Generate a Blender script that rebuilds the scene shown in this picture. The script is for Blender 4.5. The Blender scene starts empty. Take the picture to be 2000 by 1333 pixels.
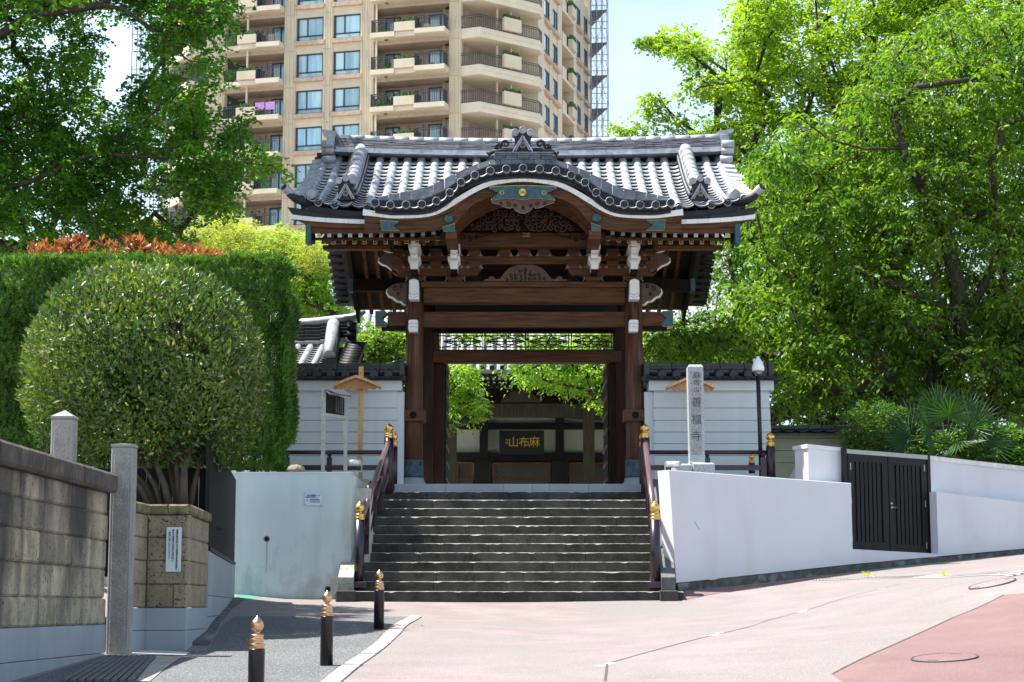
import bpy, bmesh, math, random
import numpy as np
from mathutils import Vector, Matrix, geometry
random.seed(7); RNG = np.random.default_rng(11)
SC = bpy.context.scene; COL = SC.collection
# ---------------------------------------------------------------- camera, world, sun, exposure
F = 3700.0; PIT = math.radians(8.0); CZ = -0.1
cam = bpy.data.cameras.new('camera'); cam.sensor_width = 36.0; cam.lens = F/2000*36.0
cam.clip_start = 0.1; cam.clip_end = 3000
co = bpy.data.objects.new('camera', cam); COL.objects.link(co)
co.location = (0, 0, CZ); co.rotation_euler = (math.radians(90)+PIT, 0, 0); SC.camera = co
SUN_EL = math.radians(64); SUN_V = Vector((-1.0, 0.10, 0)).normalized()*math.cos(SUN_EL) + Vector((0, 0, math.sin(SUN_EL)))
w = bpy.data.worlds.new('World'); SC.world = w; w.use_nodes = True
nt = w.node_tree; nt.nodes.clear()
sky = nt.nodes.new('ShaderNodeTexSky'); sky.sky_type = 'NISHITA'; sky.sun_disc = False
sky.sun_elevation = SUN_EL; sky.sun_rotation = math.atan2(SUN_V.x, SUN_V.y)
sky.air_density = 1.0; sky.dust_density = 1.6; sky.ozone_density = 1.2
tcw = nt.nodes.new('ShaderNodeTexCoord'); mpw = nt.nodes.new('ShaderNodeMapping'); mpw.inputs['Scale'].default_value = (1.2, 1.2, 3.6)
nzw = nt.nodes.new('ShaderNodeTexNoise'); nzw.inputs['Scale'].default_value = 2.2; nzw.inputs['Detail'].default_value = 7
rpw = nt.nodes.new('ShaderNodeMapRange'); rpw.inputs['From Min'].default_value = .30; rpw.inputs['From Max'].default_value = .62; rpw.inputs['To Max'].default_value = .97
mxw = nt.nodes.new('ShaderNodeMixRGB'); mxw.inputs['Color2'].default_value = (7.6, 9.8, 11.4, 1)
bg = nt.nodes.new('ShaderNodeBackground'); bg.inputs['Strength'].default_value = 0.075
ow = nt.nodes.new('ShaderNodeOutputWorld')
nt.links.new(tcw.outputs['Generated'], mpw.inputs['Vector']); nt.links.new(mpw.outputs[0], nzw.inputs['Vector'])
nt.links.new(nzw.outputs['Fac'], rpw.inputs['Value']); 
# thin bright haze and cloud low over the horizon, clearer blue overhead
sxw = nt.nodes.new('ShaderNodeSeparateXYZ'); hzw = nt.nodes.new('ShaderNodeMapRange'); hzw.inputs['From Min'].default_value = .3; hzw.inputs['From Max'].default_value = .75; hzw.inputs['To Min'].default_value = 1.; hzw.inputs['To Max'].default_value = .12
mlw = nt.nodes.new('ShaderNodeMath'); mlw.operation = 'MULTIPLY'; nt.links.new(tcw.outputs['Generated'], sxw.inputs[0]); nt.links.new(sxw.outputs['Z'], hzw.inputs['Value'])
nt.links.new(rpw.outputs[0], mlw.inputs[0]); nt.links.new(hzw.outputs[0], mlw.inputs[1]); nt.links.new(mlw.outputs[0], mxw.inputs['Fac'])
nt.links.new(sky.outputs[0], mxw.inputs['Color1']); nt.links.new(mxw.outputs[0], bg.inputs['Color']); nt.links.new(bg.outputs[0], ow.inputs[0])
sl = bpy.data.lights.new('sun', 'SUN'); sl.energy = 5.0; sl.angle = math.radians(.53); sl.color = (1.0, .95, .87)
so = bpy.data.objects.new('sun', sl); COL.objects.link(so); so.rotation_euler = SUN_V.to_track_quat('Z', 'Y').to_euler()
SC.view_settings.view_transform = 'Standard'; SC.view_settings.look = 'None'; SC.view_settings.gamma = 1
SC.view_settings.use_curve_mapping = False; SC.view_settings.exposure = 1.25
SC.render.engine = 'CYCLES'; SC.cycles.max_bounces = 7; SC.cycles.transparent_max_bounces = 6
SC.render.resolution_x = 1024; SC.render.resolution_y = 682

# ---------------------------------------------------------------- measuring helpers
cp, sp = math.cos(PIT), math.sin(PIT)
def W(px, py, Y):
    a = (px-1000)/F; b = (666.5-py)/F
    dy = cp - b*sp; dz = sp + b*cp; t = Y/dy
    return Vector((a*t, Y, CZ+dz*t))
def proj(x, y, z):
    d = y*cp+(z-CZ)*sp
    return 1000+F*x/d, 666.5-F*((z-CZ)*cp-y*sp)/d
def X_(px, Y, z=1.0): return (px-1000)/F*(Y*cp+(z-CZ)*sp)
def Z_(py, Y): return W(1000, py, Y).z

# ---------------------------------------------------------------- mesh builder and objects
ORG = {}
class MB:
    def __init__(s): s.v = []; s.f = []; s.m = []; s.sm = []
    def add(s, vs, fs, m=0, smooth=False):
        o = len(s.v); s.v += [tuple(v) for v in vs]
        for f in fs: s.f.append(tuple(i+o for i in f)); s.m.append(m); s.sm.append(smooth)
    def box(s, x0, x1, y0, y1, z0, z1, m=0):
        s.add([(x0,y0,z0),(x1,y0,z0),(x1,y1,z0),(x0,y1,z0),(x0,y0,z1),(x1,y0,z1),(x1,y1,z1),(x0,y1,z1)],
              [(0,3,2,1),(4,5,6,7),(0,1,5,4),(1,2,6,5),(2,3,7,6),(3,0,4,7)], m)
    def bbox(s, x0, x1, y0, y1, z0, z1, b=.01, m=0):
        # box with chamfered front/top arrises
        M_ = bmesh.new(); r = bmesh.ops.create_cube(M_, size=1)
        for v in M_.verts: v.co = Vector(((x0+x1)/2+v.co.x*(x1-x0), (y0+y1)/2+v.co.y*(y1-y0), (z0+z1)/2+v.co.z*(z1-z0)))
        bmesh.ops.bevel(M_, geom=M_.edges[:], offset=b, segments=1, affect='EDGES')
        M_.verts.index_update(); s.add([v.co for v in M_.verts], [[v.index for v in f.verts] for f in M_.faces], m); M_.free()
    def mbox(s, mat, sx, sy, sz, m=0):
        vs = [mat @ Vector((a*sx/2, b*sy/2, c*sz/2)) for c in (-1,1) for a, b in ((-1,-1),(1,-1),(1,1),(-1,1))]
        s.add(vs, [(0,3,2,1),(4,5,6,7),(0,1,5,4),(1,2,6,5),(2,3,7,6),(3,0,4,7)], m)
    def bar(s, p, q, wd, ht, up=(0,0,1), m=0):
        p = Vector(p); q = Vector(q); d = (q-p); L = d.length; d = d/L; u = Vector(up)
        sd = d.cross(u)
        if sd.length < 1e-5: sd = d.cross(Vector((0,1,0)))
        sd.normalize(); u = sd.cross(d); M_ = Matrix((( sd.x, d.x, u.x, (p.x+q.x)/2),( sd.y, d.y, u.y, (p.y+q.y)/2),( sd.z, d.z, u.z, (p.z+q.z)/2),(0,0,0,1)))
        s.mbox(M_, wd, L, ht, m)
    def tube(s, pts, rs, n=8, m=0, cap=True):
        pts = [Vector(p) for p in pts]
        if not hasattr(rs, '__len__'): rs = [rs]*len(pts)
        vs = []; fs = []; pu = None
        for i, p in enumerate(pts):
            d = (pts[min(i+1, len(pts)-1)]-pts[max(i-1, 0)])
            if d.length < 1e-9: d = Vector((0,0,1))
            d.normalize()
            if pu is None: pu = d.orthogonal().normalized()
            else:
                pu = pu - d*pu.dot(d)
                pu = pu.normalized() if pu.length > 1e-6 else d.orthogonal().normalized()
            q = d.cross(pu)
            for k in range(n):
                a = 2*math.pi*k/n; vs.append(p+(pu*math.cos(a)+q*math.sin(a))*rs[i])
        for i in range(len(pts)-1):
            for k in range(n): fs.append((i*n+k, i*n+(k+1)%n, (i+1)*n+(k+1)%n, (i+1)*n+k))
        s.add(vs, fs, m, True)
        if cap:
            s.add([], [])
            o = len(s.v)-len(vs)
            s.f.append(tuple(o+k for k in range(n-1,-1,-1))); s.m.append(m); s.sm.append(False)
            s.f.append(tuple(o+(len(pts)-1)*n+k for k in range(n))); s.m.append(m); s.sm.append(False)
    def lathe(s, prof, c, n=16, m=0, axis='Z'):
        vs = []; fs = []
        for r, h in prof:
            for k in range(n):
                a = 2*math.pi*k/n
                if axis == 'Z': vs.append((c[0]+r*math.cos(a), c[1]+r*math.sin(a), c[2]+h))
                else: vs.append((c[0]+r*math.cos(a), c[1]-h, c[2]+r*math.sin(a)))
        L = len(prof)
        for i in range(L-1):
            for k in range(n): fs.append((i*n+k, i*n+(k+1)%n, (i+1)*n+(k+1)%n, (i+1)*n+k))
        s.add(vs, fs, m, True); o = len(s.v)-len(vs)
        s.f.append(tuple(o+(L-1)*n+k for k in range(n))); s.m.append(m); s.sm.append(False)
        s.f.append(tuple(o+k for k in range(n-1,-1,-1))); s.m.append(m); s.sm.append(False)
    def prism(s, poly, y0, y1, m=0, f=None):
        # poly: list of (x,z) extruded along Y
        n = len(poly); vs = [(x, y0, z) for x, z in poly]+[(x, y1, z) for x, z in poly]
        fs = [(i, (i+1)%n, n+(i+1)%n, n+i) for i in range(n)]
        tr = geometry.tessellate_polygon([[Vector((x, z, 0)) for x, z in poly]])
        fs += [tuple(t) for t in tr]+[tuple(n+i for i in reversed(t)) for t in tr]
        s.add(vs, fs, m)
    def strip(s, top, bot, y0, y1, m=0):
        # top/bot lists of (x,z); solid ribbon
        n = len(top); vs = []
        for (a, b) in zip(top, bot): vs += [(a[0], y0, a[1]), (b[0], y0, b[1]), (b[0], y1, b[1]), (a[0], y1, a[1])]
        fs = [(0,1,2,3), ((n-1)*4+3,(n-1)*4+2,(n-1)*4+1,(n-1)*4)]
        for i in range(n-1):
            for k in range(4): fs.append((i*4+k, (i+1)*4+k, (i+1)*4+(k+1)%4, i*4+(k+1)%4))
        s.add(vs, fs, m)
    def mesh(s, name, mats, off=(0,0,0)):
        me = bpy.data.meshes.new(name); o = Vector(off)
        me.from_pydata([(v[0]-o.x, v[1]-o.y, v[2]-o.z) for v in s.v], [], s.f)
        if not isinstance(mats, (list, tuple)): mats = [mats]
        for m in mats: me.materials.append(m)
        me.polygons.foreach_set('material_index', s.m); me.polygons.foreach_set('use_smooth', s.sm)
        bm = bmesh.new(); bm.from_mesh(me); bmesh.ops.recalc_face_normals(bm, faces=bm.faces[:]); bm.to_mesh(me); bm.free()
        me.update(); return me
    def build(s, name, mats, parent=None, kind=None, label=None):
        org = ORG.get(parent.name, Vector((0,0,0))) if parent is not None else Vector((0,0,0))
        me = s.mesh(name, mats, org)
        return put(name, me, parent, kind=kind, label=label)
def put(name, me, parent=None, mat=None, kind=None, label=None):
    o = bpy.data.objects.new(name, me); COL.objects.link(o)
    if parent is not None:
        o.parent = parent; ORG[o.name] = ORG.get(parent.name, Vector((0,0,0)))
    if mat is not None: o.matrix_local = mat
    if kind: o['kind'] = kind
    if label: o['label'] = label
    return o
def thing(name, label, cat, loc=(0,0,0), group=None):
    o = bpy.data.objects.new(name, None); COL.objects.link(o); o.location = loc; o.empty_display_size = .2
    o['label'] = label; o['category'] = cat
    if group: o['group'] = group
    ORG[o.name] = Vector(loc); return o
def tag(o, label, cat, group=None):
    o['label'] = label; o['category'] = cat
    if group: o['group'] = group
    return o
def struct(o): o['kind'] = 'structure'; return o
def copy_tree(root, loc, label, group=None):
    r = root.copy(); COL.objects.link(r); r.location = loc; r['label'] = label
    if group: r['group'] = group
    for ch in root.children:
        c = ch.copy(); COL.objects.link(c); c.parent = r
        for g in ch.children:
            d = g.copy(); COL.objects.link(d); d.parent = c
    return r
def smooth_poly(pts, n):
    # Catmull-Rom through points
    P = [Vector((p[0], p[1], 0)) for p in pts]; out = []
    for i in range(len(P)-1):
        p0 = P[max(i-1,0)]; p1 = P[i]; p2 = P[i+1]; p3 = P[min(i+2, len(P)-1)]
        for k in range(n):
            t = k/n; q = .5*((2*p1)+(p2-p0)*t+(2*p0-5*p1+4*p2-p3)*t*t+(3*p1-p0-3*p2+p3)*t**3); out.append((q.x, q.y))
    out.append((P[-1].x, P[-1].y)); return out

# ---------------------------------------------------------------- materials
MATS = {}
def M(name, col, rough=.65, metal=0., var=.18, scale=3., det=6., st=(1,1,1), bump=0., bs=30., col2=None, lo=.35, hi=.65, rnd=0., spec=.5, spots=None, streak=None, coat=0., zg=None):
    if name in MATS: return MATS[name]
    m = bpy.data.materials.new(name); m.use_nodes = True; n = m.node_tree; L = n.links; b = n.nodes['Principled BSDF']
    b.inputs['Roughness'].default_value = rough; b.inputs['Metallic'].default_value = metal
    b.inputs['Specular IOR Level'].default_value = spec; b.inputs['Coat Weight'].default_value = coat
    tc = n.nodes.new('ShaderNodeTexCoord'); mp = n.nodes.new('ShaderNodeMapping'); mp.inputs['Scale'].default_value = st
    L.new(tc.outputs['Object'], mp.inputs[0])
    nz = n.nodes.new('ShaderNodeTexNoise'); nz.inputs['Scale'].default_value = scale; nz.inputs['Detail'].default_value = det; nz.inputs['Roughness'].default_value = .62
    L.new(mp.outputs[0], nz.inputs['Vector'])
    mr = n.nodes.new('ShaderNodeMapRange'); mr.inputs['From Min'].default_value = lo; mr.inputs['From Max'].default_value = hi
    L.new(nz.outputs['Fac'], mr.inputs['Value'])
    mx = n.nodes.new('ShaderNodeMixRGB'); L.new(mr.outputs[0], mx.inputs['Fac'])
    c1 = tuple(c*(1-var) for c in col); c2 = col2 if col2 else tuple(min(1, c*(1+var)) for c in col)
    mx.inputs['Color1'].default_value = (*c1, 1); mx.inputs['Color2'].default_value = (*c2, 1); out = mx.outputs[0]
    def mixin(out, sc, st2, lo2, hi2, c, amt, dt=4.):
        mp2 = n.nodes.new('ShaderNodeMapping'); mp2.inputs['Scale'].default_value = st2; L.new(tc.outputs['Object'], mp2.inputs[0])
        z = n.nodes.new('ShaderNodeTexNoise'); z.inputs['Scale'].default_value = sc; z.inputs['Detail'].default_value = dt; L.new(mp2.outputs[0], z.inputs['Vector'])
        r = n.nodes.new('ShaderNodeMapRange'); r.inputs['From Min'].default_value = lo2; r.inputs['From Max'].default_value = hi2; r.inputs['To Max'].default_value = amt
        L.new(z.outputs['Fac'], r.inputs['Value'])
        x = n.nodes.new('ShaderNodeMixRGB'); L.new(r.outputs[0], x.inputs['Fac']); L.new(out, x.inputs['Color1']); x.inputs['Color2'].default_value = (*c, 1); return x.outputs[0]
    if streak: out = mixin(out, streak[0], streak[1], streak[2], streak[3], streak[4], streak[5])
    if spots: out = mixin(out, spots[0], (1,1,1), spots[1], spots[2], spots[3], spots[4])
    if zg:
        # a stain that creeps down (or up) from an edge: height against a ragged noise front
        sx = n.nodes.new('ShaderNodeSeparateXYZ'); L.new(tc.outputs['Object'], sx.inputs[0])
        mp2 = n.nodes.new('ShaderNodeMapping'); mp2.inputs['Scale'].default_value = zg[4]; L.new(tc.outputs['Object'], mp2.inputs[0])
        z = n.nodes.new('ShaderNodeTexNoise'); z.inputs['Scale'].default_value = 1.; z.inputs['Detail'].default_value = 7; L.new(mp2.outputs[0], z.inputs['Vector'])
        r1 = n.nodes.new('ShaderNodeMapRange'); r1.clamp = False; r1.inputs['From Min'].default_value = zg[0]; r1.inputs['From Max'].default_value = zg[1]; L.new(sx.outputs['Z'], r1.inputs['Value'])
        r2 = n.nodes.new('ShaderNodeMath'); r2.operation = 'MULTIPLY_ADD'; L.new(z.outputs['Fac'], r2.inputs[0]); r2.inputs[1].default_value = 4.; L.new(r1.outputs[0], r2.inputs[2])
        r3 = n.nodes.new('ShaderNodeMapRange'); r3.inputs['From Min'].default_value = 2.2; r3.inputs['From Max'].default_value = 3.1; r3.inputs['To Max'].default_value = zg[3]; L.new(r2.outputs[0], r3.inputs['Value'])
        x = n.nodes.new('ShaderNodeMixRGB'); L.new(r3.outputs[0], x.inputs['Fac']); L.new(out, x.inputs['Color1']); x.inputs['Color2'].default_value = (*zg[2], 1); out = x.outputs[0]
    if rnd:
        oi = n.nodes.new('ShaderNodeObjectInfo'); r = n.nodes.new('ShaderNodeMapRange'); r.inputs['To Min'].default_value = 1-rnd; r.inputs['To Max'].default_value = 1+rnd
        L.new(oi.outputs['Random'], r.inputs['Value']); x = n.nodes.new('ShaderNodeVectorMath'); x.operation = 'SCALE'; L.new(out, x.inputs[0]); L.new(r.outputs[0], x.inputs['Scale']); out = x.outputs[0]
    L.new(out, b.inputs['Base Color'])
    if bump:
        z = n.nodes.new('ShaderNodeTexNoise'); z.inputs['Scale'].default_value = bs; z.inputs['Detail'].default_value = 5; L.new(mp.outputs[0], z.inputs['Vector'])
        bp = n.nodes.new('ShaderNodeBump'); bp.inputs['Strength'].default_value = bump; bp.inputs['Distance'].default_value = .02; L.new(z.outputs['Fac'], bp.inputs['Height']); L.new(bp.outputs[0], b.inputs['Normal'])
    MATS[name] = m; return m
def leafmat(name, c1, c2, trans=.45, rough=.45, c3=None, spec=.4):
    m = bpy.data.materials.new(name); m.use_nodes = True; n = m.node_tree; L = n.links; b = n.nodes['Principled BSDF']; o = n.nodes['Material Output']
    at = n.nodes.new('ShaderNodeAttribute'); at.attribute_name = 'tint'
    cr = n.nodes.new('ShaderNodeValToRGB'); cr.color_ramp.elements[0].color = (*c1, 1); cr.color_ramp.elements[1].color = (*c2, 1)
    if c3:
        e = cr.color_ramp.elements.new(.93); e.color = (*c2, 1); cr.color_ramp.elements[-1].position = .97; cr.color_ramp.elements[-1].color = (*c3, 1)
    L.new(at.outputs['Fac'], cr.inputs[0]); L.new(cr.outputs[0], b.inputs['Base Color']); b.inputs['Roughness'].default_value = rough
    b.inputs['Specular IOR Level'].default_value = spec
    t = n.nodes.new('ShaderNodeBsdfTranslucent'); sc = n.nodes.new('ShaderNodeMixRGB'); sc.blend_type = 'MULTIPLY'; sc.inputs['Fac'].default_value = 1
    L.new(cr.outputs[0], sc.inputs['Color1']); sc.inputs['Color2'].default_value = (2.0, 2.15, .6, 1); L.new(sc.outputs[0], t.inputs['Color'])
    mx = n.nodes.new('ShaderNodeMixShader'); mx.inputs[0].default_value = trans; L.new(b.outputs[0], mx.inputs[1]); L.new(t.outputs[0], mx.inputs[2]); L.new(mx.outputs[0], o.inputs['Surface'])
    return m
def glassmat(name, col, rough=.05, streaks=True):
    m = bpy.data.materials.new(name); m.use_nodes = True; b = m.node_tree.nodes['Principled BSDF']
    b.inputs['Base Color'].default_value = (*col, 1); b.inputs['Roughness'].default_value = rough; b.inputs['Specular IOR Level'].default_value = 1.0; b.inputs['IOR'].default_value = 1.9
    return m
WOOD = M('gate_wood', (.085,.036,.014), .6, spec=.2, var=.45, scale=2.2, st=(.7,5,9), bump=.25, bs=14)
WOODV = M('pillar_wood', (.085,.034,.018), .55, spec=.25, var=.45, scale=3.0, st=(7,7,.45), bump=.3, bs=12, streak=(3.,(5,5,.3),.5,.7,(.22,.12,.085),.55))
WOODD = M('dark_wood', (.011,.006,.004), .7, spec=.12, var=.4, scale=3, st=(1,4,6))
WOODI = M('inner_wood_shade', (.036,.015,.008), .6, spec=.15, var=.4, scale=3, st=(4,4,.5))  # same gate wood darkened, the recess shade put into its colour
WOODL = M('carved_wood', (.085,.042,.024), .6, var=.35, scale=5, bump=.3, bs=30)
WOODG = M('weathered_wood', (.075,.06,.048), .75, var=.35, scale=3, st=(6,6,.5), bump=.3, bs=10)
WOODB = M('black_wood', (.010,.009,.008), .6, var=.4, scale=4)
CEDAR = M('fresh_cedar', (.55,.32,.15), .6, var=.2, scale=3, st=(6,6,.5), spots=(30,.68,.72,(.2,.08,.03),.6))
WHT = M('white_gofun', (.72,.72,.7), .6, var=.06, scale=8)
WHT2 = M('white_board', (.74,.74,.72), .6, var=.07, scale=5, rnd=.05)
TEAL = M('teal_copper', (.018,.075,.085), .5, var=.35, scale=16, bump=.2, bs=60)
PATINA = M('patina_bronze', (.055,.10,.115), .55, metal=.3, var=.45, scale=9, bump=.3, bs=40)
GOLD = M('gold', (.75,.47,.13), .28, metal=1., var=.12, scale=6)
GOLDP = M('gold_paint', (.6,.4,.1), .4, metal=.5, var=.15, scale=20)
COPPER = M('copper_knob', (.60,.37,.21), .3, metal=1., var=.15, scale=8)
BLKIRON = M('black_metal', (.007,.007,.008), .45, var=.3, scale=6, spec=.2)
BLKP = M('bollard_paint', (.012,.011,.014), .3, var=.2, scale=6, spec=.35, spots=(70,.72,.75,(.4,.38,.36),.5))
PURP = M('purple_lacquer', (.024,.009,.017), .32, var=.25, scale=4)
TILE = M('roof_tile', (.29,.305,.335), .5, var=.25, scale=5, rnd=.14, spec=.9, bump=.12, bs=25, spots=(3.,.6,.75,(.08,.085,.1),.6), coat=.1)
TILEM = M('ridge_tile_shade', (.085,.095,.12), .45, var=.3, scale=6, rnd=.3, spec=.6, spots=(7,.58,.7,(.2,.21,.24),.5))  # roof tile darkened for upright faces, their bluish shade put into the colour
DISC = M('disc_tile_shade', (.02,.022,.027), .5, var=.3, scale=12, rnd=.2, spec=.4)  # dark tile for disc faces and pan lips, shade put into the colour
TILED = M('roof_tile_shade', (.016,.018,.022), .55, var=.3, scale=6, rnd=.25, spec=.3, spots=(9,.62,.7,(.07,.07,.07),.6))  # near-black copy of the roof tile, shade put into the colour
TILEW = M('wall_tile', (.02,.022,.027), .45, var=.3, scale=6, rnd=.25)
PLAS = M('wall_plaster', (.58,.61,.62), .85, var=.04, scale=1.2, streak=(2.,(2.5,2.5,.2),.55,.8,(.45,.47,.46),.25))
PLASL = M('retaining_plaster', (.50,.58,.59), .85, zg=(.75,-.25,(.2,.22,.19),.45,(4,3,2.5)), var=.05, scale=.9, bump=.12, bs=80, streak=(1.8,(1.7,1.7,.2),.5,.74,(.34,.40,.37),.45), spots=(16,.66,.74,(.3,.34,.3),.4))
PLASR = M('white_paint_wall', (.60,.61,.65), .8, var=.04, scale=.7, bump=.1, bs=60, streak=(1.2,(1.3,1.3,.22),.50,.74,(.47,.43,.39),.45), spots=(1.3,.62,.8,(.5,.42,.3),.4))
GRAN = M('grey_granite', (.27,.265,.25), .75, var=.1, scale=2, rnd=.06, spots=(95,.55,.62,(.17,.18,.2),.8), bump=.1, bs=90)
GRANB = M('light_granite', (.27,.305,.34), .65, var=.08, scale=2, rnd=.05, spots=(110,.58,.63,(.3,.33,.37),.7))
GRANR = M('rough_granite', (.29,.275,.25), .85, var=.18, scale=6, spots=(60,.52,.62,(.15,.15,.15),.75), bump=.7, bs=35)
STEP = M('step_stone', (.042,.041,.038), .92, var=.35, scale=2.5, rnd=.16, bump=.5, bs=30, spec=.2, col2=(.07,.067,.06), spots=(26,.6,.7,(.14,.135,.12),.45))
TREAD = M('worn_sunlit_tread', (.30,.29,.26), .9, var=.25, scale=6, rnd=.08, bump=.3, bs=40)  # paler than the risers: foot wear plus sunlit tread lines put into the colour
TOPST = M('weathered_grey_block', (.31,.265,.19), .9, var=.3, scale=2.6, rnd=.3, bump=.7, bs=22, zg=(.55,2.0,(.028,.026,.025),.85,(1,1.7,.45)), streak=(2.2,(1,2.2,.4),.52,.72,(.09,.085,.075),.7), spots=(26,.6,.66,(.03,.025,.02),.8))
TOPCAP = M('mossy_coping', (.07,.06,.05), .95, var=.4, scale=4, bump=.6, bs=20, spots=(5,.6,.7,(.2,.17,.1),.6))
TRAV = M('travertine_block', (.27,.22,.15), .85, var=.22, scale=3.5, rnd=.12, bump=.6, bs=34, spots=(38,.60,.64,(.045,.03,.018),.95), streak=(3.,(2,2,.4),.5,.7,(.17,.13,.08),.5))
MOSS = M('mossy_travertine', (.07,.085,.02), .95, var=.4, scale=5, bump=.6, bs=30, col2=(.24,.2,.12))
ROAD = M('pale_red_asphalt', (.215,.175,.17), .9, var=.16, scale=1.1, det=10, bump=.5, bs=90, spots=(60,.53,.63,(.37,.34,.335),.55), streak=(.35,(1,.5,1),.42,.62,(.185,.168,.165),.85))
REDR = M('red_asphalt', (.175,.105,.103), .9, var=.15, scale=.8, det=10, bump=.5, bs=90, spots=(55,.54,.64,(.33,.22,.21),.35))
ASPH = M('grey_asphalt', (.07,.073,.078), .9, var=.2, scale=.9, det=10, bump=.6, bs=80, spots=(60,.5,.6,(.36,.37,.38),.6))
CONC = M('concrete', (.34,.33,.30), .9, var=.15, scale=4, rnd=.1, bump=.3, bs=60, spots=(20,.6,.7,(.25,.24,.2),.5))
CONCD = M('dirty_concrete', (.085,.085,.08), .95, var=.4, scale=5, bump=.5, bs=40, spots=(3.5,.55,.65,(.22,.23,.23),.7))
TAR = M('tar_joint', (.085,.065,.062), .85)
BARK = M('bark', (.045,.034,.026), .9, var=.4, scale=12, st=(1,1,.3), bump=.6, bs=30)
BARKL = M('pale_bark', (.06,.045,.03), .85, var=.35, scale=10, st=(1,1,.3), bump=.4, bs=30)
SOIL = M('soil', (.07,.06,.045), .95, var=.3, scale=3, bump=.4)
STEEL = M('brushed_steel', (.33,.32,.3), .4, metal=.8, var=.1)
INK = M('black_ink', (.012,.012,.014), .6, var=0)
WHITEP = M('white_plastic', (.78,.79,.8), .35, var=.02)
GREYP = M('grey_metal', (.42,.42,.38), .5, metal=.3, var=.15, scale=20)

# ---------------------------------------------------------------- text
def text_mesh(s, size, line=1.0, ext=.002):
    cu = bpy.data.curves.new('t', 'FONT'); cu.body = s; cu.size = size; cu.align_x = 'CENTER'; cu.align_y = 'CENTER'; cu.space_line = line; cu.extrude = ext
    cu.resolution_u = 2
    o = bpy.data.objects.new('t', cu); COL.objects.link(o); bpy.context.view_layer.update()
    dg = bpy.context.evaluated_depsgraph_get(); me = bpy.data.meshes.new_from_object(o.evaluated_get(dg)); bpy.data.objects.remove(o); bpy.data.curves.remove(cu)
    return me
def put_text(s, size, loc, parent, mat, name='lettering', line=1.0, ext=.002, bold=1.0, rz=0., sx=1.):
    me = text_mesh(s, size, line, ext); me.materials.clear(); me.materials.append(mat); me.name = name
    org = ORG.get(parent.name, Vector((0,0,0)))
    T = Matrix.Translation(Vector(loc)-org) @ Matrix.Rotation(rz, 4, 'Z') @ Matrix.Rotation(math.radians(90), 4, 'X') @ Matrix.Diagonal((sx,1,1,1))
    return put(name, me, parent, T)
# ================================================================ GROUND
CTL = []
for px, py, Y in [(560,1178,33),(660,1175,33),(1000,1177,33),(1330,1176,33),(1322,1155,33.45),(1466,1143,34.4),(1700,1113,36.2),(1850,1097,37.5),(2000,1081,38.9),
                  (1938,1142,24.7),(1938,1134,25.1),(1938,1126,25.8),(1938,1150,24.3),(1940,1110,31.0),(1845,1286,17.8),(1845,1276,18.2),(1845,1297,17.4),(2000,1333,16.3),(1000,1333,17.8),(1500,1333,17.2),(637,1300,19.7),(740,1226,24.9),(300,1333,17.8),(110,1333,17.4),
                  (205,1279,21.0),(230,1257,22.7),(330,1274,22.0),(460,1172,32.3),(458,1161,33.5),(1400,1230,24.5),(1000,1230,25.2),(1700,1200,24.8)]:
    CTL.append(tuple(W(px, py, Y)))
CTL += [(-6,0,-1.7),(6,0,-1.65),(0,8,-1.28),(-6,10,-1.2),(7,9,-1.05),(14,30,1.0),(18,42,1.9),(-12,33,.2),(-12,20,-.6),(14,16,-.2)]
CA = np.array(CTL)
def _tps(r2): return np.where(r2 > 1e-12, .5*r2*np.log(np.maximum(r2, 1e-12)), 0)
_n = len(CA); _A = np.zeros((_n+3, _n+3)); _d2 = ((CA[:,None,:2]-CA[None,:,:2])**2).sum(-1)
_A[:_n,:_n] = _tps(_d2)+np.eye(_n)*.25; _A[:_n,_n] = 1; _A[:_n,_n+1:] = CA[:,:2]; _A[_n,:_n] = 1; _A[_n+1:,:_n] = CA[:,:2].T
_wt = np.linalg.solve(_A, np.concatenate([CA[:,2], [0,0,0]]))
def H(x, y):
    x = np.asarray(x, float); y = np.asarray(y, float)
    cx = np.clip(x, -12, 18); cy = np.clip(y, 0, 42)
    d2 = (cx[...,None]-CA[:,0])**2+(cy[...,None]-CA[:,1])**2
    return _tps(d2)@_wt[:_n]+_wt[_n]+_wt[_n+1]*cx+_wt[_n+2]*cy
def Hf(x, y): return float(H(x, y))
def G(px, py):
    lo, hi = 10., 70.
    pv = None
    for Y in np.arange(12, 60, .5):
        p = W(px, py, Y); d = p.z-Hf(p.x, Y)
        if pv is not None and pv > 0 >= d: lo, hi = Y-.5, Y; break
        pv = d
    for _ in range(22):
        m = (lo+hi)/2; p = W(px, py, m)
        if p.z-Hf(p.x, m) > 0: lo = m
        else: hi = m
    p = W(px, py, (lo+hi)/2); return (p.x, p.y)
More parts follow.
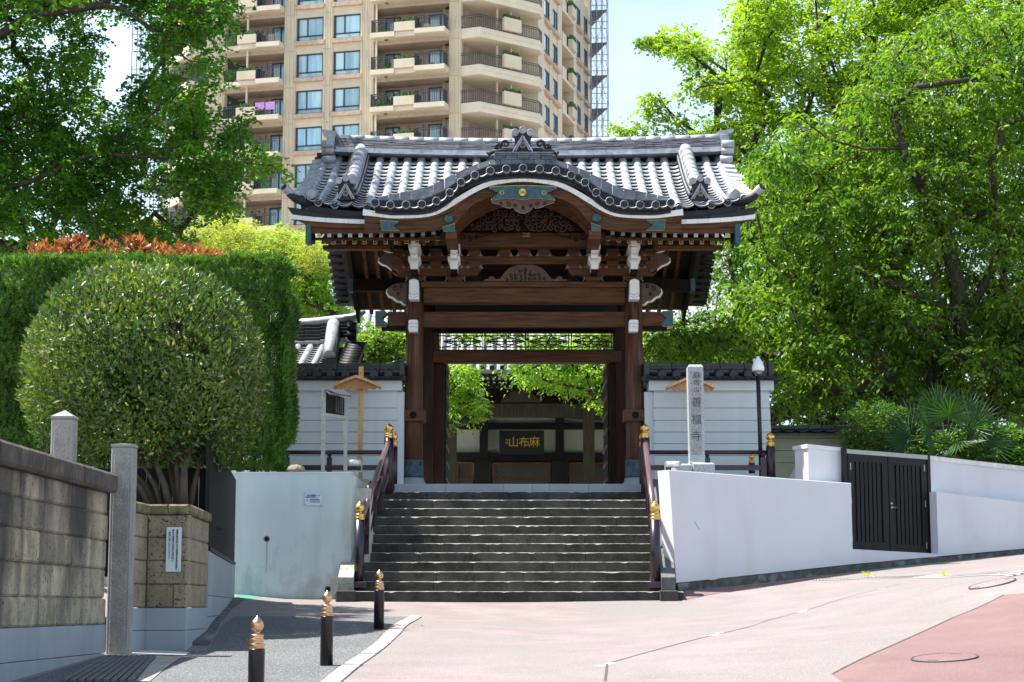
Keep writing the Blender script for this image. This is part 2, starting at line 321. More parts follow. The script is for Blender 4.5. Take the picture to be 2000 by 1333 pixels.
def sheet(name, poly, mat, dz, step=.5, parent=None):
    # polygon laid on the ground surface
    pts = []; n = len(poly)
    for i in range(n):
        a = Vector(poly[i]); b = Vector(poly[(i+1)%n]); k = max(1, int((b-a).length/step))
        for j in range(k): pts.append(a.lerp(b, j/k))
    nb = len(pts); ed = [(i, (i+1)%nb) for i in range(nb)]
    xs = [p.x for p in pts]; ys = [p.y for p in pts]
    for gx in np.arange(math.floor(min(xs)/step)*step+.013, max(xs), step):
        for gy in np.arange(math.floor(min(ys)/step)*step+.017, max(ys), step): pts.append(Vector((gx, gy)))
    v, e, f, *_ = geometry.delaunay_2d_cdt(pts, ed, [], 1, 1e-5)
    X = np.array([p.x for p in v]); Y = np.array([p.y for p in v]); Z = H(X, Y)+dz
    me = bpy.data.meshes.new(name); me.from_pydata(list(zip(X, Y, Z)), [], [tuple(q) for q in f]); me.materials.append(mat)
    bm = bmesh.new(); bm.from_mesh(me)
    for q in bm.faces:
        if q.normal.z < 0: q.normal_flip()
        q.smooth = True
    bm.to_mesh(me); bm.free()
    return put(name, me, parent)
# one large ground sheet (the paved road surface near, reaching the horizon)
gx = np.concatenate([[-900,-400,-150,-60,-30,-18], np.arange(-12, 18.1, .5), [22,30,45,80,150,400,900]])
gy = np.concatenate([[-300,-80,-20,-8], np.arange(-2, 42.1, .5), [46,55,70,100,160,300,700,1500]])
GX, GY = np.meshgrid(gx, gy); GZ = H(GX, GY)
nx, ny = len(gx), len(gy)
me = bpy.data.meshes.new('road'); me.from_pydata(list(zip(GX.ravel(), GY.ravel(), GZ.ravel())), [], [(j*nx+i, j*nx+i+1, (j+1)*nx+i+1, (j+1)*nx+i) for j in range(ny-1) for i in range(nx-1)])
me.materials.append(ROAD); me.polygons.foreach_set('use_smooth', [True]*len(me.polygons)); struct(put('road', me))
# pavement of grey asphalt on the left, red surfacing on the right
struct(sheet('pavement', [G(803,1205), G(735,1252), G(642,1331), (-2.2,14), (-4.4,14), (-4.45,17), (-4.4,20.9), G(330,1272), G(402,1272), G(456,1205)], ASPH, .004))
struct(sheet('red_road_surface', [G(1625,1318), G(1740,1263), G(1800,1236), G(1860,1208), G(1960,1163), G(1998,1160), (9.5,25.5), (10,14), (3.0,13.5)], REDR, .004))
struct(sheet('red_road_strip', [G(1326,1158), G(1466,1144), G(1600,1128), G(1690,1116), G(1560,1136), G(1480,1150), G(1340,1172)], REDR, .004))
struct(sheet('green_road_patch', [G(459,1172), G(505,1168), G(520,1162), G(462,1162)], M('green_paint', (.05,.25,.17), .8), .004, step=.3))
def ribbon(name, pts, wd, mat, dz, parent=None):
    l = []; r = []
    for i, p in enumerate(pts):
        a = Vector(pts[max(i-1,0)]); b = Vector(pts[min(i+1,len(pts)-1)]); d = (b-a).normalized(); s_ = Vector((-d.y, d.x))*wd/2
        l.append(tuple(Vector(p)+s_)); r.append(tuple(Vector(p)-s_))
    return sheet(name, l+r[::-1], mat, dz, .4, parent)
struct(ribbon('road_joint', [G(*p) for p in [(1186,1297),(1290,1268),(1400,1240),(1500,1212),(1600,1185),(1690,1158),(1760,1140)]], .02, TAR, .004))
struct(ribbon('road_joint', [G(*p) for p in [(1186,1297),(1184,1315),(1182,1331)]], .025, TAR, .0045))
struct(ribbon('road_joint', [G(*p) for p in [(1625,1318),(1740,1263),(1800,1236),(1860,1208),(1960,1163)]], .02, TAR, .008))
struct(ribbon('road_joint', [G(*p) for p in [(460,1204),(600,1205),(803,1204)]], .018, CONC, .008))
WPT = M('worn_white_paint', (.7,.7,.68), .8, var=.1)
for a, b in [((1168,1302),(1188,1299)),((1184,1297),(1200,1296)),((1388,1243),(1402,1240)),((1398,1238),(1412,1237)),((1560,1197),(1572,1194)),((1566,1193),(1576,1192)),((1716,1152),(1728,1150))]:
    struct(ribbon('road_marking', [G(*a), G(*b)], .1, WPT, .004))
# drain strip across the road at the right
dg = thing('road_drain', 'pale perforated drain cover strip across the road below the white wall', 'drain cover', (*G(1800,1130), Hf(*G(1800,1130))))
dl = [G(*p) for p in [(1590,1133),(1700,1129),(1800,1126),(1900,1124),(1998,1122)]]
fr = ribbon('frame', dl, .34, M('drain_metal', (.45,.44,.43), .6, var=.15, scale=30), .006)
fr.parent = dg; fr.location = -ORG[dg.name]
mb = MB()
for i in range(len(dl)-1):
    a = Vector(dl[i]); b = Vector(dl[i+1]); n_ = int((b-a).length/.07); d = (b-a).normalized(); q = Vector((-d.y, d.x))
    for j in range(n_):
        for s_ in (-.1, 0, .1):
            c = a+(b-a)*((j+.5)/n_)+q*s_; z = Hf(c.x, c.y); mb.box(c.x-.018, c.x+.018, c.y-.03, c.y+.03, z+.005, z+.014)
mb.build('stud', M('drain_hole', (.27,.26,.25), .8), dg, kind='stuff')
for (px, py, r, lb) in [(1845,1286,.31,'red topped round manhole cover in the red road at lower right'), (1938,1141,.31,'round manhole cover near the right edge just below the drain strip')]:
    x, y = G(px, py); z = Hf(x, y); t = thing('manhole_cover', lb, 'manhole', (x, y, z), 'manhole covers in the road')
    e = .02; nrm = Vector((-(Hf(x+e,y)-Hf(x-e,y))/(2*e), -(Hf(x,y+e)-Hf(x,y-e))/(2*e), 1)).normalized()
    q = nrm.to_track_quat('Z', 'Y').to_matrix().to_4x4()
    a = MB(); a.lathe([(r*.93, .002), (r*.93, .010)], (0,0,0), 40); me = a.mesh('cover', REDR if px < 1900 else ROAD); put('cover', me, t, q)
    a = MB(); a.lathe([(r, .002), (r*1.0, .012), (r*.975, .0135), (r*.95, .0135), (r*.95, .003)], (0,0,0), 40); me = a.mesh('ring', M('iron_ring', (.07,.06,.06), .6)); put('ring', me, t, q)
    for u_ in (-.76,.76): a = MB(); a.box(-.05,.05,r*u_-.012,r*u_+.012,.0105,.0125); put('lift_slot', a.mesh('lift_slot', TAR), t, q)
# pale kerb stones between pavement and road
kb = thing('kerb', 'pale concrete kerb strip along the edge of the grey pavement', 'kerb', (*G(740,1255), Hf(*G(740,1255))))
kp = [Vector(G(*p)) for p in [(812,1205),(770,1236),(700,1292),(655,1327)]]+[Vector((-1.75,15.5))]
tot = sum((kp[i+1]-kp[i]).length for i in range(len(kp)-1)); 
def along(pl, t):
    for i in range(len(pl)-1):
        L_ = (pl[i+1]-pl[i]).length
        if t <= L_ or i == len(pl)-2: return pl[i]+(pl[i+1]-pl[i])*(t/L_), (pl[i+1]-pl[i]).normalized()
        t -= L_
t0 = 0
while t0 < tot-.3:
    p, d = along(kp, t0+.01); q, _ = along(kp, min(t0+.585, tot)); s_ = Vector((-d.y, d.x))*.09; a = MB()
    c = [p+s_, p-s_, q-s_, q+s_]; zs = [Hf(k.x, k.y) for k in c]; h_ = .014+random.random()*.006
    a.add([(k.x, k.y, z-.08) for k, z in zip(c, zs)]+[(k.x, k.y, z+h_) for k, z in zip(c, zs)], [(0,3,2,1),(4,5,6,7),(0,1,5,4),(1,2,6,5),(2,3,7,6),(3,0,4,7)])
    a.build('kerb_stone', CONC, kb); t0 += .6
# gutter kerb at the foot of the left planter, running back to the white wall
a = MB(); pl = [G(398,1262), G(420,1222), G(445,1190), G(470,1172)]
for i in range(3):
    p, q = Vector(pl[i]), Vector(pl[i+1]); n_ = 4
    for j in range(n_):
        u = p.lerp(q, (j+.02)/n_); v = p.lerp(q, (j+.98)/n_); zu = Hf(*u); zv = Hf(*v)
        a.add([(u.x-.16,u.y,zu-.05),(u.x+.06,u.y,zu-.05),(v.x+.06,v.y,zv-.05),(v.x-.16,v.y,zv-.05),(u.x-.16,u.y,zu+.05),(u.x+.06,u.y,zu+.02),(v.x+.06,v.y,zv+.02),(v.x-.16,v.y,zv+.05)],
              [(0,3,2,1),(4,5,6,7),(0,1,5,4),(1,2,6,5),(2,3,7,6),(3,0,4,7)])
tag(a.build('gutter_kerb', CONCD), 'dark mossy gutter kerb at the foot of the granite clad wall', 'kerb')

# ================================================================ LEFT STONE WALL
wy0, wy1 = 12.6, 21.0
wx = lambda y: X_(208, 21.0, .4) + (y-21.0)*(X_(208,21,.4)-X_(2,17.0,.4))/4.0
lw = thing('stone_wall', 'weathered grey stone block wall with dark streaks at the left edge', 'wall', (wx(19), 19, -.7))
zc_ = [Z_(p, 21.0) for p in (962, 1006, 1057, 1112, 1169, 1220)]
zg = [Z_(1220,21), Z_(1276,21), -.9, -1.25]
def wallblock(y0, y1, z0, z1, dep, mat, nm, par, out=0., b=.012):
    a = MB(); xa, xb = wx(y0)+out, wx(y1)+out
    yb, yc = y0+.005, y1-.005; z0 += .003; z1 -= .003; bb = b
    v = [(xa-dep,yb,z0),(xb-dep,yc,z0),(xb-dep,yc,z1),(xa-dep,yb,z1),(xa-bb,yb,z0),(xb-bb,yc,z0),(xb-bb,yc,z1),(xa-bb,yb,z1),(xa,yb+bb,z0+bb),(xb,yc-bb,z0+bb),(xb,yc-bb,z1-bb),(xa,yb+bb,z1-bb)]
    a.add(v, [(0,1,2,3),(0,4,5,1),(1,5,6,2),(2,6,7,3),(3,7,4,0),(4,8,9,5),(5,9,10,6),(6,10,11,7),(7,11,8,4),(8,11,10,9)])
    return a.build(nm, mat, par)
for i in range(5):
    y = wy1; k = 0; off = [.95,.6,.75,.5,.85][i]
    while y > wy0:
        L_ = off if k == 0 else random.uniform(.75,1.15); y2 = max(wy0, y-L_)
        wallblock(y2, y, zc_[i+1], zc_[i], .28, TOPST, 'stone_block', lw, random.uniform(-.012,.012), .02); y = y2; k += 1
for i in range(3):
    y = wy1; k = 0
    while y > wy0:
        L_ = [.55,.95,.4][i] if k == 0 else random.uniform(.85,1.1); y2 = max(wy0, y-L_)
        wallblock(y2, y, zg[i+1], zg[i], .3, GRANB, 'granite_block', lw, .012, .004); y = y2; k += 1
y = wy1+.06
while y > wy0:
    y2 = max(wy0, y-1.5); wallblock(y2, y, zc_[0]-.01, Z_(925,21.), .42, TOPCAP, 'coping_stone', lw, .09, .03); y = y2
wallblock(wy0+.03, wy1-.03, -1.2, zc_[0]-.03, .5, CONCD, 'backing', lw, -.03)
# gate pillars of stone
def stone_pillar(px0, px1, Y, ztop, lb, zb, pk=.11):
    x0 = X_(px0, Y, .8); x1 = X_(px1, Y, .8); w_ = x1-x0; t = thing('stone_pillar', lb, 'pillar', ((x0+x1)/2, Y+w_/2, zb), 'granite gate pillars')
    a = MB(); a.bbox(x0, x1, Y, Y+w_, zb, ztop, .012); a.build('shaft', GRAN, t)
    a = MB(); a.bbox(x0+.035, x1-.035, Y-.008, Y+.02, zb+.1, ztop-.06, .006)
    a.bbox(x1-.02, x1+.008, Y+.035, Y+w_-.035, zb+.1, ztop-.06, .006); a.build('rough_panel', GRANR, t)
    a = MB(); c = ((x0+x1)/2, Y+w_/2); e = .006
    a.add([(x0-e,Y-e,ztop),(x1+e,Y-e,ztop),(x1+e,Y+w_+e,ztop),(x0-e,Y+w_+e,ztop),(x0-e,Y-e,ztop+.03),(x1+e,Y-e,ztop+.03),(x1+e,Y+w_+e,ztop+.03),(x0-e,Y+w_+e,ztop+.03),(c[0],c[1],ztop+pk)],
          [(0,3,2,1),(0,1,5,4),(1,2,6,5),(2,3,7,6),(3,0,4,7),(4,5,8),(5,6,8),(6,7,8),(7,4,8)]); a.build('cap', GRAN, t)
stone_pillar(93, 136, 21.6, Z_(818, 21.6), 'grey granite pillar with pointed cap showing above the stone block wall', -.7)
stone_pillar(213, 256, 21.12, Z_(873, 21.12), 'tall grey granite pillar between stone block wall and travertine planter', -.75, .045)

# ================================================================ PLANTER
pp = [(X_(258,21.45,.3),21.45),(X_(286,22.1,.3),22.1),(X_(366,22.1,.3),22.1),(X_(406,24.2,.3),24.2)]
pl_ = thing('planter', 'travertine block planter with mossy coping on a grey granite base', 'planter', (pp[1][0], 22.3, -.55))
zz = [Z_(v, 22.1) for v in (1005.5,1050.6,1095.5,1141.5,1187.5)]; zr_ = [Z_(v,22.1) for v in (1187.5,1231.5,1290)]
def fblock(p, q, z0, z1, dep, mat, nm, par, out=0., b=.008):
    p = Vector(p); q = Vector(q); d = (q-p).normalized(); n_ = Vector((d.y, -d.x)); a = MB()
    p = p+d*.0025+n_*out; q = q-d*.0025+n_*out; z0 += .003; z1 -= .003; bi = -n_*b; dd = -n_*dep
    v = [(*(p+dd),z0),(*(q+dd),z0),(*(q+dd),z1),(*(p+dd),z1),(*(p+bi),z0),(*(q+bi),z0),(*(q+bi),z1),(*(p+bi),z1),(*(p+d*b),z0+b),(*(q-d*b),z0+b),(*(q-d*b),z1-b),(*(p+d*b),z1-b)]
    a.add(v, [(0,1,2,3),(0,4,5,1),(1,5,6,2),(2,6,7,3),(3,7,4,0),(4,8,9,5),(5,9,10,6),(6,10,11,7),(7,11,8,4),(8,11,10,9)])
    return a.build(nm, mat, par)
fblock((pp[1][0]-.1,pp[1][1]), (pp[2][0]-.05,pp[2][1]), -.7, zz[0]-.02, .3, CONCD, 'core', pl_, -.03)
segs = [((pp[0]),(pp[1]),[0,1]), (pp[1],pp[2],None), (pp[2],pp[3],[0,1])]
cuts = [[0,.62,1],[0,.55,1],[0,.72,1],[0,.66,1]]
for si, (p, q, c_) in enumerate(segs):
    P0 = Vector(p); Q0 = Vector(q); dp_ = .25 if si < 2 else .09
    if si == 2: P0 = P0+(Q0-P0).normalized()*.012
    for i in range(4):
        cc = [0,1] if si != 1 or i in (0,1,2) and i != 0 else cuts[i]
        if si == 1: cc = [[0,1],[0,1],[0,1],[0,.66,1]][i]
        for j in range(len(cc)-1): fblock(P0.lerp(Q0,cc[j]), P0.lerp(Q0,cc[j+1]), zz[i+1], zz[i], dp_, TRAV, 'travertine_block', pl_, random.uniform(-.003,.004), .014)
    for i in range(2): fblock(P0, Q0, zr_[i+1], zr_[i], dp_, GRANB, 'granite_block', pl_, .004, .003)
    for j in range(2): fblock(P0.lerp(Q0,j/2), P0.lerp(Q0,(j+1)/2), zz[0], Z_(985,22.1), .3, MOSS, 'coping_stone', pl_, .035, .02)
a = MB(); a.add([(pp[0][0],21.6,zz[0]+.02),(pp[1][0],22.4,zz[0]+.02),(pp[2][0]-.1,22.4,zz[0]+.02),(pp[3][0]-.2,24.2,zz[0]+.02),(pp[3][0]-.2,27,zz[0]+.02),(pp[0][0]-3,27,zz[0]+.02),(pp[0][0]-3,21.6,zz[0]+.02)], [tuple(range(7))])
a.build('soil', SOIL, pl_)
# paper notice on the planter
nb = thing('notice_plate', 'white upright plate with three columns of handwriting on the planter', 'notice', (X_(338,22.05,.3),22.06,Z_(1115,22.05)))
a = MB(); a.box(X_(323,22.05,.3), X_(352.5,22.05,.3), 22.062, 22.07, Z_(1117,22.05), Z_(1030,22.05)); a.build('plate', M('plate_white', (.62,.68,.74), .5, var=.02), nb)
def vtext(s, px, py0, step, size, Y, par, mat, nm='lettering'):
    for i, ch in enumerate(s):
        if ch == ' ': continue
    me = put_text('\n'.join(s), size, W(px, py0+step*(len(s)-1)/2, Y), par, mat, nm, line=step*Y/F/size*.98)
    return me
for s_, px, py, st_ in [('善福寺境内徒歩の方は善福寺の参道を利用し',345.5,1036,4.05),('麻布山善福寺本堂前の境内地に',338,1036,4.6),('絶対に乗入れないで下さい',331,1041,4.5)]:
    vtext(s_, px, py, st_, .027, 22.058, nb, INK)
a = MB()
for px, py in [(326,1033),(350,1033),(325,1114),(349,1114)]: a.lathe([(.004,0),(.004,.004)], tuple(W(px,py,22.06)), 6, axis='Y')
a.build('screw', STEEL, nb)

# granite low wall with black screen, going back to the white wall
gA = Vector((X_(407,24.3,.3),24.3)); gB = Vector((X_(459,33.0,.5),33.0))
gw = thing('granite_wall', 'low grey granite clad wall beside the travertine planter', 'wall', (gA.x, gA.y, -.4))
for i in range(3):
    zt = [Z_(1076,24.3), .05, -.22, -.6][i]; zb = [.3,.05,-.22,-.6][i+1] if False else [.05,-.22,-.6][i]
    zt = [Z_(1076,24.3), .05, -.22][i]
    n_ = [6,7,6][i]
    for j in range(n_): fblock(gA.lerp(gB,j/n_), gA.lerp(gB,(j+1)/n_), zb, zt, .2, GRANB, 'granite_slab', gw, 0, .003)
bs_ = thing('black_screen', 'black ribbed metal screen standing on the low granite wall', 'screen', (gA.x,gA.y,.5))
a = MB(); d = (gB-gA).normalized(); n_ = Vector((d.y,-d.x)); za = Z_(1076,24.3)
a.bar((gA.x-.05,gA.y+.05,za+.75),(gB.x-.05,gB.y,za+.75),.04,1.5); a.build('panel', BLKIRON, bs_)
a = MB()
for j in range(60):
    p = gA.lerp(gB,(j+.5)/60)+n_*.0; a.box(p.x-.035,p.x-.015,p.y,p.y+.03,za+.06,za+1.48)
a.build('rib', BLKIRON, bs_, kind='stuff')
a = MB(); a.bar((gA.x-.03,gA.y+.05,za+.03),(gB.x-.03,gB.y,za+.03),.08,.05); a.build('bottom_rail', BLKIRON, bs_)
db = thing('black_board_fence', 'black board fence in shadow behind the round bush stems', 'fence', (-4.6,25.0,.4))
x0 = X_(180,25.2,1); x1 = X_(412,25.2,1); nbd = 9
for j in range(nbd):
    a = MB(); a.box(x0+(x1-x0)*j/nbd+.004, x0+(x1-x0)*(j+1)/nbd-.004, 25.2, 25.23, .3, Z_(915,25.2)); a.build('board', BLKIRON, db)

# ================================================================ WHITE WALL LEFT
wl = thing('retaining_wall', 'pale blue green plaster retaining wall left of the stairs', 'wall', (X_(560,33.6,1),33.6,.1))
ztL = Z_(925,33.6)
a = MB(); a.prism([(X_(430,33.6,1),-.3),(X_(686,33.6,1),-.3),(X_(686,33.6,1),ztL-.02),(X_(683,33.6,1),ztL),(X_(430,33.6,1),ztL)], 33.6, 33.85)
a.build('wall_face', PLASL, wl)
xr = X_(686,33.6,1)
a = MB(); a.add([(xr-.25,33.85,-.2),(xr,33.85,-.2),(xr+.06,36.6,-.2),(xr-.25,36.6,-.2),(xr-.25,33.85,ztL-.01),(xr,33.85,ztL-.01),(xr+.06,36.6,Z_(950,36.6)),(xr-.25,36.6,Z_(950,36.6))],
  [(0,3,2,1),(4,5,6,7),(0,1,5,4),(1,2,6,5),(2,3,7,6),(3,0,4,7)]); a.build('side_wall', PLASL, wl)
a = MB(); a.box(X_(430,33.6,1), xr-.01, 33.59, 33.87, ztL, ztL+.025); a.build('top_edge', M('pale_cement', (.6,.62,.6), .8, var=.1), wl)
for px, py, r in [(521,1053,.058),(640,1151,.062)]:
    a = MB(); c = W(px,py,33.6); a.lathe([(r*.72,-.3),(r*.72,.004),(r,.004),(r,.0)], tuple(c), 20, axis='Y')
    a.m = [0]*len(a.m); o_ = a.build('drain_pipe', M('grey_pvc', (.25,.26,.26), .6), wl)
    a = MB(); a.lathe([(r*.7,-.05),(r*.7,.006)], tuple(c), 20, axis='Y'); a.build('pipe_hole', M('pipe_dark', (.006,.006,.006), .9), wl)
a = MB(); c = W(521,1080,33.597); a.box(c.x-.012,c.x+.008,33.5965,33.5995,c.z-.35,c.z+.22); a.build('rust_streak', M('rust_streak', (.36,.38,.32), .9), wl)
ns = thing('notice_sign', 'small landscape sign against smoking and littering on the pale wall', 'notice', tuple(W(612,976,33.58)))
a = MB(); a.box(X_(595,33.57,1.5),X_(629,33.57,1.5),33.575,33.595,Z_(987.5,33.57),Z_(963.5,33.57)); a.build('plate', M('plate_blue', (.5,.6,.68), .5, var=.03), ns)
put_text('路上喫煙禁止', .031, W(610,968,33.57), ns, INK, sx=.95); put_text('ポイ捨て禁止', .031, W(614.5,976.6,33.57), ns, INK, sx=.95)
for py, a0, a1 in [(970.6,598,617),(972.4,598,617),(979.6,605,625),(981.5,605,625)]:
    put_text('喫煙は決められた場所でお願いします'[:14] if py < 975 else 'ごみは必ず持ち帰りましょう港区', .0125, W((a0+a1)/2,py,33.57), ns, M('grey_ink',(.1,.13,.17),.6,var=0))
a = MB()
for px, py in [(596,964.5),(627.5,964),(596,986),(627.5,986)]: a.lathe([(.006,0),(.006,.006)], tuple(W(px,py,33.572)), 8, axis='Y')
for c_, l_ in [((624,968),.025),((600,977.5),.025)]:
    p = W(*c_,33.57); a.bar((p.x-l_/2,33.572,p.z-.012),(p.x+l_/2,33.572,p.z+.012),.004,.01)
a.build('pictogram', INK, ns)
# concrete apron and iron grating at the lower left
ap = sheet('concrete_apron', [G(206,1274), G(300,1272), G(372,1276), G(360,1283), G(270,1281), G(206,1278)], M('pale_concrete',(.5,.49,.46),.9,var=.1), .012, .3); struct(ap)
gr = thing('drain_grating', 'ribbed iron drain grating on the ground by the stone block wall', 'grating', (*G(240,1310), Hf(*G(240,1310))))
q0, q1 = Vector(G(208,1284)), Vector(G(305,1286)); r0, r1 = Vector(G(118,1333)), Vector(G(262,1333))
dpl = sheet('bed', [q0, q1, r1, r0], M('grating_dark',(.05,.055,.06),.7), .006, .3); dpl.parent = gr; dpl.location = -ORG[gr.name]
for j in range(9):
    t = (j+.5)/9; p = q0.lerp(q1,t); q = r0.lerp(r1,t); a = MB(); a.bar((p.x,p.y,Hf(*p)+.018),(q.x,q.y,Hf(*q)+.018),.05,.02); a.build('grate_bar', M('grating_bar',(.14,.15,.16),.5,metal=.4), gr)
struct(sheet('gutter_edge', [G(308,1284), G(360,1284), G(330,1302), G(292,1333), G(266,1333)], CONC, .012, .3))

# ================================================================ STAIRS
SY0, SH, ST = 33.0, .175, .31
stx = thing('stone_stairs', 'dark weathered stone stairs of twelve steps leading up to the gate', 'stairs', (0,33,0))
def chipstone(x0, x1, y0, y1, z0, z1, mat, nm, par):
    # stone with irregular worn front arris
    n_ = max(3, int((x1-x0)/.07)); a = MB(); T = []; Fr = []
    rs = random.Random(hash((round(x0,3), round(z0,3)))&0xffff)
    vs = []
    for i in range(n_+1):
        x = x0+(x1-x0)*i/n_; e = .007+rs.random()*.006+(.022*rs.random() if rs.random() < .07 else 0)
        if i in (0, n_): e += .012
        dz = rs.uniform(-.004,.004)
        vs += [(x,y0+rs.uniform(-.003,.003),z0),(x,y0+rs.uniform(-.004,.004),z1-e),(x,y0+e*.8,z1-.002+dz*.5),(x,y1,z1),(x,y1,z0)]
    fs = []
    for i in range(n_):
        for k in range(5): fs.append((i*5+k, i*5+(k+1)%5, (i+1)*5+(k+1)%5, (i+1)*5+k))
    fs += [(0,1,2,3,4),(n_*5+4,n_*5+3,n_*5+2,n_*5+1,n_*5)]
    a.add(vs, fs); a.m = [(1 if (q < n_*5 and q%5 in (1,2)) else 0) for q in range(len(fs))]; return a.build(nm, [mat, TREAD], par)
for i in range(12):
    y0 = SY0+i*ST; z0 = i*SH-(.3 if i == 0 else .02); z1 = (i+1)*SH
    pl0 = 655 if i == 0 else 695+i*4.2; pr0 = 1335 if i == 0 else 1296-i*2.4
    xa = X_(pl0, y0, z1); xb = X_(pr0, y0, z1); xs = [xa]; L_ = random.uniform(.7,1.5)
    while xs[-1]+L_ < xb-.5: xs.append(xs[-1]+L_); L_ = random.uniform(.8,1.7)
    xs.append(xb)
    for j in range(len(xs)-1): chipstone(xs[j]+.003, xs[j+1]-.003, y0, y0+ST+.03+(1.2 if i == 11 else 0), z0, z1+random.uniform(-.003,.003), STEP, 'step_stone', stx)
# cheek walls of the stairs
def cheek(pxa, pxb, pxa2, pxb2, sidemat, lb):
    t = thing('stair_cheek', lb, 'stair wall', (X_(pxa,33.2,.3),33.2,0)); a = MB()
    y0, y1 = 33.12, 36.5; zb0 = Z_(1128,33.12); zb1 = zb0+1.93
    p = [(X_(pxa,y0,.3),y0),(X_(pxb,y0,.3),y0),(X_(pxb2,y1,1.8),y1),(X_(pxa2,y1,1.8),y1)]
    a.add([(*q,-.2) for q in p]+[(*p[0],zb0),(*p[1],zb0),(*p[2],zb1),(*p[3],zb1)], [(0,3,2,1),(4,5,6,7),(0,1,5,4),(1,2,6,5),(2,3,7,6),(3,0,4,7)])
    a.build('sloping_stone', sidemat, t)
    a = MB(); a.bbox(X_(pxa-4,33,.1),X_(pxb+5,33,.1),32.93,33.3,-.3,.19,.02); a.build('foot_stone', STEP, t); return t
cheek(660,690,700,722,M('cheek_stone',(.34,.32,.28),.9,var=.25,scale=5,bump=.4,bs=30,spots=(8,.55,.65,(.14,.13,.11),.7)),'pale sloping stone parapet at the left edge of the stairs')
cheek(1292,1319,1268,1306,M('cheek_dark',(.12,.125,.13),.9,var=.3,scale=4,bump=.4,bs=30),'dark sloping stone parapet at the right edge of the stairs')
# landing of pale granite in front of the gate
ld = thing('granite_platform', 'pale blue grey granite platform under the gate', 'platform', (0,37,2.1))
ZP = Z_(945.5,36.8); cutp = [770,870,984,1040,1073,1150,1262]
for j in range(6):
    a = MB(); a.bbox(X_(cutp[j],36.8,2)+.002, X_(cutp[j+1],36.8,2)-.002, 36.8, 37.4, 2.05, ZP, .004); a.build('granite_slab', GRANB, ld)
a = MB(); a.box(X_(770,36.8,2), X_(1262,36.8,2), 37.4, 43.5, 1.9, ZP-.001); a.build('floor_slab', GRANB, ld)
# terrace ground behind retaining walls
a = MB(); zt_ = 2.08
a.box(-30, X_(745,37,2), 34.1, 44, -1, zt_-.06); a.box(X_(1275,37,2), 4.3, 36.6, 44, -1, zt_-.06); a.box(-30, 30, 44, 140, -1, zt_-.08); a.box(4.3, 30, 40.2, 44, -1, zt_-.06)
struct(a.build('temple_ground', M('gravel_ground',(.42,.40,.36),.95,var=.2,scale=6)))

# ================================================================ RAILINGS
KNOB = [(.55,0),(.58,.02),(.58,.1),(.62,.12),(.62,.15),(.56,.17),(.55,.3),(.6,.32),(.6,.35),(.5,.4),(.28,.44),(.24,.5),(.32,.54),(.5,.6),(.6,.7),(.62,.8),(.55,.92),(.38,1.02),(.18,1.1),(.07,1.17),(.02,1.22),(.0,1.24)]
def knob(a, x, y, z, r, h, n=20, m=0): a.lathe([(q*r*1.62, t*h/1.24) for q, t in KNOB], (x,y,z), n, m)
def newel(t, px0, px1, Y, py_b, py_t, py_k, base=True, knobmat=None):
    z0 = Z_(py_b, Y); z1 = Z_(py_t, Y); zk = Z_(py_k, Y); x0 = X_(px0,Y,z0); x1 = X_(px1,Y,z0); x = (x0+x1)/2; r = (x1-x0)/2
    a = MB(); a.lathe([(r,0),(r,z1-z0)], (x,Y,z0), 20); o_ = a.build('newel_post', PURP if not base else M('newel_lacquer',(.016,.012,.02),.25,var=.2), t)
    a = MB(); knob(a, x, Y, z1, r, zk-z1); a.build('gold_finial', GOLD, t)
    if base: a = MB(); a.bbox(x-r*1.55, x+r*1.55, Y-r*1.5, Y+r*1.5, z0-.02, z0+.09, .008); a.build('base_plate', PURP, t)
    return x, r, z0, z1
def stair_rail(lb, b0, b1, t0, t1, t2):
    t = thing('stair_railing', lb, 'railing', (X_(b0,33.3,.3),33.3,.3), 'purple lacquered stair railings')
    yb, yt = 33.35, 36.35
    xb, r, zb, zbt = newel(t, b0, b1, yb, 1147, 1016, 978)
    xt, r2, zt0, ztt = newel(t, t0, t1, yt, 963, 856, 826, base=False)
    x3, r3, _, _ = newel(t, *t2, 37.0, 960, 873, 843, base=False)
    for h_, hw, hh, nm, rd in [(-.05,.085,.085,'handrail',True),(-.38,.06,.085,'middle_rail',False),(-.68,.06,.085,'lower_rail',False)]:
        a = MB(); p = Vector((xb,yb,zbt+h_-.02)); q = Vector((xt,yt,ztt+h_+.0))
        if rd: a.tube([p+Vector((0,.0,0)), q], .052, 14)
        else: a.bar(p, q, hw, hh)
        a.build(nm, M('rail_lacquer_glare',(.13,.075,.09),.28,var=.15,spec=.8) if rd else PURP, t)  # handrail tinted pinkish, its sun glare put into the colour
    for j in range(1,4):
        u = j/4; p = Vector((xb,yb,zbt)).lerp(Vector((xt,yt,ztt)),u); a = MB(); a.box(p.x-.04,p.x+.04,p.y-.04,p.y+.04,p.z-1.0,p.z-.06); a.build('baluster', PURP, t)
    a = MB(); a.tube([(xt,yt,ztt-.1),(x3,37.0,ztt-.12)], .04, 10); a.build('end_rail', PURP, t)
stair_rail('purple stair railing with gold finials on the left of the stairs', 691, 711, 749, 768, (764,776))
stair_rail('purple stair railing with gold finials on the right of the stairs', 1270, 1291, 1252, 1270, (1249,1262))
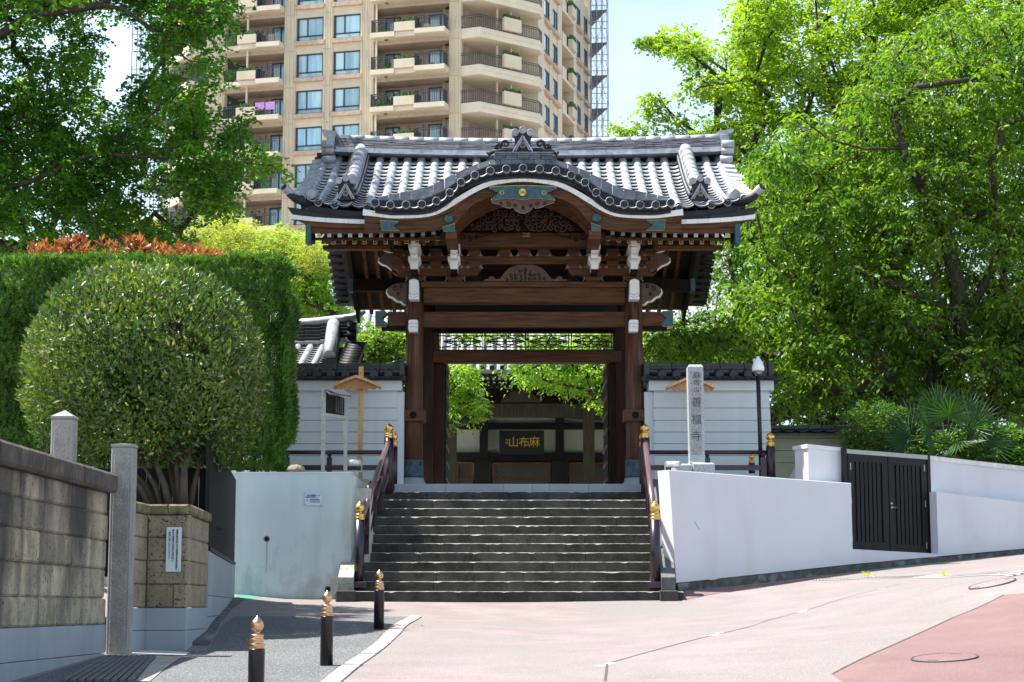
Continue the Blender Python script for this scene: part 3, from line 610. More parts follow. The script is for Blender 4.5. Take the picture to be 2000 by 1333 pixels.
def flat_rail(lb, px0, px1, Y, pya, posts, ends):
    t = thing('terrace_railing', lb, 'railing', (X_(px0,Y,2.2),Y,2.1), 'low purple terrace railings')
    x0 = X_(px0,Y,2.6); x1 = X_(px1,Y,2.6)
    a = MB(); a.tube([(x0,Y,Z_(pya+4,Y)),(x1,Y,Z_(pya+4,Y))], .042, 12); a.build('handrail', PURP, t)
    a = MB(); a.box(x0,x1,Y-.03,Y+.03,Z_(pya+39,Y),Z_(pya+29,Y)); a.build('middle_rail', PURP, t)
    a = MB(); a.box(x0,x1,Y-.03,Y+.03,Z_(pya+72,Y),Z_(pya+60,Y)); a.build('lower_rail', PURP, t)
    for p in posts:
        x = X_(p,Y,2.4); a = MB(); a.box(x-.05,x+.05,Y-.05,Y+.05,Z_(pya+75,Y),Z_(pya+14,Y)); a.lathe([(.03,0),(.03,.03),(.05,.06),(.05,.08)],(x,Y,Z_(pya+14,Y)),12); a.build('baluster', PURP, t)
    for p0, p1 in ends: newel(t, p0, p1, Y, 935, 873, 843, base=False)
flat_rail('purple railing behind the notice board on the left terrace', 440, 762, 36.9, 880, [560,643], [])
flat_rail('purple railing behind the stone stele on the right terrace', 1262, 1505, 36.9, 880, [1382,1492], [(1497,1515)])
pt = thing('railing_post', 'gold knobbed post behind the right terrace railing', 'post', tuple(W(1469,920,38.0)))
newel(pt, 1462, 1475, 38.0, 925, 906, 886, base=False)

# ================================================================ BOLLARDS
def bollard(px, pyb, wpx, pyt, Y, first=None):
    z0 = Z_(pyb, Y); x = X_(px, Y, z0); x, y = x, Y; z0 = Hf(x, y); zt = Z_(pyt, Y); h = zt-z0; r = wpx/2*Y/F
    return x, y, z0, h, r
bl = [(499,1400,31,1218,15.35),(637.5,1300,25,1153,19.66),(740,1226,20,1108,24.6)]
labs = ['black bollard with copper knob nearest the camera, cut by the picture edge','black bollard with copper knob standing in the middle of the three','black bollard with copper knob nearest the stairs']
x, y, z0, h, r = bollard(*bl[1]); bt = thing('bollard', labs[1], 'bollard', (x,y,z0), 'bollards on the grey pavement')
hb = h-4.0*r
a = MB(); a.lathe([(r,-.05),(r,hb-.01),(r*.97,hb)], (x,y,z0), 24); a.build('post', BLKP, bt)
a = MB(); a.lathe([(r*p_,r*q_) for p_,q_ in ((.96,0),(.93,.3),(.98,.4),(.98,.55),(.86,.65),(.84,.95),(.9,1.02),(.9,1.15),(.8,1.25),(.78,1.5),(.82,1.56),(.8,1.7),(.5,1.78))], (x,y,z0+hb), 24); a.build('collar', COPPER, bt)
a = MB(); hk = r*2.24; a.lathe([(r*.5,0),(r*.34,hk*.03),(r*.32,hk*.1),(r*.45,hk*.17),(r*.72,hk*.3),(r*.8,hk*.45),(r*.76,hk*.6),(r*.55,hk*.75),(r*.26,hk*.86),(r*.08,hk*.94),(0,hk)], (x,y,z0+hb+r*1.76), 24); a.build('knob', COPPER, bt)
for i in (0, 2):
    x, y, z0, h2, r2 = bollard(*bl[i]); copy_tree(bt, (x,y,z0), labs[i])
# ================================================================ RIGHT WHITE WALLS
def stn(px_b, py_b, Y):   # station on plan measured at the foot
    z = Z_(py_b, Y); return (X_(px_b, Y, z), Y)
def ztop(st, py): # height whose picture row is py over plan station
    return Z_(py, st[1])
def qwall(nm, par, A, B, za0, zb0, za1, zb1, th, mat):
    # A,B plan stations (front face); thickness th backwards
    A = Vector(A); B = Vector(B); d = (B-A).normalized(); n_ = Vector((-d.y, d.x))*th
    a = MB(); P = [A, B, B+n_, A+n_]; z0 = [za0, zb0, zb0, za0]; z1 = [za1, zb1, zb1, za1]
    a.add([(*p, z) for p, z in zip(P, z0)]+[(*p, z) for p, z in zip(P, z1)], [(0,3,2,1),(4,5,6,7),(0,1,5,4),(1,2,6,5),(2,3,7,6),(3,0,4,7)])
    return a.build(nm, mat, par)
SA = stn(1321,1139,33.55); SB = stn(1666,1100,36.0); SC_ = stn(1833,1086,37.4); SD = stn(2000,1071,38.9); SE = stn(2200,1053,41)
wr = thing('white_wall', 'long white painted wall right of the stairs with pale rust stains', 'wall', (SA[0], SA[1], .2))
# front wall with leaning left end
A = Vector(SA); B = Vector(SB); d = (B-A).normalized(); n_ = Vector((-d.y,d.x))*.32
zA0, zB0 = Z_(1139,SA[1]), Z_(1102,SB[1]); zA1, zB1 = Z_(918,SA[1]), Z_(944,SB[1])
xo = X_(1307,SA[1],2)-A.x
a = MB(); T0 = Vector((A.x+xo, A.y))
e = .012
a.add([(*A,zA0),(*B,zB0),(*(B+n_),zB0),(*(A+n_),zA0),(*T0,zA1-e),(*B,zB1-e),(*(B+n_),zB1),(*(T0+n_),zA1),(T0.x+.004,T0.y+.012,zA1),(B.x,B.y+.012,zB1)],
      [(0,3,2,1),(0,1,5,4),(4,5,9,8),(8,9,6,7),(1,2,6,9,5),(2,3,7,6),(3,0,4,8,7)])
a.build('wall_face', PLASR, wr)
a = MB()
for (p0,p1) in [((1317,966),(1338,989)),((1356,1018),(1366,1035))]:
    a.bar(tuple(W(*p0,33.62)+Vector((0,.0,0))), tuple(W(*p1,33.75)), .004, .006)
a.build('crack', TAR, wr)
# the part under the gate
qwall('sill_wall', wr, SB, SC_, zB0, Z_(1087,SC_[1]), Z_(1073,SB[1]), Z_(1083,SC_[1])+.01, .32, PLASR)
qwall('wall_face', wr, SC_, SD, Z_(1087,SC_[1]), Z_(1072,SD[1]), Z_(961,SC_[1]), Z_(981,SD[1]), .3, PLASR)
qwall('wall_face', wr, SD, SE, Z_(1072,SD[1]), Z_(1054,SE[1]), Z_(981,SD[1]), Z_(1005,SE[1]), .3, PLASR)
# upper setback walls
def back(s_, k): return (s_[0]-.35*k, s_[1]+.35*k)
UA = (X_(1580,36.05,2), 36.05); UB = (X_(1654,36.35,2), 36.35); UC = (X_(1813,37.75,2), 37.75); UD = (X_(2003,39.35,2),39.35); UE = (X_(2210,41.4,2),41.4)
uw = thing('upper_wall', 'white upper wall with pale coping beside and beyond the black gate', 'wall', (UC[0],UC[1],1.5))
qwall('wall_face', uw, UA, UB, 1.2, 1.2, Z_(876,UA[1]), Z_(884,UB[1]), .5, PLASR)
qwall('coping', uw, (UA[0]-.02,UA[1]-.04), (UB[0]+.02,UB[1]-.04), Z_(876,UA[1]), Z_(884,UB[1]), Z_(868,UA[1]), Z_(876,UB[1]), .58, PLASR)
UA2 = (UA[0]-.15, UA[1]+.5); 
a = MB(); a.add([(UA[0],UA[1],1.2),(UA[0]-.15,UA[1]+2.5,1.2),(UA[0],UA[1]+2.5,1.2),(UA[0],UA[1],Z_(876,UA[1])),(UA[0]-.15,UA[1]+2.5,2.3),(UA[0],UA[1]+2.5,2.3)], [(0,1,4,3),(1,2,5,4),(3,4,5),(0,2,1),(0,3,5,2)])
a.build('side_face', PLASR, uw)
for P, Q, t0, t1 in [(UC,UD,893,914.5),(UD,UE,914.5,938)]:
    qwall('wall_face', uw, P, Q, .9, .9, Z_(t0+6,P[1]), Z_(t1+6,Q[1]), .3, PLASR)
    qwall('coping', uw, (P[0]-.03,P[1]-.05), (Q[0],Q[1]-.05), Z_(t0+6,P[1]), Z_(t1+6,Q[1]), Z_(t0-3,P[1]), Z_(t1-3,Q[1]), .4, M('coping_white',(.62,.62,.6),.8,var=.15,scale=6))
# black double gate
bg_ = thing('black_gate', 'black slatted double gate in the white wall with a silver lever handle', 'gate', (X_(1735,36.9,1.5),36.9,1.0))
GA = Vector((X_(1657,36.2,1),36.2)); GB = Vector((X_(1814,37.55,1),37.55)); gd = (GB-GA).normalized(); gn = Vector((gd.y,-gd.x)); GL = (GB-GA).length
zb_ = lambda t: Z_(1072+ (1082-1072)*t, 36.2+1.35*t); zt2 = lambda t: Z_(886+12*t, 36.2+1.35*t)
def gbox(nm, t0, t1, u0, u1, out, th, mat, par=bg_):
    # t along, u 0 bottom..1 top
    a = MB(); P = []
    for t, u in ((t0,u0),(t1,u0),(t1,u1),(t0,u1)):
        p = GA.lerp(GB,t)+gn*out; P.append((p.x,p.y,zb_(t)+(zt2(t)-zb_(t))*u))
    Q = [(x-gn.x*th,y-gn.y*th,z) for x,y,z in P]
    a.add(P+Q, [(0,1,2,3),(7,6,5,4),(0,4,5,1),(1,5,6,2),(2,6,7,3),(3,7,4,0)]); return a.build(nm, mat, par)
for l0, l1 in ((.01,.495),(.505,.99)):
    gbox('door_panel', l0, l1, 0, 1, 0, .03, BLKIRON)
    gbox('frame', l0, l0+.07, 0, 1, .025, .022, BLKIRON); gbox('frame', l1-.07, l1, 0, 1, .025, .022, BLKIRON)
    gbox('frame', l0+.07, l1-.07, 0, .08, .025, .022, BLKIRON); gbox('frame', l0+.07, l1-.07, .92, 1, .025, .022, BLKIRON)
    for j in range(6):
        c = l0+.09+(l1-l0-.18)*(j+.5)/6; gbox('slat', c-.018, c+.018, .08, .92, .02, .017, BLKIRON)
gbox('lintel', -.01, 1.01, 1.0, 1.045, .03, .07, STEEL)
gbox('gate_post', -.04, -.002, -.02, 1.06, .03, .08, BLKIRON); gbox('gate_post', 1.002, 1.04, -.02, 1.06, .03, .08, BLKIRON)
for t, us in ((.03,(.1,.5,.86)),(.955,(.08,.52,.9))):
    for u in us: gbox('hinge', t, t+.012, u-.03, u+.04, .032, .008, STEEL)
p = GA.lerp(GB,.53)+gn*.03; z = zb_(.5)+(zt2(.5)-zb_(.5))*.46; hd = MB(); hd.lathe([(.022,0),(.022,.02)],(p.x,p.y,z),12,axis='Y'); hd.tube([(p.x,p.y-.04,z),(p.x+gd.x*.12,p.y+gd.y*.12-.04,z)],.009,8); hd.tube([(p.x,p.y,z),(p.x,p.y-.045,z)],.009,8); hd.build('handle', STEEL, bg_)
hd = MB(); hd.lathe([(.022,0),(.022,.015)],(p.x,p.y,z+.08),12,axis='Y'); hd.build('lock', STEEL, bg_)
# dirty concrete kerb at the foot
kbr = thing('wall_footing', 'rough dark concrete footing under the white wall along the road', 'kerb', (SB[0],SB[1],.5))
for P, Q in ((SA,SB),(SB,SC_),(SC_,SD),(SD,SE)):
    n_ = 4; Pv = Vector(P)+Vector((.02,-.06)); Qv = Vector(Q)+Vector((.02,-.06)); za = {SA:Z_(1141,SA[1]),SB:Z_(1104,SB[1]),SC_:Z_(1089,SC_[1]),SD:Z_(1074,SD[1]),SE:Z_(1056,SE[1])}
    for j in range(n_):
        u, v = Pv.lerp(Qv,j/n_), Pv.lerp(Qv,(j+1)/n_); qwall('footing_stone', kbr, u+(v-u)*.004, v, -.5, -.5, za[P]+(za[Q]-za[P])*j/n_, za[P]+(za[Q]-za[P])*(j+1)/n_, .2, CONCD)

# ================================================================ PLASTER WALLS BESIDE THE GATE
def round_tile(a, x, y0, y1, z, r, dz=0., n=10):
    a.tube([(x,y0,z),(x,y1,z+dz)], r, n)
def capdisc(name, x, y, z, r, par, mat, dirv=None, petal=True):
    a = MB(); a.lathe([(r,-.05),(r,.0),(r*.87,.022),(r*.84,.016)], (0,0,0), 20, 1, axis='Y'); a.lathe([(r*.84,-.02),(r*.84,.026),(r*.8,.022)], (0,0,0), 20, 0, axis='Y')
    if petal:
        a.lathe([(r*.2,.0),(r*.2,.028)], (0,0,0), 8, axis='Y')
        for k in range(12):
            t = k*math.pi/6; a.bar((r*.28*math.cos(t),-.022,r*.28*math.sin(t)),(r*.7*math.cos(t),-.022,r*.7*math.sin(t)),.008,.012,up=(0,1,0))
    return a.mesh(name, [mat, TILE if mat is DISC else TILEW])
CAPM = capdisc('eave_disc', 0,0,0,.083, None, DISC); CAPW = capdisc('eave_disc', 0,0,0,.088, None, TILEW, petal=True)
def panshape(w_, sag, nose=.035, lip=.03, L=.26, mat=TILE, nm='pan_tile'):
    a = MB(); n = 6; vs = []
    for y, up in ((0, nose), (L, 0)):
        for i in range(n+1):
            u = i/n*2-1; z = sag*(u*u)+up; vs.append((u*w_/2, y, z))
    for i in range(n+1):
        u = i/n*2-1; vs.append((u*w_/2, -.014, sag*u*u+nose-.016))
    for i in range(n+1):
        u = i/n*2-1; vs.append((u*w_/2, .0, sag*u*u+nose-lip))
    fs = [(i,i+1,n+2+i,n+1+i) for i in range(n)]+[(2*n+2+i,2*n+3+i,i+1,i) for i in range(n)]+[(3*n+3+i,3*n+4+i,2*n+3+i,2*n+2+i) for i in range(n)]
    a.add(vs, fs, 0, False); a.m = [0]*(2*n)+[1]*n; me = a.mesh(nm, [mat, DISC if mat is TILE else TILEW]); me.polygons.foreach_set('use_smooth', [True]*n+[False]*(2*n)); return me
PANW = panshape(.3, .05, nm='pan_tile', mat=TILEW)
def plaster_wall(lb, px0, px1, Y, tiles, mir, batter):
    x0 = X_(px0,Y,3); x1 = X_(px1,Y,3); t = thing('plaster_wall', lb, 'wall', ((x0+x1)/2,Y,2.1), 'plaster walls with tiled coping')
    zb = 2.05; zc1 = Z_(764,Y); zc0 = Z_(745,Y); bx0 = x0 if mir else x0; a = MB()
    i0, i1 = (x0-.3, X_(775,Y,3)) if not mir else (X_(1278,Y,3), x1-.02)
    lines = [zb]+[Z_(p,Y) for p in (891,868,845,822,798)]+[zc1]
    for j in range(len(lines)-1):
        f0 = (lines[j]-zb)/(zc1-zb); f1 = (lines[j+1]-zb)/(zc1-zb); e0 = batter*(1-f0); e1 = batter*(1-f1); yy0 = Y-.06*(1-f0); yy1 = Y-.06*(1-f1); a = MB(); z0, z1 = lines[j]+.012, lines[j+1]
        a.add([(i0,yy0,z0),(i1+e0,yy0,z0),(i1+e0,Y+.5,z0),(i0,Y+.5,z0),(i0,yy1,z1),(i1+e1,yy1,z1),(i1+e1,Y+.5,z1),(i0,Y+.5,z1)], [(0,3,2,1),(4,5,6,7),(0,1,5,4),(1,2,6,5),(2,3,7,6),(3,0,4,7)])
        a.build('plaster_band', PLAS, t)
    a = MB(); a.box(i0+.02,i1-.01,Y+.02,Y+.45,zb,zc1); a.build('core', M('joint_grey',(.3,.33,.34),.9), t)
    a = MB(); a.box(i0-.1, i1+.09, Y-.1, Y+.6, zc1, zc0); a.build('cap_band', PLAS, t)
    xw = (X_(785,Y,3)) if not mir else x0; a = MB()
    if mir: a.box(x0-.08, i0, Y+.08, Y+.4, zb, Z_(765,Y)); 
    else: a.box(i1, X_(788,Y,3), Y+.08, Y+.4, zb, Z_(765,Y))
    a.build('end_pilaster', PLAS, t)
    # coping tiles
    zt0 = Z_(739,Y-.25); zt1 = Z_(722,Y+.1); a = MB(); a.box(i0-.25 if mir else i0, i1+(.22 if mir else .18), Y-.22, Y+.75, Z_(745,Y), Z_(738,Y)); a.build('soffit_board', WOODB, t)
    dx = tiles[1]-tiles[0]
    for px in tiles:
        x = X_(px, Y-.25, 4); z = Z_(731,Y-.3); a = MB(); round_tile(a, x, Y-.28, Y+.12, z, .085, .12); a.build('cover_tile', TILEW, t)
        o = put('eave_disc', CAPW, t, Matrix.Translation(Vector((x,Y-.28,z))-ORG[t.name]))
    xs = [X_(p,Y-.25,4) for p in tiles]; gap = .305
    for x in [v+gap/2 for v in xs]+([xs[0]-gap/2] if mir else []):
        for k in range(3): put('pan_tile', PANW, t, Matrix.Translation(Vector((x,Y-.3+.13*k,Z_(741,Y-.3)+.045*k))-ORG[t.name]))
    for k, (pa, pb, th) in enumerate([(731,724,.34),(724,718,.3),(718,710,.2)]):
        xa = i0-.12 if mir else i0; xb = i1+(.0 if mir else .07); n_ = int((xb-xa)/.42)
        for j in range(n_):
            a = MB(); o_ = (.2 if k%2 else 0); l = xa+(xb-xa)*j/n_; r = xa+(xb-xa)*(j+1)/n_
            a.bbox(l+.003, r-.003, Y+.25-th, Y+.25+th, Z_(pa,Y+.1)+.002, Z_(pb,Y+.1)-.002, .008); a.build('ridge_tile', TILEW, t)
    for xe in ((i0-.14),(i1+.04)) if mir else ((i1+.1),):
        a = MB(); a.bbox(xe-.06, xe+.05, Y-.12, Y+.62, Z_(741,Y), Z_(708,Y), .01); a.build('end_tile', TILEW, t)
    return t
plaster_wall('left plaster wall with dark tiled coping between hedge and gate', 560, 785, 38.6, [591,618,646,674,730,758], False, 0.)
plaster_wall('right plaster wall with dark tiled coping behind the stone stele', 1268, 1506, 38.6, [1294,1322,1350,1378,1406,1434,1462,1490], True, .07)
# lower yellowish wall far right
yw = thing('garden_wall', 'low cream wall with dark tiled coping behind the shrubs at right', 'wall', (7,41.5,2))
ya, yb2 = X_(1500,41.5,2.5), X_(2150,41.5,2.5); PLY = M('cream_plaster',(.36,.36,.24),.9,var=.08)
for p0, p1 in ((1000,905),(904,881),(880,857),(856,851)):
    a = MB(); a.box(ya,yb2,41.5,41.8,Z_(p0,41.5) if p0<1000 else 1.,Z_(p1,41.5)-.0); a.build('plaster_band', PLY, yw)
a = MB(); a.box(ya,yb2,41.45,41.85,Z_(851,41.5),Z_(846,41.5)); a.build('cap_band', PLY, yw)
n_ = int((yb2-ya)/.3)
for j in range(n_):
    x = ya+.3*(j+.5); put('pan_tile', PANW, yw, Matrix.Translation(Vector((x,41.25,Z_(846,41.3)))-ORG[yw.name]))
    a = MB(); a.bbox(x-.148,x+.148,41.45,41.85,Z_(839,41.5),Z_(831,41.5),.01); a.build('ridge_tile', TILEW, yw)
a = MB(); a.add([(ya,41.22,Z_(846,41.2)),(yb2,41.22,Z_(846,41.2)),(yb2,41.5,Z_(838,41.5)),(ya,41.5,Z_(838,41.5)),(ya,41.8,Z_(843,41.5)),(yb2,41.8,Z_(843,41.5))],[(0,1,2,3),(3,2,5,4),(0,3,4),(1,5,2),(0,4,5,1)]); a.build('tile_bed', TILEW, yw)

# ================================================================ SIGNS, STELE, LAMPS
def wood_sign(lb, cx, Y, py_top, full):
    t = thing('wooden_sign', lb, 'sign', (X_(cx,Y,3),Y,2.1), 'roofed wooden sign posts')
    x0, x1 = X_(cx-4.5,Y,3), X_(cx+5,Y,3)
    a = MB(); a.bbox(x0,x1,Y,Y+.1,2.05,Z_(716 if full else 742,Y),.006); a.build('post', CEDAR, t)
    cxx = X_(cx-7 if full else cx-3,Y,3.5); sc = Y/F; top = Z_(735,Y) if full else Z_(737,Y)
    for s_ in (-1,1):
        pr = [(0,0),(s_*14,-5),(s_*27,-10.5),(s_*46,-18.5)]; up = smooth_poly([(cxx+x*sc, top+z*sc) for x,z in pr],4); lo = [(x,z-.055) for x,z in up]
        a = MB(); a.strip(up, lo, Y-.22, Y+.3); a.build('roof_board', CEDAR, t)
    a = MB(); pts = [(-40,-21),(-36,-26),(-30,-28),(-26,-25),(-18,-29),(-10,-26),(0,-29),(10,-26),(18,-29),(26,-25),(32,-28),(38,-26),(41,-21),(0,-7)]
    a.prism([(cxx+x*sc, top+z*sc) for x,z in pts], Y-.12, Y-.05); a.build('valance', M('cedar_shade',(.42,.2,.07),.6,var=.2), t)
    if full:
        a = MB(); a.box(x0+.04,x1-.05,Y-.006,Y+.01,Z_(733,Y),Z_(726,Y)); a.build('slot', TAR, t)
        a = MB(); a.prism([(x0-.004,Z_(862,Y)),(x0-.004,Z_(834,Y)),(x0+.05,Z_(846,Y)),(x0+.05,Z_(856,Y))],Y-.008,Y); a.build('patch', CEDAR, t)
wood_sign('fresh cedar sign post with small roof left of the gate', 703, 37.7, 716, True)
wood_sign('fresh cedar roofed post mostly hidden behind the stone stele', 1352, 37.7, 742, False)
# notice board
nbd = thing('notice_board', 'grey metal notice board with sloping hood left of the gate', 'notice board', (X_(655,36.0,3),36.0,2.1))
YA, YB = 35.7, 36.35; xA = X_(631.5,YA,3); xB = X_(675,YB,3)
for x, y, pt in ((xA,YA,762),(xB,YB,776)):
    a = MB(); a.bbox(x-.035,x+.035,y-.03,y+.03,2.0,Z_(pt,y),.004); a.build('leg', GREYP, nbd)
a = MB(); zb1, zt1 = Z_(806,YA), Z_(770,YA)
a.add([(xA+.04,YA,Z_(807,YA)),(xB-.03,YB,Z_(812,YB)),(xB-.03,YB,Z_(778,YB)),(xA+.04,YA,Z_(766,YA)),(xA+.05,YA+.05,Z_(807,YA)),(xB-.02,YB+.05,Z_(812,YB)),(xB-.02,YB+.05,Z_(778,YB)),(xA+.05,YA+.05,Z_(766,YA))],[(0,1,2,3),(7,6,5,4),(0,4,5,1),(1,5,6,2),(2,6,7,3),(3,7,4,0)])
a.build('panel', M('board_black',(.012,.013,.016),.25), nbd)
a = MB(); a.bar((xA,YA-.01,Z_(811,YA)),(xB,YB-.01,Z_(817,YB)),.06,.06); a.build('frame', GREYP, nbd)
a = MB(); a.add([(xA-.02,YA-.05,Z_(761,YA)),(xB+.0,YB-.05,Z_(766,YB)),(xB+.12,YB-.32,Z_(780,YB)),(xA+.14,YA-.3,Z_(775,YA)),(xA-.02,YA-.02,Z_(759,YA)),(xB+.0,YB-.02,Z_(764,YB)),(xB+.12,YB-.34,Z_(776,YB)),(xA+.14,YA-.32,Z_(771,YA))],[(0,1,2,3),(7,6,5,4),(0,4,5,1),(1,5,6,2),(2,6,7,3),(3,7,4,0)])
a.build('hood', M('hood_metal',(.3,.32,.34),.25,metal=.7), nbd)
for j in range(9):
    t_ = .92-j*.09; y = YA+(YB-YA)*t_-.008; c = Vector((xA+(xB-xA)*t_, y, (Z_(771,YA)*(1-t_)+Z_(783,YB)*t_+Z_(803,YA)*(1-t_)+Z_(809,YB)*t_)/2))
    put_text('\n'.join('麻布山善福寺は真言宗開創'), .026, c, nbd, M('grey_letter',(.22,.23,.25),.5,var=0), line=.95, rz=math.atan2(YB-YA,xB-xA))
# stele
ste = thing('stone_stele', 'tall grey granite stele with carved temple name right of the stairs', 'stele', (X_(1360,35.6,2.5),35.7,2.2))
YS = 35.6; a = MB(); x0, x1 = X_(1345,YS,3), X_(1376.5,YS,3); wd = x1-x0; zt_, zb_2 = Z_(712,YS), Z_(903,YS)
a.add([(x0+.02,YS,zb_2),(x1,YS,zb_2),(x1,YS+wd,zb_2),(x0+.02,YS+wd,zb_2),(x0,YS,zt_-.05),(x1-.01,YS,zt_-.05),(x1-.01,YS+wd,zt_-.05),(x0,YS+wd,zt_-.05),(x0+.03,YS+.03,zt_),(x1-.04,YS+.03,zt_),(x1-.04,YS+wd-.03,zt_),(x0+.03,YS+wd-.03,zt_)],
      [(0,3,2,1),(0,1,5,4),(1,2,6,5),(2,3,7,6),(3,0,4,7),(4,5,9,8),(5,6,10,9),(6,7,11,10),(7,4,8,11),(8,9,10,11)])
STG = M('stele_granite',(.42,.45,.47),.8,var=.08,scale=3,spots=(70,.5,.58,(.16,.17,.19),.85),bump=.3,bs=60)
a.build('shaft', STG, ste)
a = MB(); a.box(X_(1350,YS,3),X_(1371,YS,3),YS-.003,YS+.02,Z_(889,YS),Z_(726,YS)); a.build('inscribed_panel', M('panel_granite',(.36,.37,.38),.9,var=.1,spots=(60,.48,.55,(.14,.14,.15),.85),bump=.5,bs=50), ste)
CARV = M('carved_line',(.085,.085,.09),.9,var=0)
for ch, py, sz in [('麻',735,.135),('布',748,.125),('山',761.5,.11),('善',787,.2),('福',821,.2),('寺',853,.2)]:
    put_text(ch, sz, W(1360.5,py,YS-.006), ste, CARV, 'inscription')
a = MB(); a.bbox(X_(1346,YS,2.5),X_(1377,YS,2.5),YS-.05,YS+.4,Z_(916,YS),Z_(903,YS),.01); a.build('socket', STG, ste)
for p0, p1, y_, b_, t_ in [(1318,1352,35.4,925,906),(1352,1397,35.45,925,904)]:
    a = MB(); a.bbox(X_(p0,y_,2.3),X_(p1,y_,2.3),y_,y_+.8,2.0,Z_(t_,y_),.03); a.build('base_stone', STG, ste)
# floodlights
def flood(lb, px, py, Y):
    c = W(px,py,Y); t = thing('floodlight', lb, 'floodlight', tuple(c), 'floodlights beside the stairs')
    a = MB(); a.bbox(-.13,.13,-.05,.1,-.02,.09,.012); put('housing', a.mesh('housing', GREYP), t)
    a = MB(); a.lathe([(.045,-.1),(.045,.1)],(0,0,0),12); 
    m_ = a.mesh('lamp_glass', WHITEP); put('lamp_glass', m_, t, Matrix.Translation((0,-.05,.035)) @ Matrix.Rotation(math.pi/2,4,'Y'))
    a = MB(); a.box(-.15,-.13,-.02,.03,-.12,.05); a.box(.13,.15,-.02,.03,-.12,.05); a.box(-.15,.15,-.02,.03,-.14,-.12); put('bracket', a.mesh('bracket', GREYP), t)
    a = MB(); a.box(-.08,.08,-.03,.05,-.26,-.14); put('ballast_box', a.mesh('ballast_box', GREYP), t)
flood('grey floodlight above the left stair parapet', 692, 908, 35.6); flood('grey floodlight at the foot of the stone stele', 1314, 911, 34.6)
# security camera on a black pole
scm = thing('camera_pole', 'black pole carrying a white dome security camera', 'camera pole', (X_(1485,37.4,2.3),37.4,2.05))
YP = 37.4; xp = X_(1484.5,YP,3)
a = MB(); a.tube([(xp+.02,YP,2.0),(xp-.02,YP,Z_(698,YP))],.042,12); a.build('pole', BLKP, scm)
a = MB(); c = (xp-.03,YP-.16,Z_(727,YP)); a.lathe([(.115,0),(.125,.03),(.12,.08),(.09,.17),(.055,.23),(.035,.25),(.03,.29)],c,20); a.tube([(c[0],c[1],c[2]+.26),(xp,YP,Z_(704,YP))],.025,8); a.bbox(xp-.11,xp-.03,YP-.1,YP,Z_(712,YP),Z_(702,YP),.01); a.build('camera_housing', WHITEP, scm)
a = MB(); a.lathe([(.02,-.095),(.06,-.08),(.082,-.04),(.088,0)],c,16); a.build('camera_dome', glassmat('smoke_dome',(.05,.05,.05)), scm)
# small rock on the left wall
a = MB(); bmx = bmesh.new(); bmesh.ops.create_icosphere(bmx, subdivisions=2, radius=.16)
for v in bmx.verts: v.co *= random.uniform(.88,1.1); v.co.z *= .7
bmx.verts.index_update(); c = W(578,918,34.3); a.add([v.co+c for v in bmx.verts],[[v.index for v in f.verts] for f in bmx.faces]); bmx.free()
tag(a.build('garden_rock', M('rock_brown',(.2,.16,.12),.9,var=.3,scale=8,bump=.5)), 'brown rounded rock peeking over the pale retaining wall', 'rock')

# ================================================================ TEMPLE HALL BEHIND
YH = 58.0
hall = thing('temple_hall', 'dark timber temple hall with white panels seen through the gate', 'temple', (0,YH,2.0))
HP = M('hall_plaster',(.8,.82,.76),.9,var=.04); LAT = M('lattice_wood',(.2,.075,.03),.6,var=.2)
def hb(nm, p0, p1, t, b, Y, dep, mat, par=hall, bev=0):
    a = MB(); zb = Z_(b,Y); zt = Z_(t,Y)
    a.box(X_(p0,Y,zt),X_(p1,Y,zt),Y,Y+dep,zb,zt); return a.build(nm, mat, par)
hb('wall_backing', 700, 1500, 700, 960, YH+.6, .3, HP)
for t, b in ((826,838),(884,898),(884+14,902),(938,948)): hb('tie_beam', 700,1500, t, b, YH+.3, .3, WOODB)
for p0, p1 in ((760,790),(937,953),(1085,1101),(1260,1280)): hb('wall_post', p0, p1, 740, 960, YH+.22, .35, WOODB)
for p0, p1 in ((874,892),(1139,1161)): hb('front_post', p0, p1, 786, 965, YH-2.5, .35, WOODG)
YB_ = YH-2.3
a = MB(); pts = [(890,790),(930,789),(1020,788.5),(1100,789),(1150,792)]; a.strip([(X_(x,YB_,6),Z_(y,YB_)) for x,y in pts],[(X_(x,YB_,6),Z_(y,YB_)) for x,y in [(890,818),(930,815),(1020,814),(1100,815),(1150,819)]],YB_,YB_+.3); a.build('rainbow_beam', WOODG, hall)
hb('rainbow_beam', 1150, 1500, 793, 819, YB_, .3, WOODG); hb('rainbow_beam', 600, 880, 793, 819, YB_, .3, WOODG)
YC = YH-2.35
a = MB(); P_ = [(977,786),(981,779),(990,774),(998,766),(1008,763),(1016,768),(1024,763),(1036,765),(1044,774),(1052,778),(1057,786)]; a.prism([(X_(x,YC,6),Z_(y,YC)) for x,y in P_],YC,YC+.12); a.build('frog_leg_strut', WOODG, hall)
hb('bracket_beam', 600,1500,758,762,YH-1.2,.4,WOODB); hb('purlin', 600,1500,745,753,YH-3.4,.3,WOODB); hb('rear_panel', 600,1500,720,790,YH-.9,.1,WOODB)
for px in (940,1145,850,1250):
    hb('bracket_block', px-9,px+9,764,771,YC,.3,WOODB); hb('bracket_arm', px-16,px+16,771,776,YC-.02,.3,WOODB); hb('bracket_nosing', px-4,px+4,758,771,YC-.5,.3,WHT)
for r_, (py, YY, off) in enumerate(((739,YH-4.6,0),(745.8,YH-4.1,.6))):
    for k in range(42):
        px = 780+11.5*k+off*2; x = X_(px,YY,7); z = Z_(py,YY); a = MB(); a.box(x-.045,x+.045,YY,YY+2.5,z-.05,z+.05,0); o_ = a.build('rafter', WOODB, hall)
        a = MB(); a.box(x-.035,x+.035,YY-.012,YY-.002,z-.045,z+.045); a.build('rafter_cap', WHT, o_)
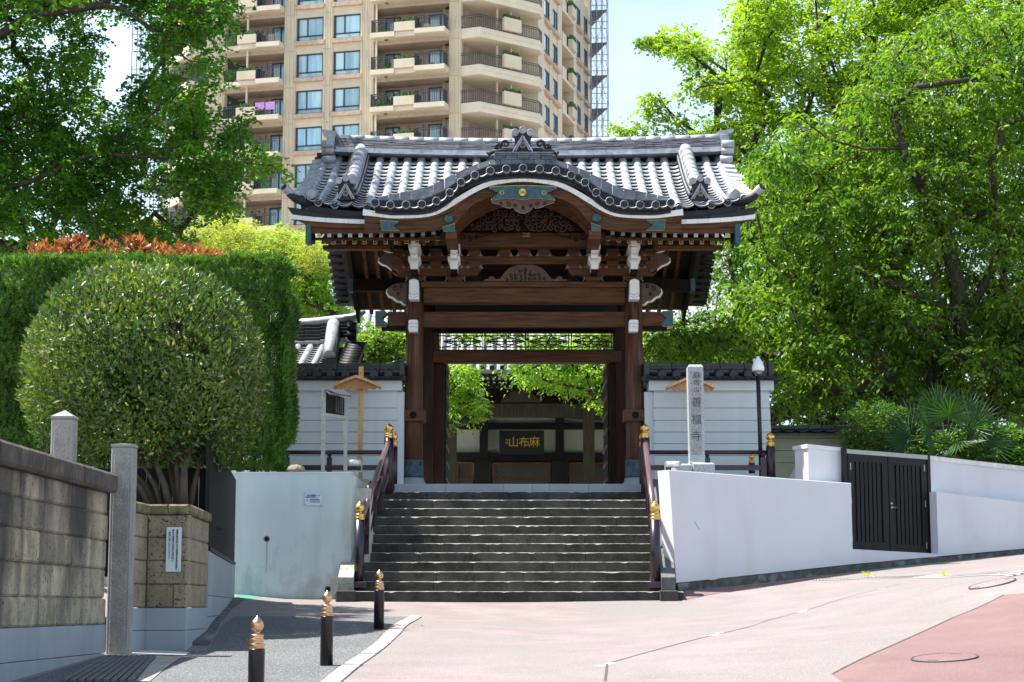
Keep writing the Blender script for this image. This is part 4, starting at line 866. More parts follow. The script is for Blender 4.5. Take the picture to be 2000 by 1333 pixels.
hb('eave_board', 600,1500,724,734,YH-5.0,.5,WOODB)
a = MB(); ye = YH-5.2; xa, xb = X_(600,ye,8), X_(1500,ye,8)
a.add([(xa,ye,Z_(722,ye)),(xb,ye,Z_(722,ye)),(xb,YH+5,Z_(722,ye)+6),(xa,YH+5,Z_(722,ye)+6),(xa,ye,Z_(722,ye)-.1),(xb,ye,Z_(722,ye)-.1),(xb,YH+12,Z_(722,ye)),(xa,YH+12,Z_(722,ye))],[(0,1,2,3),(4,5,1,0),(3,2,6,7),(5,4,7,6),(0,3,7,4),(1,5,6,2)]); a.build('roof_bed', TILE, hall)
sl_ = math.atan2(6, 10.2)
for k in range(60):
    x = xa+.29*k
    if x > xb: break
    a = MB(); a.tube([(x,ye-.04,Z_(719,ye)),(x,ye+4.2,Z_(719,ye)+4.2*math.tan(sl_))],.085,8); a.build('cover_tile', TILE, hall)
    put('eave_disc', CAPM, hall, Matrix.Translation(Vector((x,ye-.05,Z_(719,ye)))-ORG[hall.name]))
# doors with diamond lattice
GLS = M('paper_glass',(.1,.125,.14),.3,var=.05)
for p0, p1 in ((892,924),(962,1075),(1112,1188),(1195,1240)):
    hb('door_glass', p0,p1,904,960,YH+.1,.04,GLS)
    for t, b in ((904,908),(935,939),(943.5,948)): hb('door_rail', p0,p1,t,b,YH,.08,LAT)
    hb('door_stile', p0,p0+3,904,960,YH-.01,.09,LAT); hb('door_stile', p1-3,p1,904,960,YH-.01,.09,LAT)
    a = MB(); z0, z1 = Z_(935,YH), Z_(908,YH); x0, x1 = X_(p0+3,YH,3), X_(p1-3,YH,3); hh = z1-z0; st_ = .22; n_ = int((x1-x0+hh*1.8)/st_)+1
    for k in range(n_):
        for sg in (1,-1):
            xs_ = x0-hh*1.6+k*st_ if sg > 0 else x1+hh*1.6-k*st_; xe_ = xs_+sg*hh*1.6; t0 = 0; t1 = 1
            lo_, hi_ = sorted(((x0-xs_)/(xe_-xs_),(x1-xs_)/(xe_-xs_))); t0 = max(0,lo_); t1 = min(1,hi_)
            if t1-t0 > .05: a.bar((xs_+(xe_-xs_)*t0,YH+.06,z0+hh*t0),(xs_+(xe_-xs_)*t1,YH+.06,z0+hh*t1),.02,.018)
    a.build('diamond_lattice', LAT, hall, kind='stuff')
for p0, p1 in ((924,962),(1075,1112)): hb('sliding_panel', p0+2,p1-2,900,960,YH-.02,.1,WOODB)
tb = thing('name_tablet', 'black name tablet with gold characters hanging on the temple hall', 'tablet', tuple(W(1019,865,YH-.6)))
a = MB(); Y_ = YH-.6; a.bbox(X_(974.5,Y_,3),X_(1063,Y_,3),Y_,Y_+.08,Z_(889,Y_),Z_(841,Y_),.015); a.build('board', M('tablet_black',(.008,.008,.012),.35,var=0), tb)
GL2 = M('gold_letter',(.85,.55,.12),.4,metal=.2,var=.05)
for ch, px in (('山',1003),('布',1024),('麻',1044)): put_text(ch, .34, W(px,865,Y_-.01), tb, GL2, 'gold_character', ext=.006)
for ch, py in (('大','860'),('明','866')): put_text(ch, .09, W(990,float(py),Y_-.01), tb, GL2, 'small_character')
# ================================================================ TEMPLE GATE
CXP = 1021.5
gate = thing('temple_gate', 'large wooden temple gate with grey tiled roof and undulating gable atop the stairs', 'gate', (.22, 38.0, ZP))
def gb(nm, p0, p1, pt, pb, Y, dep, mat, bev=0, par=None):
    zt, zb = Z_(pt,Y), Z_(pb,Y); zm = (zt+zb)/2; a = MB()
    x0, x1 = X_(p0,Y,zm), X_(p1,Y,zm)
    if bev: a.bbox(x0,x1,Y,Y+dep,zb,zt,bev)
    else: a.box(x0,x1,Y,Y+dep,zb,zt)
    return a.build(nm, mat, par or gate)
def gp(nm, pts, Y, dep, mat, mir=False, par=None, c=CXP):
    if mir: pts = [(2*c-x, y) for x, y in pts][::-1]
    a = MB(); a.prism([(X_(x,Y,Z_(y,Y)), Z_(y,Y)) for x, y in pts], Y, Y+dep); return a.build(nm, mat, par or gate)
YE, YR, YK = 36.9, 40.3, 36.5
cx = X_(CXP, YE, 7.5)
zE = Z_(405,YE); zR = Z_(311,YR-.15)
def zroof(x, u): 
    fl = .16*max(0,(abs(x-cx)-3.1)/1.2)**2*(1-u)**1.5
    return zE+(zR-zE)*(.72*u+.28*u*u)+fl
def slope(u): return math.atan2((zR-zE)*(.72+.56*u), YR-YE)
TC = [(733,397),(762.5,401),(793,401),(824,400),(852.5,393.5),(878.7,377),(900.5,357),(927.5,343),(957.5,334.5),(989,331),(1021.5,329.5)]
TCF = TC+[(2*CXP-x, y) for x, y in TC[-2::-1]]
BT = [(735,386),(795,374),(840,364),(877,345),(915,327),(962,312),(1021.5,308)]
BTF = BT+[(2*CXP-x, y) for x, y in BT[-2::-1]]
def interp(L_, x): return float(np.interp(x, [p[0] for p in L_], [p[1] for p in L_]))
def ugab(x):
    px = proj(x, YK, 8.)[0]
    if abs(px-CXP) > 287: return 0.
    zg_ = Z_(interp(TCF, px), YK)-.1
    for q in np.linspace(0,1,60):
        if zroof(x,q)-.2 > zg_: return max(0,q-.06)
    return 1.
# -- main roof bed (front and rear)
xl, xr_ = cx-4.42, cx+4.42
a = MB(); nu, nxx = 12, 60; vs = []; fs = []
for j in range(nu+1):
    for i in range(nxx+1):
        x = xl+(xr_-xl)*i/nxx; u = ugab(x)+(1-ugab(x))*j/nu; vs.append((x, YE+(YR-YE)*u, zroof(x,u)-.09))
o_ = len(vs)
for j in range(nu+1):
    for i in range(nxx+1):
        x = xl+(xr_-xl)*i/nxx; u = ugab(x)+(1-ugab(x))*j/nu; vs.append((x, YE+(YR-YE)*u, zroof(x,u)-.2))
k = nxx+1
for j in range(nu):
    for i in range(nxx): fs.append((j*k+i,j*k+i+1,(j+1)*k+i+1,(j+1)*k+i)); fs.append((o_+j*k+i,o_+(j+1)*k+i,o_+(j+1)*k+i+1,o_+j*k+i+1))
for j in range(nu): fs.append((j*k,(j+1)*k,o_+(j+1)*k,o_+j*k)); fs.append((j*k+nxx,o_+j*k+nxx,o_+(j+1)*k+nxx,(j+1)*k+nxx))
for i in range(nxx): fs.append((i,o_+i,o_+i+1,i+1))
a.add(vs, fs); a.build('roof_bed', TILED, gate)
YRE = 45.65; zRE = Z_(606,YRE)
def zrear(v): return zR+(zRE-zR)*(1.28*v-.28*v*v)
a = MB(); vs = []; fs = []
for j in range(9):
    v = j/8; y = YR+(YRE-YR)*v; sh = .0
    for x in (xl+.35, xr_-.35): vs += [(x,y,zrear(v)),(x,y,zrear(v)+.14)]
for j in range(8):
    b_ = j*4; fs += [(b_,b_+2,b_+6,b_+4),(b_+1,b_+5,b_+7,b_+3),(b_,b_+4,b_+5,b_+1),(b_+2,b_+3,b_+7,b_+6)]
fs.append((32,34,35,33)); a.add(vs, fs); a.build('rear_roof_board', WOODI, gate)
a = MB()
for k_ in range(29):
    x = cx-4.2+.3*k_; a.tube([(x,YR+(YRE-YR)*v,zrear(v)+.2) for v in (0,.25,.5,.75,1)],.08,7)
a.build('rear_cover_tiles', TILED, gate, kind='stuff')
a = MB(); pts_ = [(YR+(YRE-YR)*v,zrear(v)+.15) for v in (0,.25,.5,.75,1.01)]
for xx in (xl+.2, xr_-.2):
    a = MB()
    for j in range(4): a.bar((xx,*pts_[j]),(xx,*pts_[j+1]),.5,.07)
    a.build('rear_tile_bed', TILED, gate)
# verge tiles on rear slope sides
for sd in (-1, 1):
    for j in range(19):
        v = (j+.5)/19; y = YR+(YRE-YR)*v; x = cx+sd*4.2; a = MB(); a.tube([(x,y,zrear(v)+.17),(x+sd*.32,y,zrear(v)+.13)],.075,8); a.build('verge_tile', TILED, gate)
# rear bargeboards and rafters
for sd in (-1,1):
    a = MB(); x = cx+sd*3.95
    for j in range(6):
        v0, v1 = j/6, (j+1)/6+.005; a.bar((x,YR+(YRE-YR)*v0,zrear(v0)-.16),(x,YR+(YRE-YR)*v1,zrear(v1)-.16),.07,.34)
    a.build('bargeboard', WOODD, gate)
for k_ in range(27):
    x = cx-3.64+.28*k_
    if abs(x-cx) < 1.5: continue
    a = MB()
    for j in range(3):
        v0, v1 = .1+j*.3, .1+(j+1)*.3+.003; a.bar((x,YR+(YRE-YR)*v0,zrear(v0)-.055),(x,YR+(YRE-YR)*v1,zrear(v1)-.055),.085,.1)
    a.build('rear_rafter', WOOD, gate)
a = MB(); a.box(cx-3.9,cx+3.9,44.0,44.25,zrear((44-YR)/(YRE-YR))-.32,zrear((44-YR)/(YRE-YR))-.14); a.build('rear_purlin', WOOD, gate)
yp_ = 42.15; a = MB(); a.box(cx-3.85,cx+3.85,yp_,yp_+.28,Z_(568,yp_),Z_(546,yp_)); a.build('middle_purlin', WOODD, gate)
for sd in (-1,1): a = MB(); x = cx+sd*3.86; a.box(x-.05,x+.05,yp_-.02,yp_+.3,Z_(569,yp_),Z_(545,yp_)); a.build('purlin_cap', TEAL, gate)
# -- cover tiles
tl = .42
ctm = MB()
for y0, y1, r in ((0,tl,.088),): 
    n = 9; vs = []; 
    for y in (0.,.03,tl):
        rr = r*1.04 if y < .02 else r
        for i_ in range(n+1):
            t = math.pi*i_/n; vs.append((rr*math.cos(t), y, rr*math.sin(t)))
    fs = [(q*(n+1)+i_, q*(n+1)+i_+1, (q+1)*(n+1)+i_+1, (q+1)*(n+1)+i_) for q in range(2) for i_ in range(n)]+[tuple(range(n+1))]
    ctm.add(vs, fs, 0, True)
CTM = ctm.mesh('cover_tile', TILE)
def Mx(loc, ang, par, roll=0., yaw=0.): return Matrix.Translation(Vector(loc)-ORG[par.name]) @ Matrix.Rotation(yaw,4,'Z') @ Matrix.Rotation(ang,4,'X') @ Matrix.Rotation(roll,4,'Y')
L_s = math.hypot(YR-YE, zR-zE); rows = sorted([cx+.09+.3*k for k in range(15)]+[cx-.09-.3*k for k in range(15)])
def hidden(x, u):
    px, py = proj(x, YE+(YR-YE)*u, zroof(x,u)+.1)
    if abs(px-CXP) < 287: return py > interp(BTF, px)+9
    return False
nct = int(L_s/(tl-.02))
for x in rows:
    if abs(abs(x-cx)-3.39) < .02: continue
    for j in range(nct+1):
        u = j/nct*.985
        if hidden(x, min(1,u+.12)): continue
        y = YE+(YR-YE)*u; xx = x + (.0 if abs(x-cx) < 3.2 else (1 if x > cx else -1)*.10*(1-u)**2*((abs(x-cx)-3.2)/1.1))
        if j == 0: put('eave_disc', CAPM, gate, Mx((xx,y-.06,zroof(x,0)+.0),0,gate))
        put('cover_tile', CTM, gate, Mx((xx, y-.05, zroof(x,u)-.02), slope(u), gate, yaw=random.uniform(-.01,.01)))
PAN = panshape(.29, .05, .055, .05, .32); npan = 16; cnt = 0; extra = []
mids = [(rows[i]+rows[i+1])/2 for i in range(len(rows)-1) if rows[i+1]-rows[i] > .25]+[cx]
for x in sorted(mids, key=lambda v: abs(v-cx), reverse=True):
    for j in range(npan):
        u = j/npan
        if hidden(x, u+.05): continue
        y = YE+(YR-YE)*u; loc = (x, y-.06, zroof(x,u)-.055)
        if cnt < 300: put('pan_tile', PAN, gate, Mx(loc, slope(u)-.04, gate)); cnt += 1
        else: extra.append((loc, slope(u)-.04))
if extra:
    a = MB()
    for loc, an in extra:
        R_ = Matrix.Rotation(an,4,'X'); a.add([R_@v.co+Vector(loc) for v in PAN.vertices],[tuple(p.vertices) for p in PAN.polygons])
    a.build('pan_tiles', TILE, gate, kind='stuff')
# verge (side) tiles, front slope
for sd in (-1,1):
    for j in range(10):
        u = .06+j*.095; y = YE+(YR-YE)*u; x = cx+sd*4.36; z = zroof(x,u)+.06; a = MB()
        a.tube([(x-sd*.06,y,z+.02),(x+sd*.24-sd*.02*j*.4,y,z-.01),(x+sd*.25-sd*.02*j*.4,y,z-.01)],[.082,.082,.088],10); a.build('verge_tile', TILE, gate)
    a = MB()
    for j in range(10):
        u0, u1 = j/10, (j+1)/10; x = cx+sd*4.36; a.bar((x,YE+(YR-YE)*u0,zroof(x,u0)-.12),(x,YE+(YR-YE)*u1,zroof(x,u1)-.12),.1,.2)
    a.build('verge_board', WOODD, gate)
    # upturned corner tile
    x = cx+sd*4.45; z = zroof(x,0); a = MB()
    a.tube([(x-sd*.12,YE+.3,z+.02),(x+sd*.05,YE+.02,z+.0),(x+sd*.17,YE-.15,z+.05),(x+sd*.25,YE-.26,z+.13)],[.085,.085,.085,.09],12); a.build('corner_tile', TILE, gate)
    o_ = put('eave_disc', CAPM, gate, Mx((x+sd*.26,YE-.27,z+.13),-.5,gate,yaw=sd*.65))
    a = MB(); a.tube([(x-sd*.28,YE+.25,z+.1),(x-sd*.22,YE+.0,z+.06)],[.11,.10],10); a.build('corner_boss', TILE, gate)
    # under-eave tiles at the corner
    a = MB(); a.tube([(x-sd*.2,YE+.05,z-.12),(x+sd*.08,YE-.1,z-.04),(x+sd*.2,YE-.2,z+.03)],[.1,.09,.06],8); a.build('corner_under_tile', TILED, gate)
# -- ridge
Yq = YR; zb0 = Z_(307,Yq-.2); hR = Z_(275,Yq-.2)-zb0; xL, xR = X_(655,Yq,9.6), X_(1406,Yq,9.6)
def sag(x): return .09*(((x-cx)/4.1)**2)*1.0
ncs = 9
for k_ in range(-2, ncs):
    th = .24-.008*max(k_,0) if k_ >= 0 else .33
    if k_ == -2: z0, z1, th = zb0, zb0+.05, .34
    elif k_ == -1: z0, z1, th = zb0+.055, zb0+.125, .29
    else: z0 = zb0+.15+(hR-.15)*k_/ncs; z1 = zb0+.15+(hR-.15)*(k_+1)/ncs-.006
    n_ = 24 if k_ >= 0 else 20; off = random.random()
    for j in range(n_+1):
        l = xL+(xR-xL)*max(0,(j-off)/n_); r = xL+(xR-xL)*min(1,(j+1-off)/n_)
        if r-l < .04: continue
        a = MB(); dl, dr = sag(l), sag(r); y0, y1 = Yq-th+random.uniform(-.006,.004), Yq+th
        a.add([(l+.002,y0,z0+dl),(r-.002,y0,z0+dr),(r-.002,y1,z0+dr),(l+.002,y1,z0+dl),(l+.002,y0+.01,z1+dl),(r-.002,y0+.01,z1+dr),(r-.002,y1,z1+dr),(l+.002,y1,z1+dl)],[(0,3,2,1),(4,5,6,7),(0,1,5,4),(1,2,6,5),(2,3,7,6),(3,0,4,7)])
        a.build('ridge_tile', TILE if k_ < 0 else TILEM, gate)
nrt = 26
for j in range(nrt):
    l = xL+(xR-xL)*j/nrt; r = xL+(xR-xL)*(j+1)/nrt; a = MB(); a.tube([(l,Yq,zb0+hR+sag(l)-.0),(r-.01,Yq,zb0+hR+sag(r)-.0),(r-.008,Yq,zb0+hR+sag(r))],[.1,.1,.09],12); a.build('ridge_cap_tile', TILE, gate)
for sd in (-1,1):
    xe = xL if sd < 0 else xR; a = MB(); zt_r = zb0+hR+sag(xe)
    a.bbox(min(xe,xe+sd*.17),max(xe,xe+sd*.17),Yq-.27,Yq+.27,zb0+.02,zt_r+.03,.01); a.build('ridge_end_plate', TILE, gate)
    a = MB(); pts = [(0,-.06),(.08,-.02),(.27,.03),(.29,.11),(.0,.07),(-.05,.06)]
    a.prism([(xe+sd*x,zt_r+.06+z) for x,z in pts],Yq-.18,Yq+.18); a.build('ridge_horn', TILE, gate)
    for q, (pz) in enumerate((285,299,316,330)):
        z = Z_(pz,Yq-.2); x = xe+sd*(.14-.012*q*q); a = MB(); rr = .09 if q%2 == 0 else .075
        a.tube([(x-.13,Yq-.33-.02*q,z),(x+.13,Yq-.33-.02*q,z),(x+.135,Yq-.33-.02*q,z)],[rr,rr,rr*.9],12); a.build('stacked_roll', TILE, gate)
# -- ornamental end tile
def oni(nm, pxc, pyb, pyt, Y, wpx, wings=False):
    z0, z1 = Z_(pyb,Y), Z_(pyt,Y); h = z1-z0; x = X_(pxc,Y,z0); w_ = wpx/F*(Y*.99+1); a = MB()
    a.prism([(x-w_*.5,z0),(x+w_*.5,z0),(x+w_*.42,z0+h*.45),(x+w_*.5,z0+h*.7),(x+w_*.2,z0+h*.82),(x-w_*.2,z0+h*.82),(x-w_*.5,z0+h*.7),(x-w_*.42,z0+h*.45)],Y,Y+.14)
    a.build(nm, TILED, gate)
    for sx, sz in ((-.42,.8),(0,.9),(.42,.8)):
        a = MB(); r = w_*.2; a.lathe([(r,-.22),(r,.03),(r*.8,.03),(r*.75,.015)],(x+w_*sx,Y,z0+h*sz),16,axis='Y'); a.build('ornament_roll', TILE, gate)
    a = MB()
    for s_ in (-1,1):
        a.bar((x+s_*w_*.5,Y-.02,z0+h*.04),(x,Y-.02,z0+h*.66),.03,.03*1.2,up=(0,1,0)); a.bar((x+s_*w_*.38,Y-.012,z0+h*.04),(x,Y-.012,z0+h*.55),.02,.02,up=(0,1,0))
    a.build('chevron_trim', TILE, gate)
    a = MB(); r = w_*.17
    a.lathe([(r,0),(r,.012)],(x,Y-.002,z0+h*.26),16,axis='Y')
    for k_ in range(16):
        t = k_*math.pi/8; a.bar((x+r*.3*math.cos(t),Y-.02,z0+h*.26+r*.3*math.sin(t)),(x+r*1.02*math.cos(t),Y-.02,z0+h*.26+r*1.02*math.sin(t)),.018,.02,up=(0,1,0))
    a.build('chrysanthemum', M('crest_tile',(.2,.17,.15),.5,var=.2), gate)
    if wings:
        for s_ in (-1,1):
            a = MB()
            for cx_, cz_, r in ((.95,.32,.2),(1.32,.2,.15)):
                pts = [(x+s_*w_*(cx_+r*(1-k_/16)*math.cos(-.4+k_*.55)*1.2),Y+.03,z0+h*(cz_+r*(1-k_/16)*math.sin(-.4+k_*.55)*.95)) for k_ in range(15)]
                a.tube(pts,[.035-.0015*k_ for k_ in range(15)],6)
            a.tube([(x+s_*w_*.55,Y+.03,z0+h*.05),(x+s_*w_*1.2,Y+.03,z0+h*.04),(x+s_*w_*1.6,Y+.03,z0+h*.02),(x+s_*w_*1.85,Y+.03,z0-h*.1),(x+s_*w_*1.95,Y+.03,z0)],[.05,.05,.04,.04,.03],8)
            a.build('cloud_wing', TILED, gate)
oni('gable_ornament', 1021, 296.5, 250, YK+.35, 36, True)
for k_, (t, b) in enumerate(((297,300.5),(300.5,304),(304,307.5),(307.5,311))):
    a = MB(); Y = YK+.25+.01*k_
    for j in range(5):
        l = 966+23*j-k_*.8; gb('ornament_base_tile', l+.4, l+22.6, t, b-.3, Y, .25, TILEM, .006)
for sd in (-1,1):
    pc = CXP+sd*346.5
    oni('ridge_ornament', pc, 391, 344, YE+.12, 34)
# -- descending ridges
for sd in (-1,1):
    pT = Vector((X_(CXP+sd*317,YR-.25,9.5),YR-.3,Z_(291,YR-.3))); pB = Vector((X_(CXP+sd*343,YE+.35,8),YE+.4,Z_(365,YE+.4)))
    n_ = 9
    for q, (wd, off, mt) in enumerate([(.2,.0,TILE),(.3,-.05,TILE),(.34,-.1,TILED),(.37,-.15,TILE),(.4,-.2,TILED)]):
        for j in range(n_ if q == 0 else 7):
            nn = n_ if q == 0 else 7; t0, t1 = j/nn, (j+1)/nn
            bow = lambda t: -.16*4*t*(1-t)*.6
            p = pB.lerp(pT,t0)+Vector((0,0,off+bow(t0))); r = pB.lerp(pT,t1)+Vector((0,0,off+bow(t1))); a = MB()
            if q == 0: a.tube([p,r-(r-p)*.03],[.135,.125],12); a.build('descending_cap_tile', TILE, gate)
            else: a.bar(p, r-(r-p)*.015, wd, .045); a.build('descending_ridge_tile', mt, gate)
# -- karahafu roof
KW = [(709,409),(740,413),(765,416),(805,416),(840,412.5),(865,402.5),(890,387.5),(915,372.5),(940,360),(965,352.5),(1000,347.5),(1021.5,346.5)]
def mirror(L_): return L_+[(2*CXP-x,y) for x,y in L_[-2::-1]]
def wc(L_, Y, n=4): return [(X_(x,Y,Z_(y,Y)),Z_(y,Y)) for x,y in smooth_poly(L_, n)]
KWF = mirror(KW)
shiftc = lambda L_, dy: [(x,y+dy) for x,y in L_]
tcw = smooth_poly(TCF, 4)
a = MB(); top = [(X_(x,YK,Z_(y,YK)),Z_(y-1,YK)) for x,y in tcw]; bot = [(x,z-.12) for x,z in top]; a.strip(top,bot,YK+.05,38.55); a.build('gable_roof_bed', TILED, gate)
KPAN = panshape(.27, .06, .02, .05, .32, nm='gable_pan_tile', mat=TILE)
for i,(px,py) in enumerate(TCF):
    x, z = X_(px,YK,Z_(py,YK)), Z_(py,YK); pn = TCF[max(i-1,0)]; pq = TCF[min(i+1,len(TCF)-1)]; roll = -math.atan2(pq[1]-pn[1],pq[0]-pn[0])
    put('eave_disc', CAPM, gate, Mx((x,YK-.03,z),0,gate))
    a = MB(); a.tube([(x,YK-.02,z),(x,YK+.5,z+.015)],.082,12); a.build('gable_cover_tile', TILE, gate)
    if i < len(TCF)-1:
        qx, qy = TCF[i+1]; mx_, my_ = (px+qx)/2, (py+qy)/2; rl = math.atan2(-(qy-py),(qx-px)); wd = math.hypot(qx-px,qy-py)/30.
        for k_ in (0,1): put('gable_pan_tile', KPAN, gate, Mx((X_(mx_,YK,Z_(my_,YK)),YK+.01+.13*k_,Z_(my_+6.5-2.2*k_,YK)),0,gate,roll=-rl) @ Matrix.Diagonal((wd,1,1,1)))
        a = MB(); p_ = X_(mx_,YK+.3,8); 
# edge course of flat tiles above the discs
BB = [(745,391),(795,391),(822,390),(862,376),(902,347),(940,328.5),(962,321),(1021.5,319)]
bt = smooth_poly(BTF,3); bb_x = [p[0] for p in mirror(BB)]; bb_y = [p[1] for p in mirror(BB)]
xs_ = np.linspace(737,2*CXP-737,27)
for i in range(26):
    l, r = xs_[i]+.5, xs_[i+1]-.5; v = []
    for px in (l,r):
        t = float(np.interp(px,[p[0] for p in bt],[p[1] for p in bt])); b = float(np.interp(px,bb_x,bb_y)); 
        v.append(((px,b,YK+.28),(px,t,YK+.31)))
    P = [Vector((X_(p[0],p[2],Z_(p[1],p[2])),p[2],Z_(p[1],p[2]))) for p in (v[0][0],v[1][0],v[1][1],v[0][1])]; a = MB()
    a.add(P+[p+Vector((0,.12,-.1)) for p in P],[(0,1,2,3),(7,6,5,4),(0,4,5,1),(1,5,6,2),(2,6,7,3),(3,7,4,0)]); a.build('edge_course_tile', TILEM, gate)
a = MB(); bbm = [(x,y) for x,y in zip(bb_x,bb_y)]; top = wc(shiftc(bbm,-1),YK+.35,2); a.strip(top,[(x,z-.16) for x,z in top],YK+.3,YK+.6); a.build('edge_course_bed', TILED, gate)
# dark batten below the discs, white edge boards, bargeboard
a = MB(); a.strip(wc(shiftc(TCF,4),YK+.1,3),[(x,z-.155) for x,z in wc(shiftc(TCF,4),YK+.1,3)],YK+.1,YK+.4); a.build('eave_batten', TILED, gate)
seg = np.linspace(709,2*CXP-709,32); kx = [p[0] for p in smooth_poly(KWF,4)]; ky = [p[1] for p in smooth_poly(KWF,4)]
kf = lambda px: float(np.interp(px,kx,ky)); kth = lambda px: 8.5+2.5*min(1,abs(px-CXP)/300)
for i in range(31):
    l, r = seg[i]+.15, seg[i+1]-.15; m_ = (l+r)/2; a = MB(); Y = YK+.13
    # measure thickness normal to the curve
    def nrm(px): s_ = (kf(px+3)-kf(px-3))/6; return s_/math.hypot(1,s_), -1/math.hypot(1,s_)
    T = [(X_(q,Y,Z_(kf(q),Y)),Z_(kf(q),Y)) for q in (l,m_,r)]; B = []
    for q in (l,m_,r):
        nx_, ny_ = nrm(q); h_ = kth(q); B.append((X_(q-nx_*h_,Y,Z_(kf(q)-ny_*h_,Y)),Z_(kf(q)-ny_*h_,Y)))
    a.strip(T,B,Y,Y+.1); a.build('white_edge_board', WHT2, gate)
INN = mirror([(885,441),(900,424),(922,400),(952,386.5),(985,379),(1021.5,376.5)])
OUTB = mirror([(709,430),(745,431),(800,427),(840,421),(865,411),(890,396),(915,381),(940,368.5),(965,361),(1000,356),(1021.5,355)])
LOW = mirror([(709,452),(745,453),(800,453),(840,450),(862,447),(885,441),(900,424),(922,400),(952,386.5),(985,379),(1021.5,376.5)])
def resamp(L_, n):
    L_ = smooth_poly(L_,4); x = np.array([p[0] for p in L_]); y = np.array([p[1] for p in L_]); s_ = np.concatenate([[0],np.cumsum(np.hypot(np.diff(x),np.diff(y)))]); t = np.linspace(0,s_[-1],n); return list(zip(np.interp(t,s_,x),np.interp(t,s_,y)))
Y = YK+.2; o1 = resamp(shiftc(OUTB,-6),80); 
def cw(L_, Y): return [(X_(x,Y,Z_(y,Y)),Z_(y,Y)) for x,y in L_]
xs2 = np.linspace(712,2*CXP-712,100); tp = resamp(shiftc(OUTB,-6),200); lo = resamp(LOW,200)
fI = lambda L_,x: float(np.interp(x,[p[0] for p in L_],[p[1] for p in L_]))
a = MB(); a.strip(cw([(x,fI(tp,x)) for x in xs2],Y),cw([(x,fI(lo,x)) for x in xs2],Y),Y,Y+.12); a.build('gable_bargeboard', WOOD, gate)
a = MB(); a.strip(cw([(x,fI(tp,x)+2) for x in xs2],Y),cw([(x,fI(tp,x)*.62+fI(lo,x)*.38) for x in xs2],Y),Y-.045,Y); a.build('gable_moulding', WOOD, gate)
a = MB(); a.strip(cw([(x,fI(tp,x)*.08+fI(lo,x)*.92) for x in xs2],Y),cw([(x,fI(lo,x)+1.5) for x in xs2],Y),Y-.02,Y); a.build('gable_moulding', WOOD, gate)
# nested ribs of the arched ceiling
RI = mirror([(896,458),(912,441),(935,425),(965,410),(995,403),(1021.5,401)])
r0 = resamp(INN,60); r1 = resamp(RI,60)
for k_ in range(7):
    t0, t1 = k_/7, (k_+.62)/7; Yk_ = Y+.12+.1*k_
    A_ = [(x0*(1-t0)+x1*t0,y0*(1-t0)+y1*t0) for (x0,y0),(x1,y1) in zip(r0,r1)]; B_ = [(x0*(1-t1)+x1*t1,y0*(1-t1)+y1*t1) for (x0,y0),(x1,y1) in zip(r0,r1)]
    a = MB(); a.strip(cw([(x,y-4) for x,y in A_],Yk_),cw(B_,Yk_),Yk_,Yk_+.1); a.build('arch_rib', WOOD, gate)
# tympanum with carving
YT = Y+1.2; tym = [(x,y-4) for x,y in resamp(RI,30)]+[(1150,452),(893,452)]
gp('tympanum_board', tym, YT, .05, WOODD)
def spiral(a, x, z, Y, r, d, turns=1.4, r0_=.014, ph=0.):
    n = 13; a.tube([(x+d*r*(1-t_/n*.85)*math.cos(ph+t_/n*turns*6.28),Y,z+r*(1-t_/n*.85)*math.sin(ph+t_/n*turns*6.28)) for t_ in range(n)],[r0_*(1-.5*t_/n) for t_ in range(n)],5,cap=False)
a = MB(); rs = random.Random(4)
for px, py in [(x,y) for y in (447,437,427,417,409) for x in range(912,1022,11)]:
    if py < interp(RI,px)+7: continue
    for sd in (-1,1):
        q = CXP+sd*(CXP-px+rs.uniform(-2,2)); p_ = (X_(q,YT,8),Z_(py+rs.uniform(-2,2),YT)); spiral(a,p_[0],p_[1],YT-.03,.075*rs.uniform(.7,1.15),sd*rs.choice((1,1,-1)),1.3,.02,rs.uniform(0,6))
a.build('carved_scrollwork', M('scroll_wood',(.05,.022,.010),.55,var=.3), gate)
gb('rainbow_beam', 893, 1150, 450, 482, 38.25, .35, WOOD, .02)
for sd in (-1,1):
    a = MB()
    for dx, dy, r in ((118,9,.07),(104,13,.055),(92,8,.04)): spiral(a,X_(CXP+sd*dx,38.25,7.5),Z_(456+dy,38.25),38.245,r,sd,1.2,.012,1.)
    a.tube([(X_(CXP+sd*p_,38.245,7.5),38.245,Z_(q_,38.245)) for p_,q_ in ((88,464),(75,462),(64,457),(58,456))],.007,5); a.build('beam_scroll', WOODD, gate)
gb('votive_sticker', 1020.5, 1034.5, 453, 463, 38.242, .006, M('old_paper',(.3,.2,.1),.8))
put_text('播ゐり', .055, W(1027.5,459.6,38.236), gate, INK, ext=.001); put_text('三代目', .025, W(1027.5,454.7,38.236), gate, INK, ext=.001)
